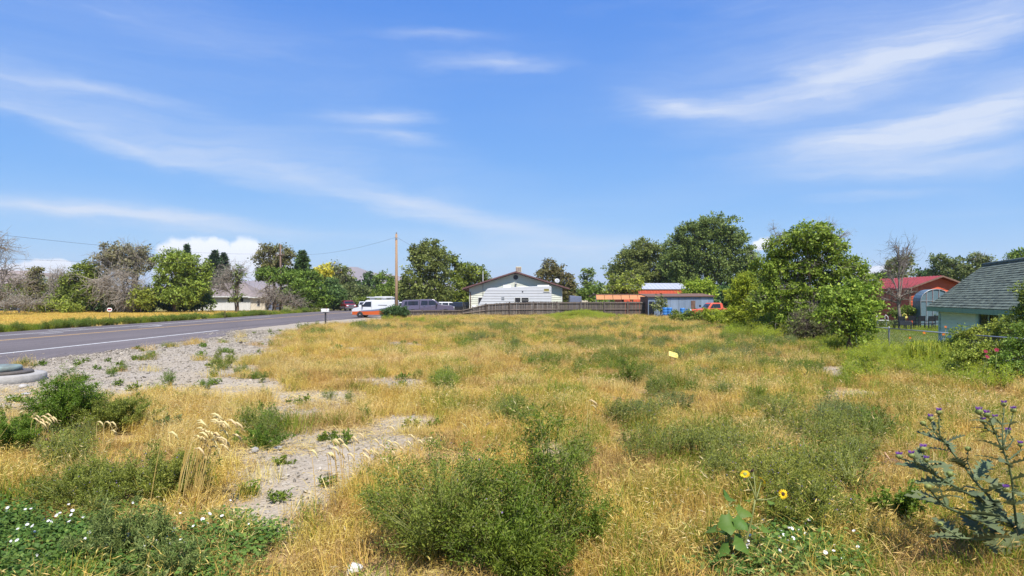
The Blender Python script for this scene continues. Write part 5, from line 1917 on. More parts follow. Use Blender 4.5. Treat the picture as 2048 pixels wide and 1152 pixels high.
    tree('dead_tree', 'grey bare branches drooping round the foot of the dark pole', 110, 548,
         [(532, 580, 22, 24), (552, 588, 26, 22), (575, 596, 22, 18), (525, 598, 14, 14), (600, 606, 18, 10)], bark='bark', tr=.22, leaves=False, twigs=520, twig_len=2.2, seed=17, group=GL, droop=.45, twig_r=.034)
    conifer('dark green pine behind the ash beside the oak', 135, 604, 503, 590, 26, 'needle_green', seed=4, name='pine_tree', pointy=.55)
    tree('elm_tree', 'dense green elm on the verge beyond the dark pole', 122, 620,
         [(600, 585, 26, 26), (628, 580, 26, 26), (640, 600, 28, 18), (612, 606, 26, 14)], 'leaf_green', seed=18, group=GL, tr=.22, dens=.85)
    tree('pine_tree', 'soft dark pine hanging over the road bend', 124, 668,
         [(662, 572, 16, 18), (668, 590, 22, 18), (652, 596, 20, 16), (680, 600, 14, 14), (665, 608, 26, 8)], 'needle_green', seed=19, group=GL, tr=.2, dens=1.1, asp=.35)
    tree('golden_tree', 'golden yellow leafed tree in front of the distant ridge', 150, 655,
         [(655, 540, 22, 13), (640, 548, 14, 10), (672, 548, 16, 14), (660, 558, 26, 12), (632, 552, 8, 6)], 'leaf_yellow', seed=20, group=GL, tr=.18, dens=.9)
    tree('thin_tree', 'sparse grey green tree beside the golden tree', 142, 685,
         [(672, 530, 9, 9), (682, 542, 16, 14), (692, 556, 18, 14), (698, 575, 18, 16), (675, 566, 20, 14)], 'leaf_olive', seed=21, group=GL, tr=.14, dens=.6, twigs=500)
    tree('olive_tree', 'olive drooping tree behind the red pickup', 136, 715,
         [(700, 588, 18, 14), (722, 584, 18, 14), (712, 600, 24, 10), (738, 596, 18, 12), (700, 575, 14, 12)], 'leaf_olive', seed=22, group=GB, tr=.18, dens=.9, twigs=300)
    tree('round_tree', 'round dark green tree top below the ridge end', 170, 738,
         [(738, 560, 14, 14), (745, 575, 18, 16), (728, 582, 18, 16), (705, 572, 22, 14)], 'leaf_dark', seed=23, group=GB, tr=.2)
    tree('round_tree', 'vivid green rounded tree just before the tan pole', 165, 768,
         [(765, 560, 20, 16), (785, 570, 16, 14), (772, 582, 24, 16), (752, 590, 20, 12)], 'leaf_green', seed=24, group=GB, tr=.2)
    tree('bushy_tree', 'low bushy green tree behind the van roof and ladder', 120, 780,
         [(760, 596, 24, 12), (785, 590, 22, 16), (735, 602, 20, 8), (800, 585, 18, 18)], 'leaf_green', seed=25, group=GB, tr=.12, trunks=3)
    # ---- behind the pickup and house
    tree('poplar_tree', 'tall ragged poplar with several pointed tops behind the dark pickup', 108, 850,
         [(847, 488, 6, 14), (848, 503, 11, 18), (832, 515, 12, 22), (826, 500, 6, 16), (868, 496, 8, 20), (868, 512, 14, 20), (886, 515, 12, 20), (850, 530, 24, 24), (880, 545, 22, 26), (825, 560, 22, 26), (858, 575, 32, 28), (840, 595, 34, 16), (812, 580, 14, 22), (888, 590, 18, 22)],
         'leaf_elm', seed=26, group=GB, tr=.22, trunks=3, dens=1.15, fill=.45)
    tree('maple_tree', 'broad fresh green maple touching the eave of the sage house', 112, 935,
         [(905, 512, 9, 14), (908, 540, 14, 22), (925, 545, 22, 20), (950, 545, 24, 18), (915, 575, 24, 24), (945, 575, 24, 22), (968, 550, 12, 14), (920, 600, 24, 12)], 'leaf_green', seed=27, group=GB, tr=.25, trunks=2, dens=.9)
    tree('linden_tree', 'rounded olive linden behind the house dish', 115, 1108,
         [(1100, 532, 16, 14), (1090, 550, 16, 16), (1112, 550, 20, 18), (1130, 562, 18, 16), (1140, 580, 14, 16), (1120, 588, 22, 16)], 'leaf_brownish', seed=28, group=GB, tr=.22, dens=1.0, twigs=250)
    tree('slim_tree', 'slim upright tree standing apart beyond the fence', 125, 1176,
         [(1176, 545, 10, 12), (1174, 560, 10, 14), (1180, 575, 14, 14)], 'leaf_elm', seed=29, group=GB, tr=.12)
    tree('bushy_tree', 'leafy green bush beyond the fence beside the carport', 118, 1190,
         [(1185, 588, 20, 14), (1205, 582, 16, 16), (1165, 590, 14, 10), (1152, 582, 12, 14)], 'leaf_green', seed=30, group=GB, tr=.1, trunks=3, cat='shrub')
    tree('apple_tree', 'spreading light green apple tree over the carport roof', 92, 1245,
         [(1232, 562, 20, 14), (1260, 556, 20, 12), (1248, 572, 28, 14), (1225, 582, 18, 14), (1272, 566, 14, 10), (1262, 584, 22, 10)], 'leaf_bright', seed=31, group=GB, tr=.16, dens=.65, twigs=400)
    tree('elm_tree', 'large round elm on the carport side of the elm pair', 132, 1280,
         [(1285, 498, 32, 20), (1255, 518, 28, 22), (1312, 508, 28, 22), (1232, 545, 22, 18), (1270, 545, 36, 26), (1310, 545, 34, 28), (1250, 570, 30, 16), (1300, 580, 34, 18), (1338, 525, 26, 26), (1345, 560, 34, 24)], 'leaf_elm', seed=32, group=GB, tr=.34, dens=1.1, fill=.4, lsz=.42)
    tree('elm_tree', 'tallest great elm, a huge dome above the tin shed', 124, 1420,
         [(1425, 455, 46, 26), (1385, 470, 40, 26), (1460, 480, 38, 30), (1360, 498, 34, 28), (1485, 515, 32, 28), (1410, 505, 52, 34), (1445, 540, 46, 28), (1375, 545, 40, 28), (1500, 545, 22, 22), (1355, 575, 36, 18), (1400, 580, 36, 20), (1505, 560, 32, 26), (1470, 578, 40, 22), (1345, 530, 26, 26), (1440, 590, 40, 16)],
         'leaf_elm', seed=33, group=GB, tr=.5, trunks=2, dens=1.05, fill=.36, lsz=.42, twigs=500)
    tree('sumac_shrub', 'yellow green feathery shrub growing over the tin shed roof', 90, 1395,
         [(1388, 575, 22, 12), (1408, 570, 22, 14), (1375, 585, 16, 10), (1420, 584, 20, 12), (1400, 590, 28, 10)], 'leaf_lime', seed=34, group=GB, tr=.1, trunks=3, cat='shrub', dens=.8)
    tree('weed_tree', 'thin leafy sapling growing against the tin shed wall', 78, 1322,
         [(1322, 598, 8, 14), (1318, 612, 14, 8), (1328, 616, 10, 6)], 'leaf_olive', seed=35, group=GB, tr=.05, cat='sapling', dens=.6)
    tree('shade_tree', 'dark spreading tree in the gap behind the orange pickup', 100, 1455,
         [(1430, 600, 24, 14), (1470, 600, 30, 20), (1450, 585, 26, 18), (1500, 590, 34, 26), (1530, 580, 30, 30)], 'leaf_dark', seed=36, group=GB, tr=.2, trunks=3)
    # ---- cottage side
    tree('vine_bush', 'low vine covered bush in front of the orange pickup', 60, 1400,
         [(1352, 632, 14, 12), (1378, 634, 18, 13), (1405, 632, 22, 14), (1440, 634, 28, 15), (1470, 636, 22, 14)], 'leaf_green', seed=37, group=GR, tr=.04, trunks=4, cat='shrub', lsz=.17, dens=.9)
    tree('pale_sapling', 'pale lime green feathery sapling in front of the tall maple', 45, 1495,
         [(1488, 562, 22, 18), (1490, 575, 26, 24), (1478, 590, 28, 22), (1512, 590, 26, 24), (1495, 615, 38, 24), (1470, 630, 26, 18), (1530, 625, 26, 20), (1505, 645, 40, 14)], 'leaf_lime', seed=38, group=GR, tr=.07, trunks=4, dens=.9, lsz=.15, asp=.42, cat='sapling')
    tree('maple_tree', 'big leafy box elder maple with dead twigs poking through its top', 37, 1610,
         [(1612, 470, 44, 26), (1570, 492, 40, 28), (1655, 492, 44, 28), (1540, 530, 38, 30), (1600, 528, 52, 36), (1665, 535, 48, 34), (1710, 540, 32, 26), (1738, 565, 26, 22), (1560, 575, 40, 28), (1630, 580, 54, 32), (1690, 590, 46, 32), (1720, 620, 30, 26), (1655, 628, 40, 22), (1595, 615, 30, 20), (1700, 650, 34, 22), (1570, 640, 36, 24), (1620, 650, 34, 20), (1530, 600, 30, 26)],
         'leaf_elder', seed=39, group=GR, tr=.14, trunks=4, dens=1.0, lsz=.16, fill=.4, twigs=900, twig_len=.9, hub=(1625, 600), twig_r=.011)
    tree('dead_sapling', 'bare upright grey sapling poking above the leafy maple top', 37, 1560,
         [(1548, 462, 10, 22), (1560, 470, 8, 14), (1655, 455, 20, 14), (1690, 470, 12, 16)], bark='bark_grey', tr=.05, leaves=False, twigs=260, twig_len=.5, seed=40, group=GR, hub=(1600, 540), twig_r=.006)
    tree('bright_maple', 'bright leaved young maple standing forward at the end of the hedge', 26, 1700,
         [(1700, 572, 20, 16), (1665, 590, 26, 20), (1735, 585, 20, 16), (1650, 625, 26, 18), (1705, 596, 32, 22), (1680, 612, 36, 24), (1718, 622, 34, 26), (1690, 645, 36, 24), (1728, 655, 22, 22), (1745, 600, 14, 14), (1760, 610, 10, 8), (1710, 672, 26, 14)], 'leaf_elder', seed=41, group=GR, tr=.06, trunks=4, dens=.62, lsz=.15, fill=.45)
    tree('dead_bush', 'dark dead thicket low under the leafy maple', 34, 1630,
         [(1610, 645, 28, 22), (1640, 650, 34, 20), (1665, 655, 24, 18), (1600, 662, 24, 12)], 'leaf_olive', bark='bark', tr=.04, twigs=1100, twig_len=.7, twig_mat='twig_brown', seed=42, group=GR, trunks=4, cat='shrub', dens=.55, lsz=.10, twig_r=.007)
    tree('hedge_bush', 'fresh green bush at the hedge foot beside the stump', 40, 1560,
         [(1545, 640, 26, 16), (1565, 625, 20, 20), (1580, 645, 18, 16), (1530, 655, 26, 10)], 'leaf_bright', seed=43, group=GR, tr=.04, trunks=4, cat='shrub', dens=.7, lsz=.13)
    tree('dead_tree', 'bare dark dead tree with a crooked trunk before the red garage', 50, 1806,
         [(1795, 500, 14, 22), (1800, 525, 22, 20), (1785, 545, 18, 16), (1815, 500, 12, 20), (1780, 585, 24, 18), (1800, 600, 22, 16), (1822, 585, 18, 14), (1770, 600, 16, 14)], bark='bark_grey', tr=.13, leaves=False, twigs=420, twig_len=1.2, twig_mat='twig_brown', seed=44, group=GR, hub=(1797, 585), twig_r=.012, lean=-.25)
    tree('oak_tree', 'dark round tree behind the bare dead tree', 92, 1805,
         [(1790, 530, 18, 14), (1812, 522, 18, 14), (1800, 545, 26, 14)], 'leaf_olive', seed=45, group=GR, tr=.2, dens=.7, twigs=200)
    tree('far_tree', 'low dark distant tree between the red garage and the bare tree', 110, 1850,
         [(1840, 548, 18, 8), (1858, 550, 16, 8), (1770, 552, 24, 8)], 'leaf_dark', seed=46, group=GR, tr=.15)
    tree('walnut_tree', 'domed olive tree above the garage ridge', 95, 1895,
         [(1880, 522, 20, 13), (1908, 525, 20, 12), (1890, 545, 30, 18), (1925, 550, 24, 16)], 'leaf_olive', seed=47, group=GR, tr=.2, dens=.85)
    tree('walnut_tree', 'spreading tree with pale bare limbs above the cottage roof', 92, 1960,
         [(1955, 520, 22, 14), (1935, 540, 24, 16), (1978, 528, 18, 14), (1965, 545, 30, 14), (2000, 535, 24, 10)], 'leaf_olive', seed=48, group=GR, tr=.24, dens=.75, twigs=700, bark='bark_grey', fill=.3)
    tree('walnut_tree', 'green treetop over the cottage ridge at the picture corner', 92, 2035,
         [(2030, 515, 22, 12), (2048, 508, 20, 12), (2025, 532, 30, 12), (2060, 525, 24, 18)], 'leaf_green', seed=49, group=GR, tr=.24, dens=.8)
    tree('garden_shrub', 'long leafy green shrub behind the patio chairs', 52, 1830,
         [(1820, 622, 20, 10), (1842, 620, 18, 11), (1862, 624, 20, 12), (1848, 632, 26, 8), (1795, 625, 14, 10)], 'leaf_green', seed=50, group=GR, tr=.04, trunks=4, cat='shrub', lsz=.16)
    tree('garden_shrub', 'grey green catmint clump beneath the dead tree', 50, 1785,
         [(1778, 648, 16, 7), (1798, 646, 14, 7), (1758, 650, 12, 6)], 'leaf_olive', seed=51, group=GR, tr=.02, trunks=3, cat='shrub', lsz=.11)
    tree('garden_bush', 'tall dark green bush against the cottage window at the picture edge', 19.5, 2040,
         [(2042, 640, 22, 26), (2058, 610, 24, 40), (2025, 665, 30, 26), (2048, 690, 34, 30), (2035, 720, 34, 26), (2045, 580, 14, 24)], 'leaf_green', seed=52, group=GR, tr=.04, trunks=4, cat='shrub', lsz=.075, dens=.62, clr=.14)
    tree('garden_bush', 'yellow green rose bush below the cottage window', 20.5, 1985,
         [(2000, 652, 20, 14), (1965, 664, 26, 16), (2005, 655, 24, 20), (1945, 672, 26, 18), (1985, 680, 34, 18)], 'leaf_bright', seed=53, group=GR, tr=.025, trunks=5, cat='shrub', lsz=.07, dens=.62, clr=.13)
    tree('garden_bush', 'green bush in front of the cottage siding by the top rail', 21, 1925,
         [(1915, 668, 22, 14), (1935, 685, 28, 18), (1960, 700, 30, 18), (1905, 690, 20, 14)], 'leaf_green', seed=54, group=GR, tr=.025, trunks=5, cat='shrub', lsz=.075, dens=.62, clr=.13)
    tree('garden_bush', 'shadowed green bush at the picture edge with dark red blooms before it', 16.6, 2030,
         [(2030, 705, 30, 26), (2050, 680, 30, 34), (2010, 722, 30, 20), (2040, 735, 34, 16)], 'leaf_green', seed=56, group=GR, tr=.025, trunks=5, cat='shrub', lsz=.07, dens=.6, clr=.12)
    tree('garden_bush', 'light green bush on the lot side of the wire fence', 17.2, 1945,
         [(1940, 700, 30, 18), (1970, 712, 30, 18), (1915, 712, 26, 14), (1985, 695, 24, 18), (1930, 735, 36, 16), (1975, 738, 34, 16)], 'leaf_bright', seed=57, group=GR, tr=.02, trunks=5, cat='shrub', lsz=.06, dens=.6, clr=.12)
    tree('hedge_bush', 'tall loose green bush filling the bank between the pale sapling and the maple', 42, 1545,
         [(1540, 560, 26, 26), (1525, 590, 26, 26), (1555, 600, 30, 26), (1548, 630, 32, 20), (1575, 655, 28, 14)], 'leaf_elder', seed=58, group=GR, tr=.06, trunks=4, cat='shrub', lsz=.15, dens=.62)
    tree('hedge_bush', 'fresh lime green growth at the hedge foot nearest the tin shed', 52, 1455,
         [(1440, 640, 26, 14), (1465, 645, 30, 14), (1490, 655, 30, 12), (1425, 628, 20, 14)], 'leaf_lime', seed=59, group=GR, tr=.04, trunks=4, cat='shrub', lsz=.14, dens=.7)
    tree('elm_tree', 'green elm behind the grey leafless trees near the picture edge', 118, 62,
         [(40, 585, 34, 22), (85, 580, 36, 26), (120, 590, 30, 22), (20, 605, 34, 16)], 'leaf_green', seed=60, group=GL, tr=.2, trunks=2, dens=.8)
    tree('elm_tree', 'dark green elm in front of the bungalow end by the locust', 112, 405,
         [(405, 575, 20, 22), (398, 598, 22, 16), (415, 605, 16, 12)], 'leaf_green', seed=61, group=GL, tr=.15, dens=.9)
    # clipped shrub by the pole
    tree('clipped_shrub', 'clipped round dark green shrub at the foot of the tan pole', 71, 789,
         [(789, 624, 21, 12), (777, 626, 14, 10), (803, 625, 14, 10), (789, 630, 20, 8)], 'leaf_dark', seed=55, cat='shrub', lsz=.13, dens=1.4, tr=.06, fill=.7, clr=.22)


build_trees()


def build_treeline():
    r = np.random.default_rng(77)
    D = r.uniform(175, 260, 5200)
    px = r.uniform(-300, 2350, 5200)
    X = gx(px, D)
    z = np.abs(r.normal(size=5200)) * 2.1 + .6
    z = np.minimum(z, 5.6 + 1.6 * np.sin(px * .021) + np.sin(px * .07))
    n = 9
    P = np.repeat(np.stack([X, D, z], 1), n, 0) + r.normal(size=(5200 * n, 3)) * np.array([1.0, 1.0, .6])
    P[:, 2] = np.maximum(P[:, 2], .1)
    ln = r.uniform(.5, 1.1, len(P))
    V, f = leaf_quads(P, r.normal(size=P.shape), r.normal(size=P.shape) + np.array([0, -.3, .7]), ln, ln * .7)
    o = link(mesh_np('treeline', V, [(f, 0)], ['leaf_green']), 'treeline')
    tag(o, 'distant belt of green trees along the horizon', 'treeline', kind='stuff')


build_treeline()
# ------------------------------------------------------------------ grasses and weeds scattered over the lot
PROTO = {}


def proto_coll(name, objs):
    c = bpy.data.collections.new(name)
    for o in objs:
        c.objects.link(o)
    PROTO[name] = c
    return c


def proto_obj(me):
    return bpy.data.objects.new(me.name, me)


def grass_mesh(nm, seed, n, h, rad, lean, W, mats, heads=0.0, headlen=.07):
    r = np.random.default_rng(seed)
    a = r.uniform(0, 2 * math.pi, n)
    q = rad * np.sqrt(r.random(n))
    p0 = np.stack([q * np.cos(a), q * np.sin(a), np.full(n, -.02)], 1)
    hh = h * r.uniform(.45, 1.15, n)
    la = r.uniform(0, 2 * math.pi, n)
    ln = lean * np.abs(r.normal(size=n)) * hh
    d = np.stack([np.cos(la), np.sin(la)], 1)
    p1 = p0.copy(); p1[:, :2] += d * (ln * .3)[:, None]; p1[:, 2] = hh * .58
    p2 = p0.copy(); p2[:, :2] += d * ln[:, None]; p2[:, 2] = hh * (1 - .25 * np.minimum(ln / hh, 1.3) ** 2)
    w = np.stack([-np.sin(a + r.normal(size=n) * .8), np.cos(a + r.normal(size=n) * .8), r.normal(size=n) * .2], 1)
    V, fq, ft = blade_ribbons(p0, p1, p2, w, W * r.uniform(.6, 1.3, n))
    groups = [(fq, 0), (ft, 0)]
    k = int(n * heads)
    if k:
        i = r.choice(n, k, replace=False)
        dr = unit(p2[i] - p1[i]) * .7 + np.stack([d[i, 0] * .6, d[i, 1] * .6, -.25 * np.ones(k)], 1)
        L = headlen * r.uniform(.6, 1.3, k)
        V2, f2 = leaf_quads(p2[i], dr, r.normal(size=(k, 3)) + np.array([0, 0, .8]), L, L * .13)
        V3, f3 = leaf_quads(p2[i], dr, np.cross(unit(dr), r.normal(size=(k, 3))), L, L * .13)
        groups += [(f2 + len(V), 1)]
        V = np.concatenate([V, V2])
        groups += [(f3 + len(V), 1)]
        V = np.concatenate([V, V3])
    return mesh_np(nm, V, groups, mats)


def weed_arrays(seed, nstem, h, rad, nleaf, lsz, asp=.45, curl=.25, spread=1.0, branch=3, up=.55, base=.12):
    """stems (as spike arrays) and leaves of a bushy plant about the origin"""
    r = np.random.default_rng(seed)
    a = r.uniform(0, 2 * math.pi, nstem)
    out = rad * np.sqrt(r.random(nstem)) * spread
    hh = h * (1 - .45 * (out / max(rad, 1e-6)) ** 2) * r.uniform(.7, 1.12, nstem)
    d = np.stack([np.cos(a), np.sin(a)], 1)
    p0 = np.stack([d[:, 0] * out * base, d[:, 1] * out * base, np.full(nstem, -.03)], 1)
    p1 = np.stack([d[:, 0] * out * .55, d[:, 1] * out * .55, hh * .6], 1) + r.normal(size=(nstem, 3)) * .03 * h
    p2 = np.stack([d[:, 0] * out, d[:, 1] * out, hh], 1) + r.normal(size=(nstem, 3)) * .05 * h
    # side branches
    m = nstem * branch
    k = r.integers(0, nstem, m)
    t = r.uniform(.25, .95, m)[:, None]
    q0 = (1 - t) ** 2 * p0[k] + 2 * t * (1 - t) * p1[k] + t * t * p2[k]
    dd = unit(r.normal(size=(m, 3)) * np.array([1, 1, .4]) + np.stack([d[k, 0], d[k, 1], np.full(m, up)], 1) * .9)
    ll = (h * r.uniform(.12, .34, m))[:, None] * (1.1 - .5 * t)
    q1 = q0 + dd * ll * .5
    q2 = q1 + unit(dd + np.array([0, 0, curl])) * ll * .5
    S0, S1, S2 = np.concatenate([p0, q0]), np.concatenate([p1, q1]), np.concatenate([p2, q2])
    sr = np.concatenate([np.full(nstem, .006), np.full(m, .003)]) * (h / .7) ** .5
    # leaves: shared between stems and branches by length
    wgt = np.concatenate([np.full(nstem, 2.0), np.full(m, 1.0)])
    kk = r.choice(len(S0), nleaf, p=wgt / wgt.sum())
    tt = (r.random(nleaf) ** .75)[:, None]
    tt = np.where((kk < nstem)[:, None], .18 + .82 * tt, tt)
    P = (1 - tt) ** 2 * S0[kk] + 2 * tt * (1 - tt) * S1[kk] + tt * tt * S2[kk]
    P = P + r.normal(size=(nleaf, 3)) * .028 * h
    P[:, 2] = np.maximum(P[:, 2], .005)
    ax = unit(S2[kk] - S0[kk])
    D = unit(r.normal(size=(nleaf, 3))) * .9 + ax * .55 + np.array([0, 0, .12])
    Nn = r.normal(size=(nleaf, 3)) * .5 + np.array([0, 0, .9])
    L = lsz * r.uniform(.55, 1.35, nleaf) * (1.15 - .5 * tt[:, 0])
    LV, LF = leaf_quads(P, D, Nn, L, L * asp)
    SV, SQ, ST = spikes(S0, S1, S2, sr)
    tips = np.concatenate([p2, q2])
    return (SV, SQ, ST), (LV, LF), tips


def weed_mesh(nm, seed, mats, nfl=0, fsz=.012, **kw):
    (SV, SQ, ST), (LV, LF), tips = weed_arrays(seed, **kw)
    V = np.concatenate([LV, SV])
    g = [(LF, 0), (SQ + len(LV), 1), (ST + len(LV), 1)]
    if nfl:
        r = np.random.default_rng(seed + 5)
        p = tips[r.integers(0, len(tips), nfl)] + r.normal(size=(nfl, 3)) * .02
        FV, FF = leaf_quads(p, r.normal(size=(nfl, 3)), r.normal(size=(nfl, 3)), fsz * r.uniform(.6, 1.4, nfl), fsz * r.uniform(.5, 1.2, nfl))
        g.append((FF + len(V), 2)); V = np.concatenate([V, FV])
    return mesh_np(nm, V, g, mats)


def bind_mesh(nm, seed, n, rad, lsz):
    r = np.random.default_rng(seed)
    a = r.uniform(0, 2 * math.pi, n); q = rad * np.sqrt(r.random(n))
    P = np.stack([q * np.cos(a), q * np.sin(a), r.uniform(.01, .16, n)], 1)
    D = r.normal(size=(n, 3)) * np.array([1, 1, .35]) + np.array([0, 0, .15])
    Nn = r.normal(size=(n, 3)) * .35 + np.array([0, -.2, 1])
    L = lsz * r.uniform(.6, 1.3, n)
    V, f = leaf_quads(P, D, Nn, L, L * .75)
    return mesh_np(nm, V, [(f, 0)], ['bindweed'])


def flower_mesh(nm, seed, rad):
    r = np.random.default_rng(seed)
    m = MB()
    k = 12
    c = Vector((0, 0, 0))
    ring = []
    for i in range(k):
        a = 2 * math.pi * i / k
        rr = rad * (1 if i % 2 else .90)
        ring.append(Vector((rr * math.cos(a), rr * math.sin(a), rad * .38)))
    mid = [Vector((p.x * .4, p.y * .4, rad * .12)) for p in ring]
    m.v = [tuple(p) for p in ring] + [tuple(p) for p in mid] + [(0, 0, -rad * .35)]
    for i in range(k):
        j = (i + 1) % k
        m.f.append((i, j, k + j, k + i)); m.f.append((k + i, k + j, 2 * k)); m.m += [0, 0]; m.sm += [True, True]
    return m.mesh(nm, ['petal_white'])


def pebble_mesh(nm, seed, mt='stone'):
    r = random.Random(seed)
    m = MB()
    pts = []
    n1, n2 = 6, 4
    for i in range(n2 + 1):
        th = math.pi * i / n2
        for j in range(n1):
            ph = 2 * math.pi * j / n1 + .3 * i
            q = 1 + r.uniform(-.25, .25)
            m.v.append((q * math.sin(th) * math.cos(ph), q * .8 * math.sin(th) * math.sin(ph), .55 * q * math.cos(th) + .2))
    for i in range(n2):
        for j in range(n1):
            m.f.append((i * n1 + j, (i + 1) * n1 + j, (i + 1) * n1 + (j + 1) % n1, i * n1 + (j + 1) % n1)); m.m.append(0); m.sm.append(False)
    return m.mesh(nm, [mt])


mat('pebble', (0.275, 0.242, 0.195), rough=0.9, var=0.42, scale=.8)


def make_protos():
    G = lambda k, *a, **kw: [proto_obj(grass_mesh('%s_proto' % k, s, *a, **kw)) for s in range(5)]
    proto_coll('gold', G('gold', 150, .33, .30, .55, .0052, ['dry_gold', 'dry_pale'], heads=.28, headlen=.055))
    proto_coll('pale', G('pale', 120, .40, .28, .6, .0050, ['dry_pale', 'rye_head'], heads=.2, headlen=.055))
    proto_coll('brown', G('brown', 170, .16, .30, 1.1, .0055, ['dry_brown', 'dry_gold'], heads=.1, headlen=.04))
    proto_coll('stalk', G('stalk', 7, .66, .16, .35, .0040, ['dry_pale', 'rye_head'], heads=.8, headlen=.075))
    proto_coll('lush', G('lush', 90, .36, .22, .5, .0085, ['grass_green', 'dry_pale'], heads=.06))
    proto_coll('stubble', G('stubble', 90, .10, .45, 1.2, .010, ['dry_gold', 'dry_pale'], heads=.0))
    proto_coll('olive', [proto_obj(weed_mesh('olive_proto', 40 + s, ['weed_olive', 'stem_green', 'purple_bud'], nfl=24, nstem=26, h=.50, rad=.34, nleaf=850, lsz=.036, asp=.42)) for s in range(4)])
    proto_coll('blue', [proto_obj(weed_mesh('blue_proto', 50 + s, ['weed_blue', 'stem_green', 'purple_bud'], nfl=25, nstem=26, h=.48, rad=.32, nleaf=850, lsz=.036, asp=.40)) for s in range(4)])
    proto_coll('green', [proto_obj(weed_mesh('green_proto', 60 + s, ['weed_green', 'stem_green'], nstem=22, h=.50, rad=.28, nleaf=800, lsz=.044, asp=.34)) for s in range(4)])
    proto_coll('lime', [proto_obj(weed_mesh('lime_proto', 70 + s, ['weed_lime', 'stem_green'], nstem=26, h=.58, rad=.30, nleaf=900, lsz=.042, asp=.30, up=1.0)) for s in range(4)])
    proto_coll('rosette', [proto_obj(weed_mesh('rosette_proto', 80 + s, ['weed_green', 'stem_green'], nstem=12, h=.14, rad=.20, nleaf=160, lsz=.07, asp=.4, up=.1)) for s in range(3)])
    proto_coll('bind', [proto_obj(bind_mesh('bind_proto', 90 + s, 260, .30, .036)) for s in range(4)])
    proto_coll('flower', [proto_obj(flower_mesh('flower_proto', s, .0145)) for s in range(2)])
    proto_coll('pebble', [proto_obj(pebble_mesh('pebble_proto', s, 'pebble')) for s in range(5)])




def litter_mesh(nm, seed):
    r = np.random.default_rng(seed)
    n = 26
    p0 = np.stack([r.uniform(-.25, .25, n), r.uniform(-.25, .25, n), r.uniform(.005, .05, n)], 1)
    a = r.uniform(0, 6.28, n); L = r.uniform(.05, .26, n)
    d = np.stack([np.cos(a), np.sin(a), r.normal(size=n) * .12], 1) * L[:, None]
    p1 = p0 + d * .5 + np.array([0, 0, .012]); p2 = p0 + d
    V, fq, ft = blade_ribbons(p0, p1, p2, np.stack([-np.sin(a), np.cos(a), r.normal(size=n) * .3], 1), r.uniform(.003, .0065, n))
    return mesh_np(nm, V, [(fq, 0), (ft, 0)], ['dry_pale'])


make_protos()
proto_coll('litter', [proto_obj(litter_mesh('litter_proto', s)) for s in range(4)])


def scatter(name, label, proto, P, scl, rot, cat='grass'):
    P = np.asarray(P, dtype=np.float32)
    me = bpy.data.meshes.new(name)
    me.vertices.add(len(P))
    me.vertices.foreach_set('co', P.ravel())
    a = me.attributes.new('scl', 'FLOAT_VECTOR', 'POINT'); a.data.foreach_set('vector', np.asarray(scl, dtype=np.float32).ravel())
    a = me.attributes.new('rot', 'FLOAT_VECTOR', 'POINT'); a.data.foreach_set('vector', np.asarray(rot, dtype=np.float32).ravel())
    n = len(PROTO[proto].objects)
    a = me.attributes.new('idx', 'INT', 'POINT'); a.data.foreach_set('value', rng.integers(0, n, len(P)).astype(np.int32))
    o = link(me, name)
    tag(o, label, cat, kind='stuff')
    ng = bpy.data.node_groups.new('scatter_' + name, 'GeometryNodeTree')
    ng.interface.new_socket('Geometry', in_out='INPUT', socket_type='NodeSocketGeometry')
    ng.interface.new_socket('Geometry', in_out='OUTPUT', socket_type='NodeSocketGeometry')
    nn, ll = ng.nodes, ng.links
    gi, go = nn.new('NodeGroupInput'), nn.new('NodeGroupOutput')
    ci = nn.new('GeometryNodeCollectionInfo')
    ci.inputs['Collection'].default_value = PROTO[proto]
    ci.inputs['Separate Children'].default_value = True
    ci.inputs['Reset Children'].default_value = True
    ip = nn.new('GeometryNodeInstanceOnPoints')
    ip.inputs['Pick Instance'].default_value = True

    def na(nm, t):
        x = nn.new('GeometryNodeInputNamedAttribute'); x.data_type = t; x.inputs['Name'].default_value = nm
        return x.outputs['Attribute']
    ll.new(gi.outputs[0], ip.inputs['Points'])
    ll.new(ci.outputs[0], ip.inputs['Instance'])
    ll.new(na('idx', 'INT'), ip.inputs['Instance Index'])
    ll.new(na('rot', 'FLOAT_VECTOR'), ip.inputs['Rotation'])
    ll.new(na('scl', 'FLOAT_VECTOR'), ip.inputs['Scale'])
    ll.new(ip.outputs[0], go.inputs[0])
    md = o.modifiers.new('scatter', 'NODES')
    md.node_group = ng
    return o


def sample(D0, D1, dens, seed, marg=3.0):
    r = np.random.default_rng(seed)
    A = .80 * (D1 ** 2 - D0 ** 2) + 2 * marg * (D1 - D0)
    n = int(A * dens * 1.15)
    D = np.sqrt(r.random(n) * (D1 ** 2 - D0 ** 2) + D0 ** 2)
    X = r.uniform(-1, 1, n) * (.80 * D + marg)
    return X, D


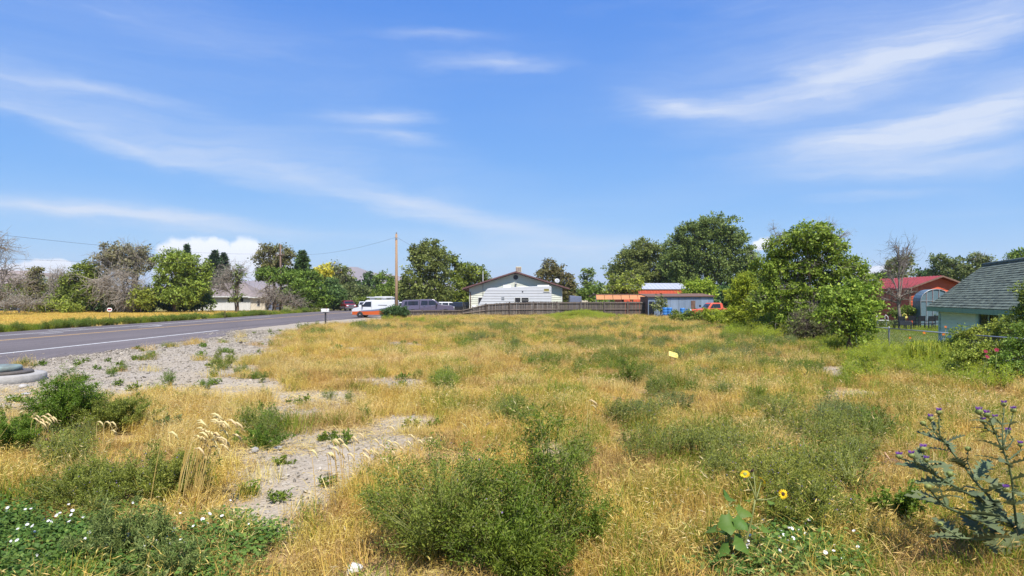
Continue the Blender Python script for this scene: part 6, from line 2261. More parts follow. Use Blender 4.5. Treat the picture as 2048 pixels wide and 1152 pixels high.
# where the greener growth stands: ground positions as (photo px, photo row, half width, half height)
OLIVE = [(1440, 950, 240, 90), (1620, 1010, 170, 110), (1560, 1090, 110, 60), (1340, 920, 160, 50), (1660, 880, 190, 44), (1270, 850, 70, 24), (1330, 800, 80, 36), (1020, 850, 60, 30),
         (230, 1000, 200, 70), (130, 930, 140, 50), (960, 678, 60, 9), (1010, 660, 70, 8), (890, 655, 60, 8), (1150, 662, 90, 9), (1250, 720, 110, 20), (1180, 690, 110, 18), (1290, 760, 90, 22), (1420, 700, 80, 14), (1480, 680, 90, 14),
         (1500, 735, 120, 12), (1560, 830, 90, 20), (520, 875, 70, 30), (1700, 940, 130, 50), (1130, 940, 130, 50)]
BLUE = [(740, 660, 60, 9), (960, 682, 50, 9), (980, 655, 90, 7), (1230, 655, 60, 7), (1330, 690, 60, 14), (1390, 720, 80, 12), (1560, 690, 100, 12), (1480, 715, 120, 12), (1270, 840, 70, 18), (1340, 820, 50, 24), (1650, 860, 160, 30), (1460, 790, 60, 10), (820, 660, 40, 6)]
GREEN = [(720, 655, 50, 8), (880, 660, 50, 7), (1100, 730, 70, 16), (1340, 790, 70, 30), (1020, 700, 80, 12), (940, 690, 70, 10), (1210, 735, 90, 20), (520, 865, 90, 34), (590, 655, 50, 7), (640, 670, 50, 7), (890, 775, 40, 16), (1040, 830, 50, 20),
         (1350, 665, 90, 10), (1600, 745, 110, 14), (1500, 800, 40, 10), (470, 745, 60, 8), (330, 770, 80, 12), (1760, 880, 60, 20)]
LIME = [(1750, 725, 130, 40), (1850, 740, 140, 40), (1720, 760, 90, 14), (1960, 775, 90, 20), (1660, 705, 50, 16), (1180, 639, 110, 5), (1130, 641, 70, 4), (770, 642, 60, 4), (840, 645, 60, 4), (1480, 672, 60, 10), (1540, 678, 70, 10), (1900, 700, 120, 24)]


def mask(lst, px, py, X, D, seed):
    m = np.zeros_like(px)
    for c in lst:
        m = np.maximum(m, blob(px, py, *c))
    return np.clip(m * 1.7 - fbm2(X, D, .75, seed) * 1.25, 0, 1)


def weeds_all():
    r = np.random.default_rng(5)
    bands = [(4.3, 8, 20, 1.0), (8, 13, 15, 1.0), (13, 22, 9, 1.1), (22, 38, 4.8, 1.3), (38, 60, 2.8, 1.6), (60, 82, 1.7, 1.9)]
    acc = {k: ([], [], []) for k in ('gold', 'pale', 'brown', 'stalk', 'lush', 'olive', 'blue', 'green', 'lime', 'rosette', 'bind')}

    def put(k, X, D, keep, s, zs=None, tilt=.2):
        X, D = X[keep], D[keep]
        n = len(X)
        if not n: return
        sc_ = np.broadcast_to(s, (len(keep),))[keep] * r.uniform(.75, 1.25, n)
        z3 = sc_ * (r.uniform(.85, 1.15, n) if zs is None else np.broadcast_to(zs, (len(keep),))[keep])
        acc[k][0].append(np.stack([X, D, gz(X, D)], 1))
        acc[k][1].append(np.stack([sc_, sc_, z3], 1))
        acc[k][2].append(np.stack([r.normal(size=n) * tilt, r.normal(size=n) * tilt, r.uniform(0, 6.28, n)], 1))
    for b, (d0, d1, dens, s) in enumerate(bands):
        X, D = sample(d0, d1, dens, 30 + b)
        px, py = to_px(X, D)
        g = gravel_w(X, D)
        lot = (X > -16.6 + np.where(D > 55, 3, 0)) & (X < 14.2 + np.where(D > 36, (D - 36) * .42, 0)) & (D < 81) & ~((D > 72) & (X < -12.5))
        lot &= ~((np.abs(X + 13.5) < 1.0) & (np.abs(D - 17.3) < 1.0))
        nob = np.zeros_like(px)
        for c in [(60, 1120, 330, 110), (250, 1150, 220, 60), (1600, 1130, 120, 60), (900, 1120, 190, 60), (140, 870, 130, 30), (230, 1000, 180, 40), (1060, 1140, 150, 60), (1347, 730, 34, 16)]:
            nob = np.maximum(nob, blob(px, py, *c))
        base = lot & (r.random(len(X)) > g * .97) & (r.random(len(X)) > nob * .95)
        n1 = fbm2(X, D, 3.2, 21); n2 = fbm2(X, D, 1.2, 22)
        mo, mb, mg, ml = mask(OLIVE, px, py, X, D, 3), mask(BLUE, px, py, X, D, 4), mask(GREEN, px, py, X, D, 6), mask(LIME, px, py, X, D, 8)
        wild = (px > 1000) & (D > 16) & (D < 70)
        mg = np.maximum(mg, np.clip((fbm2(X, D, 2.0, 33) - .60) * 4, 0, .6) * wild)
        mb = np.maximum(mb, np.clip((fbm2(X, D, 2.4, 34) - .62) * 4, 0, .6) * wild)
        any_ = np.maximum(np.maximum(mo, mb), np.maximum(mg, ml))
        u = r.random(len(X))
        cover = np.clip(.40 + 2.2 * (fbm2(X, D, 1.3, 55) - .34), .12, 1)
        dry = base & (u > any_ * .93) & (r.random(len(X)) < cover)
        t = n1 * .6 + n2 * .4 + r.normal(size=len(X)) * .06
        lowright = (px > 1350) & (py > 700)
        brown = dry & ((t < .40) | (lowright & (t < .47)))
        pale = dry & (t > .60)
        gold = dry & ~brown & ~pale
        hgt = np.clip(.54 + 1.5 * (n2 - .40), .25, 1.4) / s ** .9
        put('gold', X, D, gold, s, hgt); put('pale', X, D, pale, s, hgt * .9); put('brown', X, D, brown | (base & (r.random(len(X)) < .40)), s, 1.0 / s ** .5)
        put('olive', X, D, base & (r.random(len(X)) < .05 * (fbm2(X, D, 1.6, 58) > .5)), .42 * s ** .5)
        put('gold', X, D, brown & (r.random(len(X)) < .35), s * .8, hgt * .8)
        if d0 < 60:
            put('stalk', X, D, dry & (r.random(len(X)) < np.where((px > 550) & (px < 1100) & (py > 760), .08, .02)), 1.0, None, .2)
        gm = base | (lot & (any_ > .5))
        u2 = r.random(len(X))
        ws = np.where(D < 8, .92, np.where(D > 13, .74, .9)) * (s ** .35)
        thin = {0: .45, 1: .5, 2: .5}.get(b, .6)
        put('olive', X, D, gm & (u2 < mo * thin), ws)
        put('blue', X, D, gm & (u2 > 1 - mb * thin), ws)
        u3 = r.random(len(X))
        put('green', X, D, gm & (u3 < mg * thin * .8), ws)
        put('lime', X, D, gm & (u3 > 1 - ml), ws * 1.2 * np.where(D > 50, .8, np.where(X > 12.4, 1.25, .95)))
        put('lush', X, D, base & (r.random(len(X)) < .12 + .40 * mg + .36 * (px > 850) * (fbm2(X, D, 3.0, 57) > .45)), s * .9, hgt * 1.1)
        put('rosette', X, D, lot & (g > .3) & (r.random(len(X)) < .035), 1.0)
        put('green', X, D, lot & (g > .4) & (r.random(len(X)) < .012), .55 * s)
    # bindweed mats near the lens
    X, D = sample(4.3, 8.5, 40, 99)
    px, py = to_px(X, D)
    m = np.zeros_like(px)
    for c in [(120, 1130, 330, 110), (300, 1160, 200, 60), (1600, 1120, 130, 60), (1500, 1150, 100, 50), (-100, 1050, 200, 80), (430, 1090, 120, 40)]:
        m = np.maximum(m, blob(px, py, *c))
    put('bind', X, D, r.random(len(X)) < m * 1.3, 1.0, None, .1)
    # around the sunflower and thistle feet: dry short grass only; extra green at far verge
    lab = {'gold': ('dry_grass', 'golden dry grass covering the lot', 'grass'), 'pale': ('pale_grass', 'pale straw coloured seeding grass in drifts over the lot', 'grass'),
           'brown': ('thatch', 'short brown matted dead grass on the lot', 'grass'), 'stalk': ('seed_stalks', 'tall pale seed stalks sticking out of the dry grass', 'grass'),
           'lush': ('green_grass', 'green grass tufts among the dry grass', 'grass'), 'olive': ('olive_weeds', 'olive green alfalfa weeds with purple buds in drifts', 'weeds'),
           'blue': ('blue_weeds', 'blue green weeds in drifts across the lot', 'weeds'), 'green': ('green_weeds', 'fresh green leafy weeds across the lot', 'weeds'),
           'lime': ('lime_weeds', 'bright yellow green weeds along the fences', 'weeds'), 'rosette': ('gravel_weeds', 'small green weeds sprouting in the gravel', 'weeds'),
           'bind': ('bindweed', 'creeping bindweed leaves covering the ground by the lens', 'weeds')}
    for k, (a, s_, c) in acc.items():
        if a:
            scatter(lab[k][0], lab[k][1], k, np.concatenate(a), np.concatenate(s_), np.concatenate(c), lab[k][2])


weeds_all()


def verge_and_field():
    r = np.random.default_rng(15)
    # tall green verge on the far side of the road
    n = 1900
    D = r.uniform(38, 118, n)
    X = ROAD_L - .35 - np.abs(r.normal(size=n)) * .9 - .4 * fbm2(D * 0, D, 4, 3)
    keep = fbm2(X * .3, D, 4.0, 40) > .44
    X, D = X[keep], D[keep]; n = len(X)
    s = r.uniform(.7, 1.5, n) * (.4 + fbm2(X, D, 5, 41))
    scatter('verge_grass', 'strip of tall green grass along the far road edge', 'lush', np.stack([X, D, X * 0], 1), np.stack([s, s, s * 1.0], 1), np.stack([r.normal(size=n) * .1, r.normal(size=n) * .1, r.uniform(0, 6.28, n)], 1))
    n = 900
    D = r.uniform(38, 110, n); X = ROAD_L - .5 - np.abs(r.normal(size=n)) * .8
    keep = fbm2(X, D, 2.5, 43) > .45
    X, D = X[keep], D[keep]; n = len(X); s = r.uniform(.9, 1.6, n)
    scatter('verge_weeds', 'leafy green weeds along the far road edge', 'green', np.stack([X, D, X * 0], 1), np.stack([s, s, s], 1), np.stack([r.normal(size=n) * .1, r.normal(size=n) * .1, r.uniform(0, 6.28, n)], 1), 'weeds')
    # mown stubble in the field
    n = 9000
    D = r.uniform(42, 112, n); X = r.uniform(-105, ROAD_L - 1.5, n)
    keep = (np.abs(X) < .84 * D + 3)
    X, D = X[keep], D[keep]; n = len(X); s = r.uniform(1.2, 2.4, n)
    scatter('stubble', 'mown yellow stubble in the field across the road', 'stubble', np.stack([X, D, X * 0], 1), np.stack([s, s, s * .8], 1), np.stack([r.normal(size=n) * .1, r.normal(size=n) * .1, r.uniform(0, 6.28, n)], 1))
    # lawn tufts on the cottage side
    n = 5200
    D = np.concatenate([r.uniform(14, 60, n), r.uniform(36, 70, 2600)]); X = 14.8 + np.concatenate([r.uniform(0, 1, n) ** 1.4 * 34, r.uniform(0, 40, 2600)])
    inside = (np.abs(X) < .84 * D + 3)
    X, D = X[inside], D[inside]; n = len(X); s = r.uniform(.5, 1.0, n)
    scatter('lawn_grass', 'yellowing green lawn grass round the cottage', 'lush', np.stack([X, D, X * 0], 1), np.stack([s * 1.6, s * 1.6, s * .7], 1), np.stack([r.normal(size=n) * .1, r.normal(size=n) * .1, r.uniform(0, 6.28, n)], 1))
    # bright weeds at the foot of the board fence
    n = 520
    px = np.concatenate([r.normal(size=n - 140) * 38 + 1165, r.uniform(1060, 1290, 140)]); D = r.uniform(74, 81, n)
    X = gx(px, D); s = r.uniform(.7, 1.5, n) * np.clip(1.25 - np.abs(px - 1165) / 110, .45, 1.2)
    scatter('fence_weeds', 'bright green weeds at the foot of the board fence', 'lime', np.stack([X, D, X * 0], 1), np.stack([s, s, s], 1), np.stack([r.normal(size=n) * .1, r.normal(size=n) * .1, r.uniform(0, 6.28, n)], 1), 'weeds')
    # gravel stones
    X, D = sample(6, 14, 150, 61); X2, D2 = sample(14, 46, 75, 62)
    X, D = np.concatenate([X, X2]), np.concatenate([D, D2])
    g = gravel_w(X, D)
    keep = (r.random(len(X)) < g * np.where(X > -8, .7, 1)) & (X > ROAD_R + .05 - np.where(D > 40, 2.5, 0))
    X, D = X[keep], D[keep]; n = len(X)
    s = np.exp(r.normal(size=n) * .5) * .0145 * (1 + D / 70)
    scatter('gravel', 'loose grey gravel along the road shoulder', 'pebble', np.stack([X, D, gz(X, D) + np.where(X < -15.6, .03, 0)], 1), np.stack([s, s, s * .8], 1), np.stack([r.normal(size=n) * .4, r.normal(size=n) * .4, r.uniform(0, 6.28, n)], 1), 'gravel')
    # broken straw lying about
    X, D = sample(4.5, 16, 14, 71)
    keep = (X > -15.5) & (X < 14) & (fbm2(X, D, 1.3, 72) > .42)
    X, D = X[keep], D[keep]; n = len(X); s = r.uniform(.8, 1.5, n)
    scatter('straw_litter', 'broken pale straws lying flat over soil and gravel', 'litter', np.stack([X, D, gz(X, D)], 1), np.stack([s, s, s], 1), np.stack([r.normal(size=n) * .1, r.normal(size=n) * .1, r.uniform(0, 6.28, n)], 1), 'straw')
    # white bindweed flowers
    pts = []
    for cx, cy, rx, ry, k in [(110, 1090, 130, 60, 26), (330, 1120, 90, 50, 12), (390, 1060, 70, 30, 8), (60, 1050, 70, 30, 8), (1600, 1110, 90, 45, 22), (1560, 1080, 70, 25, 8), (1680, 1120, 60, 30, 6), (1490, 1120, 30, 20, 10)]:
        for _ in range(k):
            px, py = cx + r.normal() * rx * .55, cy + r.normal() * ry * .55
            d = gd(min(max(py + 18, 985), 1190))
            pts.append((gx(px, d), d, .12 + .12 * r.random()))
    P = np.array(pts); n = len(P)
    s = r.uniform(.7, 1.35, n)
    scatter('bindweed_flowers', 'white bindweed flowers scattered over the green mats', 'flower', P, np.stack([s, s, s], 1), np.stack([r.uniform(.2, .8, n), r.normal(size=n) * .35, r.normal(size=n) * .5], 1), 'flowers')
    # small white daisies near the roses
    pts = []
    for _ in range(70):
        px, py = r.uniform(1880, 2048), 735 + r.normal() * 9
        d = gd(py + 14); pts.append((gx(px, d), d, .22 + .1 * r.random()))
    P = np.array(pts); n = len(P); s = r.uniform(.9, 1.7, n)
    scatter('daisies', 'tiny white flowers in the grass below the garden bushes', 'flower', P, np.stack([s, s, s], 1), np.stack([r.uniform(.2, .8, n), r.normal(size=n) * .35, r.normal(size=n) * .5], 1), 'flowers')


verge_and_field()


# ------------------------------------------------------------------ single plants one can point at
def weed(label, px, py, h, rad, nstem, nleaf, lsz, leaf='weed_green', stem='stem_green', seed=0, name='weed_bush', fl=0, asp=.38, cat='weed', flmat='purple_bud', **kw):
    D = gd(py)
    b = Vector((gx(px, D), D, float(gz(np.array([gx(px, D)]), np.array([D]))[0])))
    e = thing(name, label, cat, b, 0, 'single weeds on the lot')
    (SV, SQ, ST), (LV, LF), tips = weed_arrays(500 + seed, nstem=nstem, h=h, rad=rad, nleaf=nleaf, lsz=lsz, asp=asp, **kw)
    link(mesh_np('stem', SV, [(SQ, 0), (ST, 0)], [stem]), 'stem', e)
    link(mesh_np('foliage', LV, [(LF, 0)], [leaf]), 'foliage', e)
    if fl:
        r = np.random.default_rng(seed)
        p = tips[r.integers(0, len(tips), fl)] + r.normal(size=(fl, 3)) * .015
        V, f = leaf_quads(p, r.normal(size=(fl, 3)), r.normal(size=(fl, 3)), .016 * r.uniform(.6, 1.4, fl), .012 * r.uniform(.6, 1.4, fl))
        link(mesh_np('bud', V, [(f, 0)], [flmat]), 'bud', e)
    return e


def build_weeds():
    weed('widest dense green bush in the very middle foreground', 890, 1110, 1.04, .84, 100, 22000, .031, 'weed_centre', seed=1, fl=70, asp=.42)
    weed('dense green bush joined to the tall feathery weed', 1010, 1130, 1.02, .64, 64, 12000, .038, 'weed_green', seed=2, asp=.34)
    weed('tall feathery weed with curling tips in the middle foreground', 1100, 1110, 1.50, .34, 20, 6500, .052, 'weed_green', seed=3, asp=.2, name='feathery_weed', curl=-.25, branch=6)
    weed('feathery green weed at the bottom edge below the tall one', 1060, 1185, .52, .42, 26, 4600, .052, 'weed_green', seed=4, asp=.22, name='feathery_weed')
    weed('spreading branch tips of green weed beside the golden grass', 1165, 1090, .62, .34, 16, 2600, .048, 'weed_green', seed=5, asp=.22, name='feathery_weed')
    weed('upright dark green weed beside the manhole gravel', 135, 868, 1.0, .60, 60, 20000, .045, 'weed_green', seed=6, asp=.36)
    weed('rounded olive bush right behind the nodding rye heads', 330, 1000, .58, .60, 70, 15000, .032, 'weed_olive', seed=7, fl=120)
    weed('wide olive bush next to the upright dark weed on the gravel', 225, 864, .66, .80, 80, 22000, .038, 'weed_olive', seed=8, fl=90)
    weed('olive bush among dry grass above the blue green foliage', 170, 1010, .52, .68, 80, 17000, .032, 'weed_olive', seed=9, fl=120)
    weed('blue green feathery clump among the white bindweed flowers', 250, 1120, .50, .46, 44, 9000, .050, 'weed_blue', seed=10, asp=.2, name='feathery_weed')
    weed('second blue green feathery clump reaching the bottom edge', 330, 1165, .42, .38, 26, 3800, .050, 'weed_blue', seed=11, asp=.2, name='feathery_weed')
    weed('leafy green weed at the picture edge below the gravel', 15, 905, .60, .66, 60, 16000, .045, 'weed_green', seed=12)
    weed('round bushy weed standing alone at the gravel edge', 448, 737, .62, .48, 30, 3400, .045, 'weed_olive', seed=13)
    weed('small leafy weed in the dry grass beyond the rye', 335, 868, .36, .22, 9, 420, .085, 'weed_blue', seed=14, asp=.5)
    weed('green weed patch beside the bare gravel patch', 525, 892, .34, .52, 34, 3800, .036, 'weed_green', seed=15)
    weed('upright green grass clump in the middle of the dry grass', 892, 785, .62, .34, 60, 2200, .07, 'grass_green', seed=16, asp=.12, name='grass_clump', cat='grass clump')
    weed('dark leafy weed tuft on the bare gravel patch', 560, 925, .10, .22, 14, 420, .05, 'weed_green', seed=17)
    weed('largest olive drift of weed behind the sunflower', 1560, 1010, .56, .66, 70, 14000, .032, 'weed_olive', seed=18, fl=200)
    weed('dark olive weed beside the sunflower heads', 1620, 1075, .55, .50, 60, 11000, .032, 'weed_olive', seed=19, fl=170)
    weed('green weed crest in the middle distance before the fallen yellow board', 1262, 772, .62, .42, 30, 2600, .05, 'weed_green', seed=20)
    weed('shadowy leafy weed at the foot of the thistle', 1800, 1050, .40, .34, 18, 1900, .055, 'weed_green', seed=21, asp=.5)
    weed('low blue green clump in the middle of the lot', 1275, 838, .40, .50, 34, 3600, .036, 'weed_blue', seed=22, fl=70)
    weed('rosette of lance leaves in the golden patch', 1500, 796, .24, .26, 14, 360, .10, 'weed_green', seed=23, asp=.24)
    weed('dark broad leaved weed at the edge of the lime weeds', 1735, 755, .55, .40, 24, 1800, .085, 'weed_green', seed=24, asp=.45)


build_weeds()


def rye(label, px, py, n, h, lean, seed, spread=.3):
    r = np.random.default_rng(seed)
    D = gd(py)
    b = Vector((gx(px, D), D, 0))
    e = thing('rye_clump', label, 'grass clump', b, 0, 'seeding rye')
    st, hd = MB(), []
    HP, HD = [], []
    for i in range(n):
        x0, y0 = r.normal() * spread * .5, r.normal() * spread * .4
        hh = h * r.uniform(.7, 1.08)
        lx = lean * hh * r.uniform(.5, 1.3)
        p = [Vector((x0, y0, 0)), Vector((x0 + lx * .3, y0, hh * .5)), Vector((x0 + lx * .75, y0, hh * .92)), Vector((x0 + lx * 1.1, y0, hh))]
        st.tube(bez(p[0], p[1], p[2], 4) + [p[3]], [.0048, .0044, .004, .0036, .0032, .003], 4, cap=False)
        # drooping head: bent spindle
        q = [p[3], p[3] + Vector((.035 + .03 * lean, 0, .006)), p[3] + Vector((.07 + .04 * lean, r.normal() * .01, -.025)), p[3] + Vector((.09 + .05 * lean, r.normal() * .015, -.075))]
        hm = MB().tube(q, [.005, .0125, .011, .003], 6)
        hd.append((hm, q))
    st.build('stalk', 'dry_pale', e)
    r2 = np.random.default_rng(seed + 1)
    for hm, q in hd:
        # awns
        k = 16
        t = r2.random(k)
        P = np.array([tuple(q[1].lerp(q[3], float(x))) for x in t])
        ax = np.array(tuple((q[3] - q[1]).normalized()))
        d = unit(ax + r2.normal(size=(k, 3)) * .35)
        V, fq, ft = blade_ribbons(P, P + d * .022, P + d * .05, r2.normal(size=(k, 3)), np.full(k, .0018))
        me = hm.mesh('seed_head', ['rye_head'])
        n0 = len(hm.v)
        hm.v += [tuple(v) for v in V]; hm.f += [tuple(int(i) + n0 for i in f) for f in np.concatenate([fq])] + [tuple(int(i) + n0 for i in f) for f in ft]
        hm.m += [0] * (2 * k); hm.sm += [False] * (2 * k)
        hm.build('seed_head', 'rye_head', e)
        bpy.data.meshes.remove(me)


rye('clump of pale nodding rye arching over the olive bush', 372, 1018, 36, .92, .30, 1, .22)
rye('small group of ripe rye heads below the gravel weeds', 78, 905, 11, .52, .12, 2, .20)
rye('few ripe rye stalks between the small rye group and the nodding clump', 210, 905, 4, .45, .06, 3, .12)
rye('loose pale rye stalks beside the widest green bush', 700, 1000, 16, .62, -.12, 4, .40)
rye('scattered pale rye stalks above the widest green bush', 800, 955, 14, .52, .10, 5, .60)
rye('thin pale stalk pair in the middle distance', 1170, 880, 4, .62, .05, 6, .15)


def lobed_leaf(L, W, n, depth, droop=.25, seed=0):
    """flat leaf with toothed lobes, as polygon fan about its midrib; local x along the leaf, z up"""
    r = random.Random(seed)
    m = MB()
    top, bot = [], []
    k = n * 2 + 1
    for i in range(k):
        t = i / (k - 1)
        env = math.sin(math.pi * min(1, t * .92 + .08)) ** .7
        w = W * .5 * env * (1 if i % 2 else 1 - depth) * r.uniform(.85, 1.12)
        x = L * t + (L * .03 if i % 2 else 0)
        z = -droop * L * t * t
        top.append((x, w, z + abs(w) * .25)); bot.append((x, -w, z + abs(w) * .25))
    mid = [(L * i / (k - 1), 0, -droop * L * (i / (k - 1)) ** 2) for i in range(k)]
    m.v = top + mid + bot
    for i in range(k - 1):
        m.f.append((k + i, k + i + 1, i + 1, i)); m.f.append((2 * k + i, 2 * k + i + 1, k + i + 1, k + i)); m.m += [0, 0]; m.sm += [True, True]
    return m


def place(m, pos, d, up=Vector((0, 0, 1)), roll=0.0):
    d = Vector(d).normalized()
    s = up.cross(d)
    if s.length < 1e-4: s = Vector((1, 0, 0))
    s.normalize(); u = d.cross(s)
    M = Matrix((d, s, u)).transposed() @ Matrix.Rotation(roll, 3, 'X')
    m.v = [tuple(Vector(pos) + M @ Vector(v)) for v in m.v]
    return m


def merge(a, b):
    n0 = len(a.v)
    a.v += b.v; a.f += [tuple(i + n0 for i in f) for f in b.f]; a.m += b.m; a.sm += b.sm


def build_thistle():
    pr = random.Random(31)
    D0 = 5.3
    base = Vector((gx(2030, D0), D0, 0))
    e = thing('thistle', 'tall spiny thistle with purple flower heads at the picture edge', 'thistle', base)

    def J(px, py, dd=0.0):
        return at(px, py, D0 + dd)
    B = base
    chains = [
        [B, J(2034, 1060), J(2026, 960, -.1), J(2006, 900, -.1), J(1992, 868, -.1)],
        [J(2006, 900, -.1), J(2005, 850, -.05), J(2008, 812, 0)], [J(1992, 868, -.1), J(1982, 850, -.15), J(1974, 832, -.15)], [J(1992, 868, -.1), J(1975, 858), J(1966, 845)],
        [J(2005, 850, -.05), J(1996, 842), J(1990, 837)], [J(2006, 890), J(2020, 850, .1), J(2027, 824, .1)], [J(2010, 900), J(2026, 880, .2), J(2016, 866, .2)], [J(2020, 920), J(2040, 900, .2), J(2041, 892, .2)],
        [J(1982, 850, -.15), J(1966, 840), J(1958, 826)],
        [J(2034, 1060), J(1990, 1010, .1), J(1950, 960, .2), J(1905, 905, .3), J(1880, 870, .3), J(1878, 828, .3)], [J(1895, 892, .3), J(1868, 862, .3), J(1861, 840, .3)], [J(1880, 870, .3), J(1858, 858, .3), J(1846, 848, .3)],
        [J(1950, 960, .2), J(1935, 920, .3), J(1936, 900, .3)],
        [J(1990, 1010, .1), J(1930, 985, -.1), J(1870, 950, -.15), J(1830, 925, -.15), J(1798, 916, -.15)], [J(1850, 938, -.15), J(1845, 915, -.1), J(1846, 900, -.1)], [J(1840, 930, -.15), J(1828, 918, -.2), J(1823, 913, -.2)], [J(1870, 950, -.15), J(1862, 935, -.2), J(1853, 922, -.2)],
        [J(2010, 1040), J(1950, 1040, -.2), J(1895, 1015, -.3), J(1862, 985, -.3), J(1856, 976, -.3)], [J(1895, 1015, -.3), J(1880, 975, -.25), J(1900, 950, -.25)],
        [J(2026, 980, -.1), J(2030, 985, -.3), J(2012, 980, -.4)], [B, J(1980, 1080, -.2), J(1920, 1075, -.3), J(1880, 1050, -.3)],
    ]
    st, lv = MB(), []
    for ci, ch in enumerate(chains):
        big = .012 if ci in (0, 9, 13, 17, 20) else .0065
        pts = []
        for a, b in zip(ch[:-1], ch[1:]):
            for t in (0, .5):
                pts.append(a.lerp(b, t) + Vector((pr.uniform(-.008, .008), pr.uniform(-.008, .008), 0)))
        pts.append(ch[-1])
        st.tube(pts, [big * (1 - .55 * i / (len(pts) - 1)) for i in range(len(pts))], 6)
        # spiny wings along the stem
        for i in range(len(pts) - 1):
            a, b = pts[i], pts[i + 1]
            d = (b - a)
            n = max(2, int(d.length / .03))
            for k in range(n):
                p = a.lerp(b, k / n)
                s = d.normalized().cross(Vector((pr.uniform(-1, 1), pr.uniform(-1, 1), pr.uniform(-1, 1)))).normalized()
                q = big * pr.uniform(1.8, 3.6)
                st.face([p, p + d.normalized() * .028, p + d.normalized() * .012 + s * q])
        # leaves
        nl = {0: 14, 9: 14, 13: 11, 17: 11, 20: 10}.get(ci, 3)
        for k in range(nl):
            t = (k + pr.random() * .6) / nl * .85
            i = int(t * (len(pts) - 1))
            p = pts[i]
            up = pts[min(i + 1, len(pts) - 1)] - pts[max(i - 1, 0)]
            a = pr.uniform(0, 6.28)
            d = up.normalized() * .5 + Vector((math.cos(a) * .9, math.sin(a) * .9, pr.uniform(-.1, .4)))
            big_l = pr.uniform(.26, .44) * (1 - .5 * t) if nl > 3 else pr.uniform(.06, .14)
            lv.append(place(lobed_leaf(big_l, big_l * .46, 6, .62, pr.uniform(.1, .4), pr.randrange(999)), p, d, roll=pr.uniform(-.6, .6)))
    st.build('stem', 'thistle_leaf', e, local=False)
    for m in lv:
        m.build('leaf', 'thistle_leaf', e, local=False)
    heads = [(2008, 808, 0, 1), (1974, 829, -.15, 1), (1966, 842, 0, 1), (1990, 836, 0, 1), (2027, 820, .1, 1), (2016, 863, .2, 1), (2041, 889, .2, 1), (1958, 823, 0, 1), (1878, 824, .3, 1), (1861, 836, .3, 1), (1846, 846, .3, 0),
             (1936, 897, .3, 0), (1798, 912, -.15, 1), (1846, 897, -.1, 1), (1823, 910, -.2, 1), (1853, 919, -.2, 1), (1856, 973, -.3, 0), (1900, 947, -.25, 0), (2012, 978, -.4, 1), (1880, 1048, -.3, 0)]
    for px, py, dd, fl in heads:
        c = J(px, py, dd)
        r0 = pr.uniform(.019, .026)
        m = MB().lathe([(r0 * .3, -r0 * 1.1), (r0, -r0 * .5), (r0 * 1.1, 0), (r0 * .8, r0 * .6), (r0 * .45, r0 * .75)], 12, 0, tuple(c))
        for k in range(40):
            a, z = pr.uniform(0, 6.28), pr.uniform(-.9, .5)
            p = c + Vector((math.cos(a), math.sin(a), 0)) * r0 * (1 - .35 * abs(z)) + Vector((0, 0, z * r0))
            d = Vector((math.cos(a), math.sin(a), .25)) * r0 * .85
            s = Vector((-math.sin(a), math.cos(a), 0)) * .0022
            m.face([p - s, p + s, p + d])
        h = m.build('flower_head', 'thistle_head', e, local=False)
        if fl:
            k = 60
            rr = np.random.default_rng(int(px))
            a = rr.uniform(0, 6.28, k); q = r0 * .75 * np.sqrt(rr.random(k))
            P = np.stack([c.x + q * np.cos(a), c.y + q * np.sin(a), np.full(k, c.z + r0 * .55)], 1)
            d = np.stack([np.cos(a) * .5, np.sin(a) * .5, np.ones(k)], 1) * (r0 * 1.0)
            V, fq, ft = blade_ribbons(P, P + d * .6, P + d * rr.uniform(.8, 1.2, k)[:, None], rr.normal(size=(k, 3)), np.full(k, .004))
            link(mesh_np('florets', V, [(fq, 0), (ft, 0)], ['petal_purple']), 'florets', h, local=False)


build_thistle()


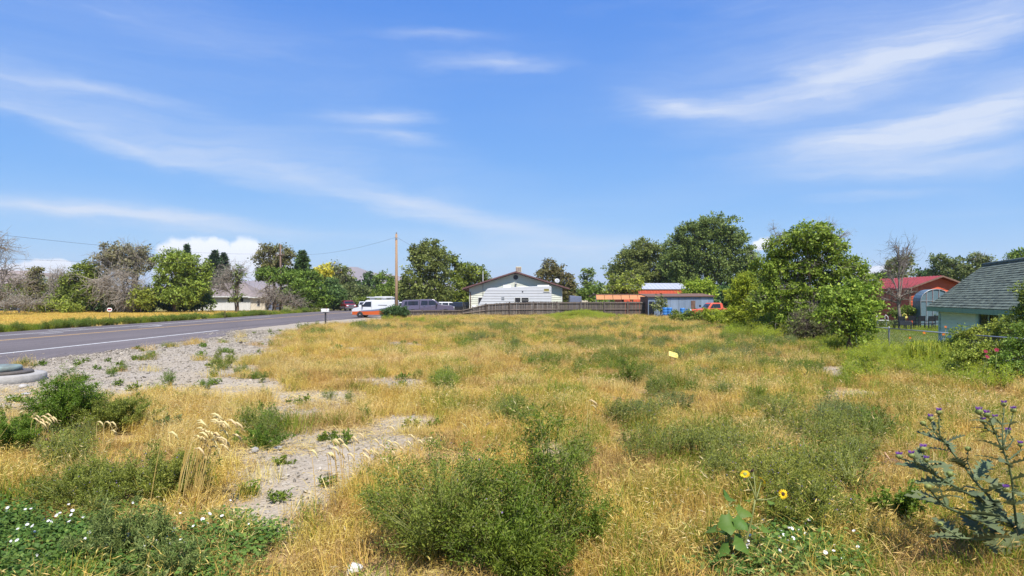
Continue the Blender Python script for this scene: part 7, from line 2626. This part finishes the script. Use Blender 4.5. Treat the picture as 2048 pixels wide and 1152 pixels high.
def build_sunflower():
    pr = random.Random(12)
    D0 = 5.25
    base = Vector((gx(1466, D0), D0, 0))
    e = thing('sunflower', 'wild sunflower with big green leaves and yellow heads in the foreground', 'sunflower', base)

    def J(px, py, dd=0.0):
        return at(px, py, D0 + dd)
    st = MB()
    top = J(1516, 985)
    st.tube(bez(base, J(1500, 1080), J(1510, 1000), 6), [.011, .010, .0095, .009, .008, .007, .006], 7)
    st.tube(bez(base, J(1452, 1080), J(1458, 1020), 5), [.010, .009, .008, .007, .006, .005], 7)
    hs = [(1490, 948, .02, 0, (-.25, -.55, .8)), (1525, 961, .1, 0, (.8, .1, .5)), (1566, 988, -.08, 1, (.15, -.95, .25)), (1504, 941, .1, 2, (-.6, .2, .6))]
    for px, py, dd, kind, fc in hs:
        c = J(px, py, dd)
        st.tube(bez(J(1512, 1000), J((px + 1514) / 2, py + 14, dd / 2), c - Vector(fc).normalized() * .012, 5), [.006, .0055, .005, .0045, .004, .004], 6)
    st.build('stem', 'stem_green', e, local=False)
    for px, py, dd, kind, fc in hs:
        c = J(px, py, dd)
        f = Vector(fc).normalized()
        m = MB().lathe([(.004, -.012), (.015, -.008), (.017, .0), (.013, .006), (.004, .009)], 14, 0, (0, 0, 0))
        u = f.orthogonal().normalized(); v = f.cross(u)
        M = Matrix((u, v, f)).transposed()
        m.v = [tuple(c + M @ Vector(p)) for p in m.v]
        h = m.build('flower_head', 'seed_dark' if kind else 'thistle_head', e, local=False)
        if kind < 2:
            n = 20
            for k in range(n):
                a = 2 * math.pi * k / n + pr.uniform(-.08, .08)
                o = u * math.cos(a) + v * math.sin(a); s = f.cross(o)
                l = pr.uniform(.024, .032)
                p0 = c + o * .013 + f * pr.uniform(-.002, .003)
                MB().face([p0 - s * .002, p0 + s * .002, p0 + o * l * .5 + s * .0055 + f * .003, p0 + o * l - f * .002, p0 + o * l * .5 - s * .0055 + f * .003]).build('petal', 'petal_yellow', h, local=False)

    def heart(L, W):
        m = MB()
        pts = []
        n = 13
        top, bot = [], []
        for i in range(n):
            t = i / (n - 1)
            w = W * .5 * (math.sin(math.pi * min(1, (t + .10) / 1.1)) ** .75) * (1.25 - .6 * t)
            x = L * t - (L * .10 if i == 0 else 0)
            z = -.22 * L * t * t
            jag = 1 + (.10 if i % 2 else -.10) * pr.uniform(.5, 1.3)
            top.append((x, w * jag, z + w * .35 - w * w * 2.2 / L)); bot.append((x, -w * jag, z + w * .25 - w * w * 2.6 / L))
        mid = [(L * i / (n - 1), 0, -.22 * L * (i / (n - 1)) ** 2) for i in range(n)]
        m.v = top + mid + bot
        for i in range(n - 1):
            m.f.append((n + i, n + i + 1, i + 1, i)); m.f.append((2 * n + i, 2 * n + i + 1, n + i + 1, n + i)); m.m += [0, 0]; m.sm += [True, True]
        return m
    # leaf: (px, py of the stalk end, length, direction)
    for px, py, dd, L, d, roll in [(a_, b_, c_, L_ * .82, d_, r_) for a_, b_, c_, L_, d_, r_ in [(1452, 1030, -.06, .20, (.02, -.8, -.55), .0), (1430, 1050, .0, .15, (-.9, -.2, -.35), .3), (1478, 1068, -.08, .21, (.45, -.6, -.75), -.2), (1470, 1000, .05, .14, (-.6, .3, .35), .2), (1476, 1012, -.02, .16, (.75, -.4, -.35), .3),
                                   (1448, 1085, -.1, .20, (-.75, -.5, -.55), .3), (1466, 1120, -.12, .20, (-.4, -.8, -.25), .0), (1490, 1045, .08, .15, (.85, .2, -.2), -.3), (1525, 1050, .0, .10, (.7, -.3, -.5), .2), (1500, 1000, .0, .07, (-.7, -.2, .2), 0),
                                   (1535, 1000, .02, .08, (.8, -.2, -.2), .2), (1440, 1120, -.1, .17, (-.9, -.3, -.35), .2), (1488, 1115, -.1, .18, (.6, -.6, -.6), 0), (1460, 995, .1, .12, (-.3, .3, .7), .5), (1462, 1060, .06, .16, (-.5, .5, -.1), .4), (1472, 1035, -.1, .15, (.6, -.5, -.5), .5), (1455, 1140, -.14, .18, (.2, -.8, -.3), .2), (1500, 1090, -.02, .12, (.7, .1, -.4), .3)]]:
        c = J(px, py, dd)
        st0 = base.lerp(J(1458, 1010), max(0, min(1, (1140 - py) / 130))) if px < 1486 else J(1508, max(py, 1000))
        l = place(heart(L, L * .85), c, d, roll=roll).build('leaf', 'sun_leaf', e, local=False)
        MB().tube([st0, st0.lerp(c, .5) + Vector((0, 0, .01)), c], [.0035, .003, .0025], 5, cap=False).build('leaf_stalk', 'stem_green', l, local=False)


build_sunflower()


def build_garden_flowers():
    pr = random.Random(9)

    def flower_stalk(label, px, py, D, kind, h):
        c = at(px, py, D)
        b = Vector((c.x + pr.uniform(-.1, .1), D + .05, 0))
        e = thing('day_lily' if kind == 'petal_orange' else 'hollyhock', label, 'flower', b, 0, 'orange day lilies' if kind == 'petal_orange' else 'dark red hollyhocks')
        MB().tube([b, b.lerp(c, .6) + Vector((.03, 0, .05)), c], [.008, .007, .005], 5).build('stem', 'stem_green', e, local=False)
        n = 6 if kind == 'petal_orange' else 5
        R0 = h
        f = Vector((pr.uniform(-.4, .2), -.7, .5)).normalized()
        u = f.orthogonal().normalized(); v = f.cross(u)
        for k in range(n):
            a = 2 * math.pi * k / n
            o = u * math.cos(a) + v * math.sin(a); s = f.cross(o)
            w = R0 * (.22 if n == 6 else .5)
            MB().face([c, c + o * R0 * .5 + s * w + f * R0 * .25, c + o * R0 + f * R0 * .15, c + o * R0 * .5 - s * w + f * R0 * .25]).build('petal', kind, e, local=False)
        for k in range(3):
            z = pr.uniform(.1, .8)
            p = b.lerp(c, z)
            a = pr.uniform(0, 6.28)
            place(lobed_leaf(.22 if n == 6 else .13, .04 if n == 6 else .12, 3, .1, .5, k), p, (math.cos(a), math.sin(a), .3)).build('leaf', 'grass_green' if n == 6 else 'leaf_green', e, local=False)
    flower_stalk('orange day lily against the teal siding', 1891, 654, 20.6, 'petal_orange', .05)
    flower_stalk('orange day lily just under the top rail near the fence post', 1848, 666, 21.5, 'petal_orange', .06)
    flower_stalk('orange day lily beside the cottage corner below the rail', 1887, 669, 20.5, 'petal_orange', .055)
    flower_stalk('lowest orange day lily in the green leaves by the post', 1820, 676, 21.5, 'petal_orange', .05)
    flower_stalk('dark red hollyhock bloom lowest of the three', 1974, 714, 15.9, 'petal_maroon', .065)
    flower_stalk('dark red hollyhock bloom above the lowest one', 1971, 703, 15.9, 'petal_maroon', .055)
    flower_stalk('dark red hollyhock bloom nearest the picture edge', 1993, 700, 15.9, 'petal_maroon', .06)
    # lily leaf mass along the fence
    r = np.random.default_rng(3)
    e = thing('lily_clump', 'broad clump of arching lily leaves along the chain link fence', 'plant', (gx(1850, 21), 21, 0))
    n = 900
    px = r.uniform(1815, 1905, n); D = r.uniform(19.6, 22.2, n)
    p0 = np.stack([gx(px, D), D, np.zeros(n)], 1)
    p0[:, 0] = np.minimum(p0[:, 0], 14.3)
    a = r.uniform(0, 6.28, n); h = r.uniform(.45, .85, n)
    d = np.stack([np.cos(a), np.sin(a), np.zeros(n)], 1)
    p1 = p0 + d * .16 + np.array([0, 0, 1]) * h[:, None]
    p2 = p1 + d * .28 + np.array([0, 0, -.16])
    V, fq, ft = blade_ribbons(p0, p1, p2, np.cross(d, np.array([0, 0, 1])), np.full(n, .030))
    link(mesh_np('leaf_mass', V, [(fq, 0), (ft, 0)], ['grass_green']), 'leaf_mass', e, local=False)
    # rotten log pieces by the thistle
    c = at(1785, 935, 8.4)
    o = thing('dead_branch', 'pale split dead branch lying in the grass behind the thistle', 'branch', (c.x, 8.4, 0))
    MB().tube([(c.x - .12, 8.45, .05), (c.x, 8.4, .10), (c.x + .16, 8.32, .06)], [.03, .045, .02], 7).build('wood', 'dead_wood', o, local=False)
    MB().tube([(c.x - .02, 8.42, .1), (c.x - .1, 8.4, .22)], [.02, .006], 5).build('snag', 'stone_tan', o, local=False)


build_garden_flowers()

# ------------------------------------------------------------------ air
def build_haze():
    m = bpy.data.materials.new('haze')
    m.use_nodes = True
    n, l = m.node_tree.nodes, m.node_tree.links
    n.clear()
    out = N(n, 'ShaderNodeOutputMaterial')
    v = N(n, 'ShaderNodeVolumePrincipled')
    v.inputs['Color'].default_value = (0.93, 0.955, 1.0, 1)
    v.inputs['Density'].default_value = 0.00013
    v.inputs['Anisotropy'].default_value = 0.2
    l.new(v.outputs[0], out.inputs['Volume'])
    MATS['haze'] = m
    o = MB().box((-7200, -3400, -6.5), (7200, 7400, 240)).build('haze', 'haze')
    tag(o, 'thin summer haze over the whole valley', 'haze', kind='stuff')


build_haze()
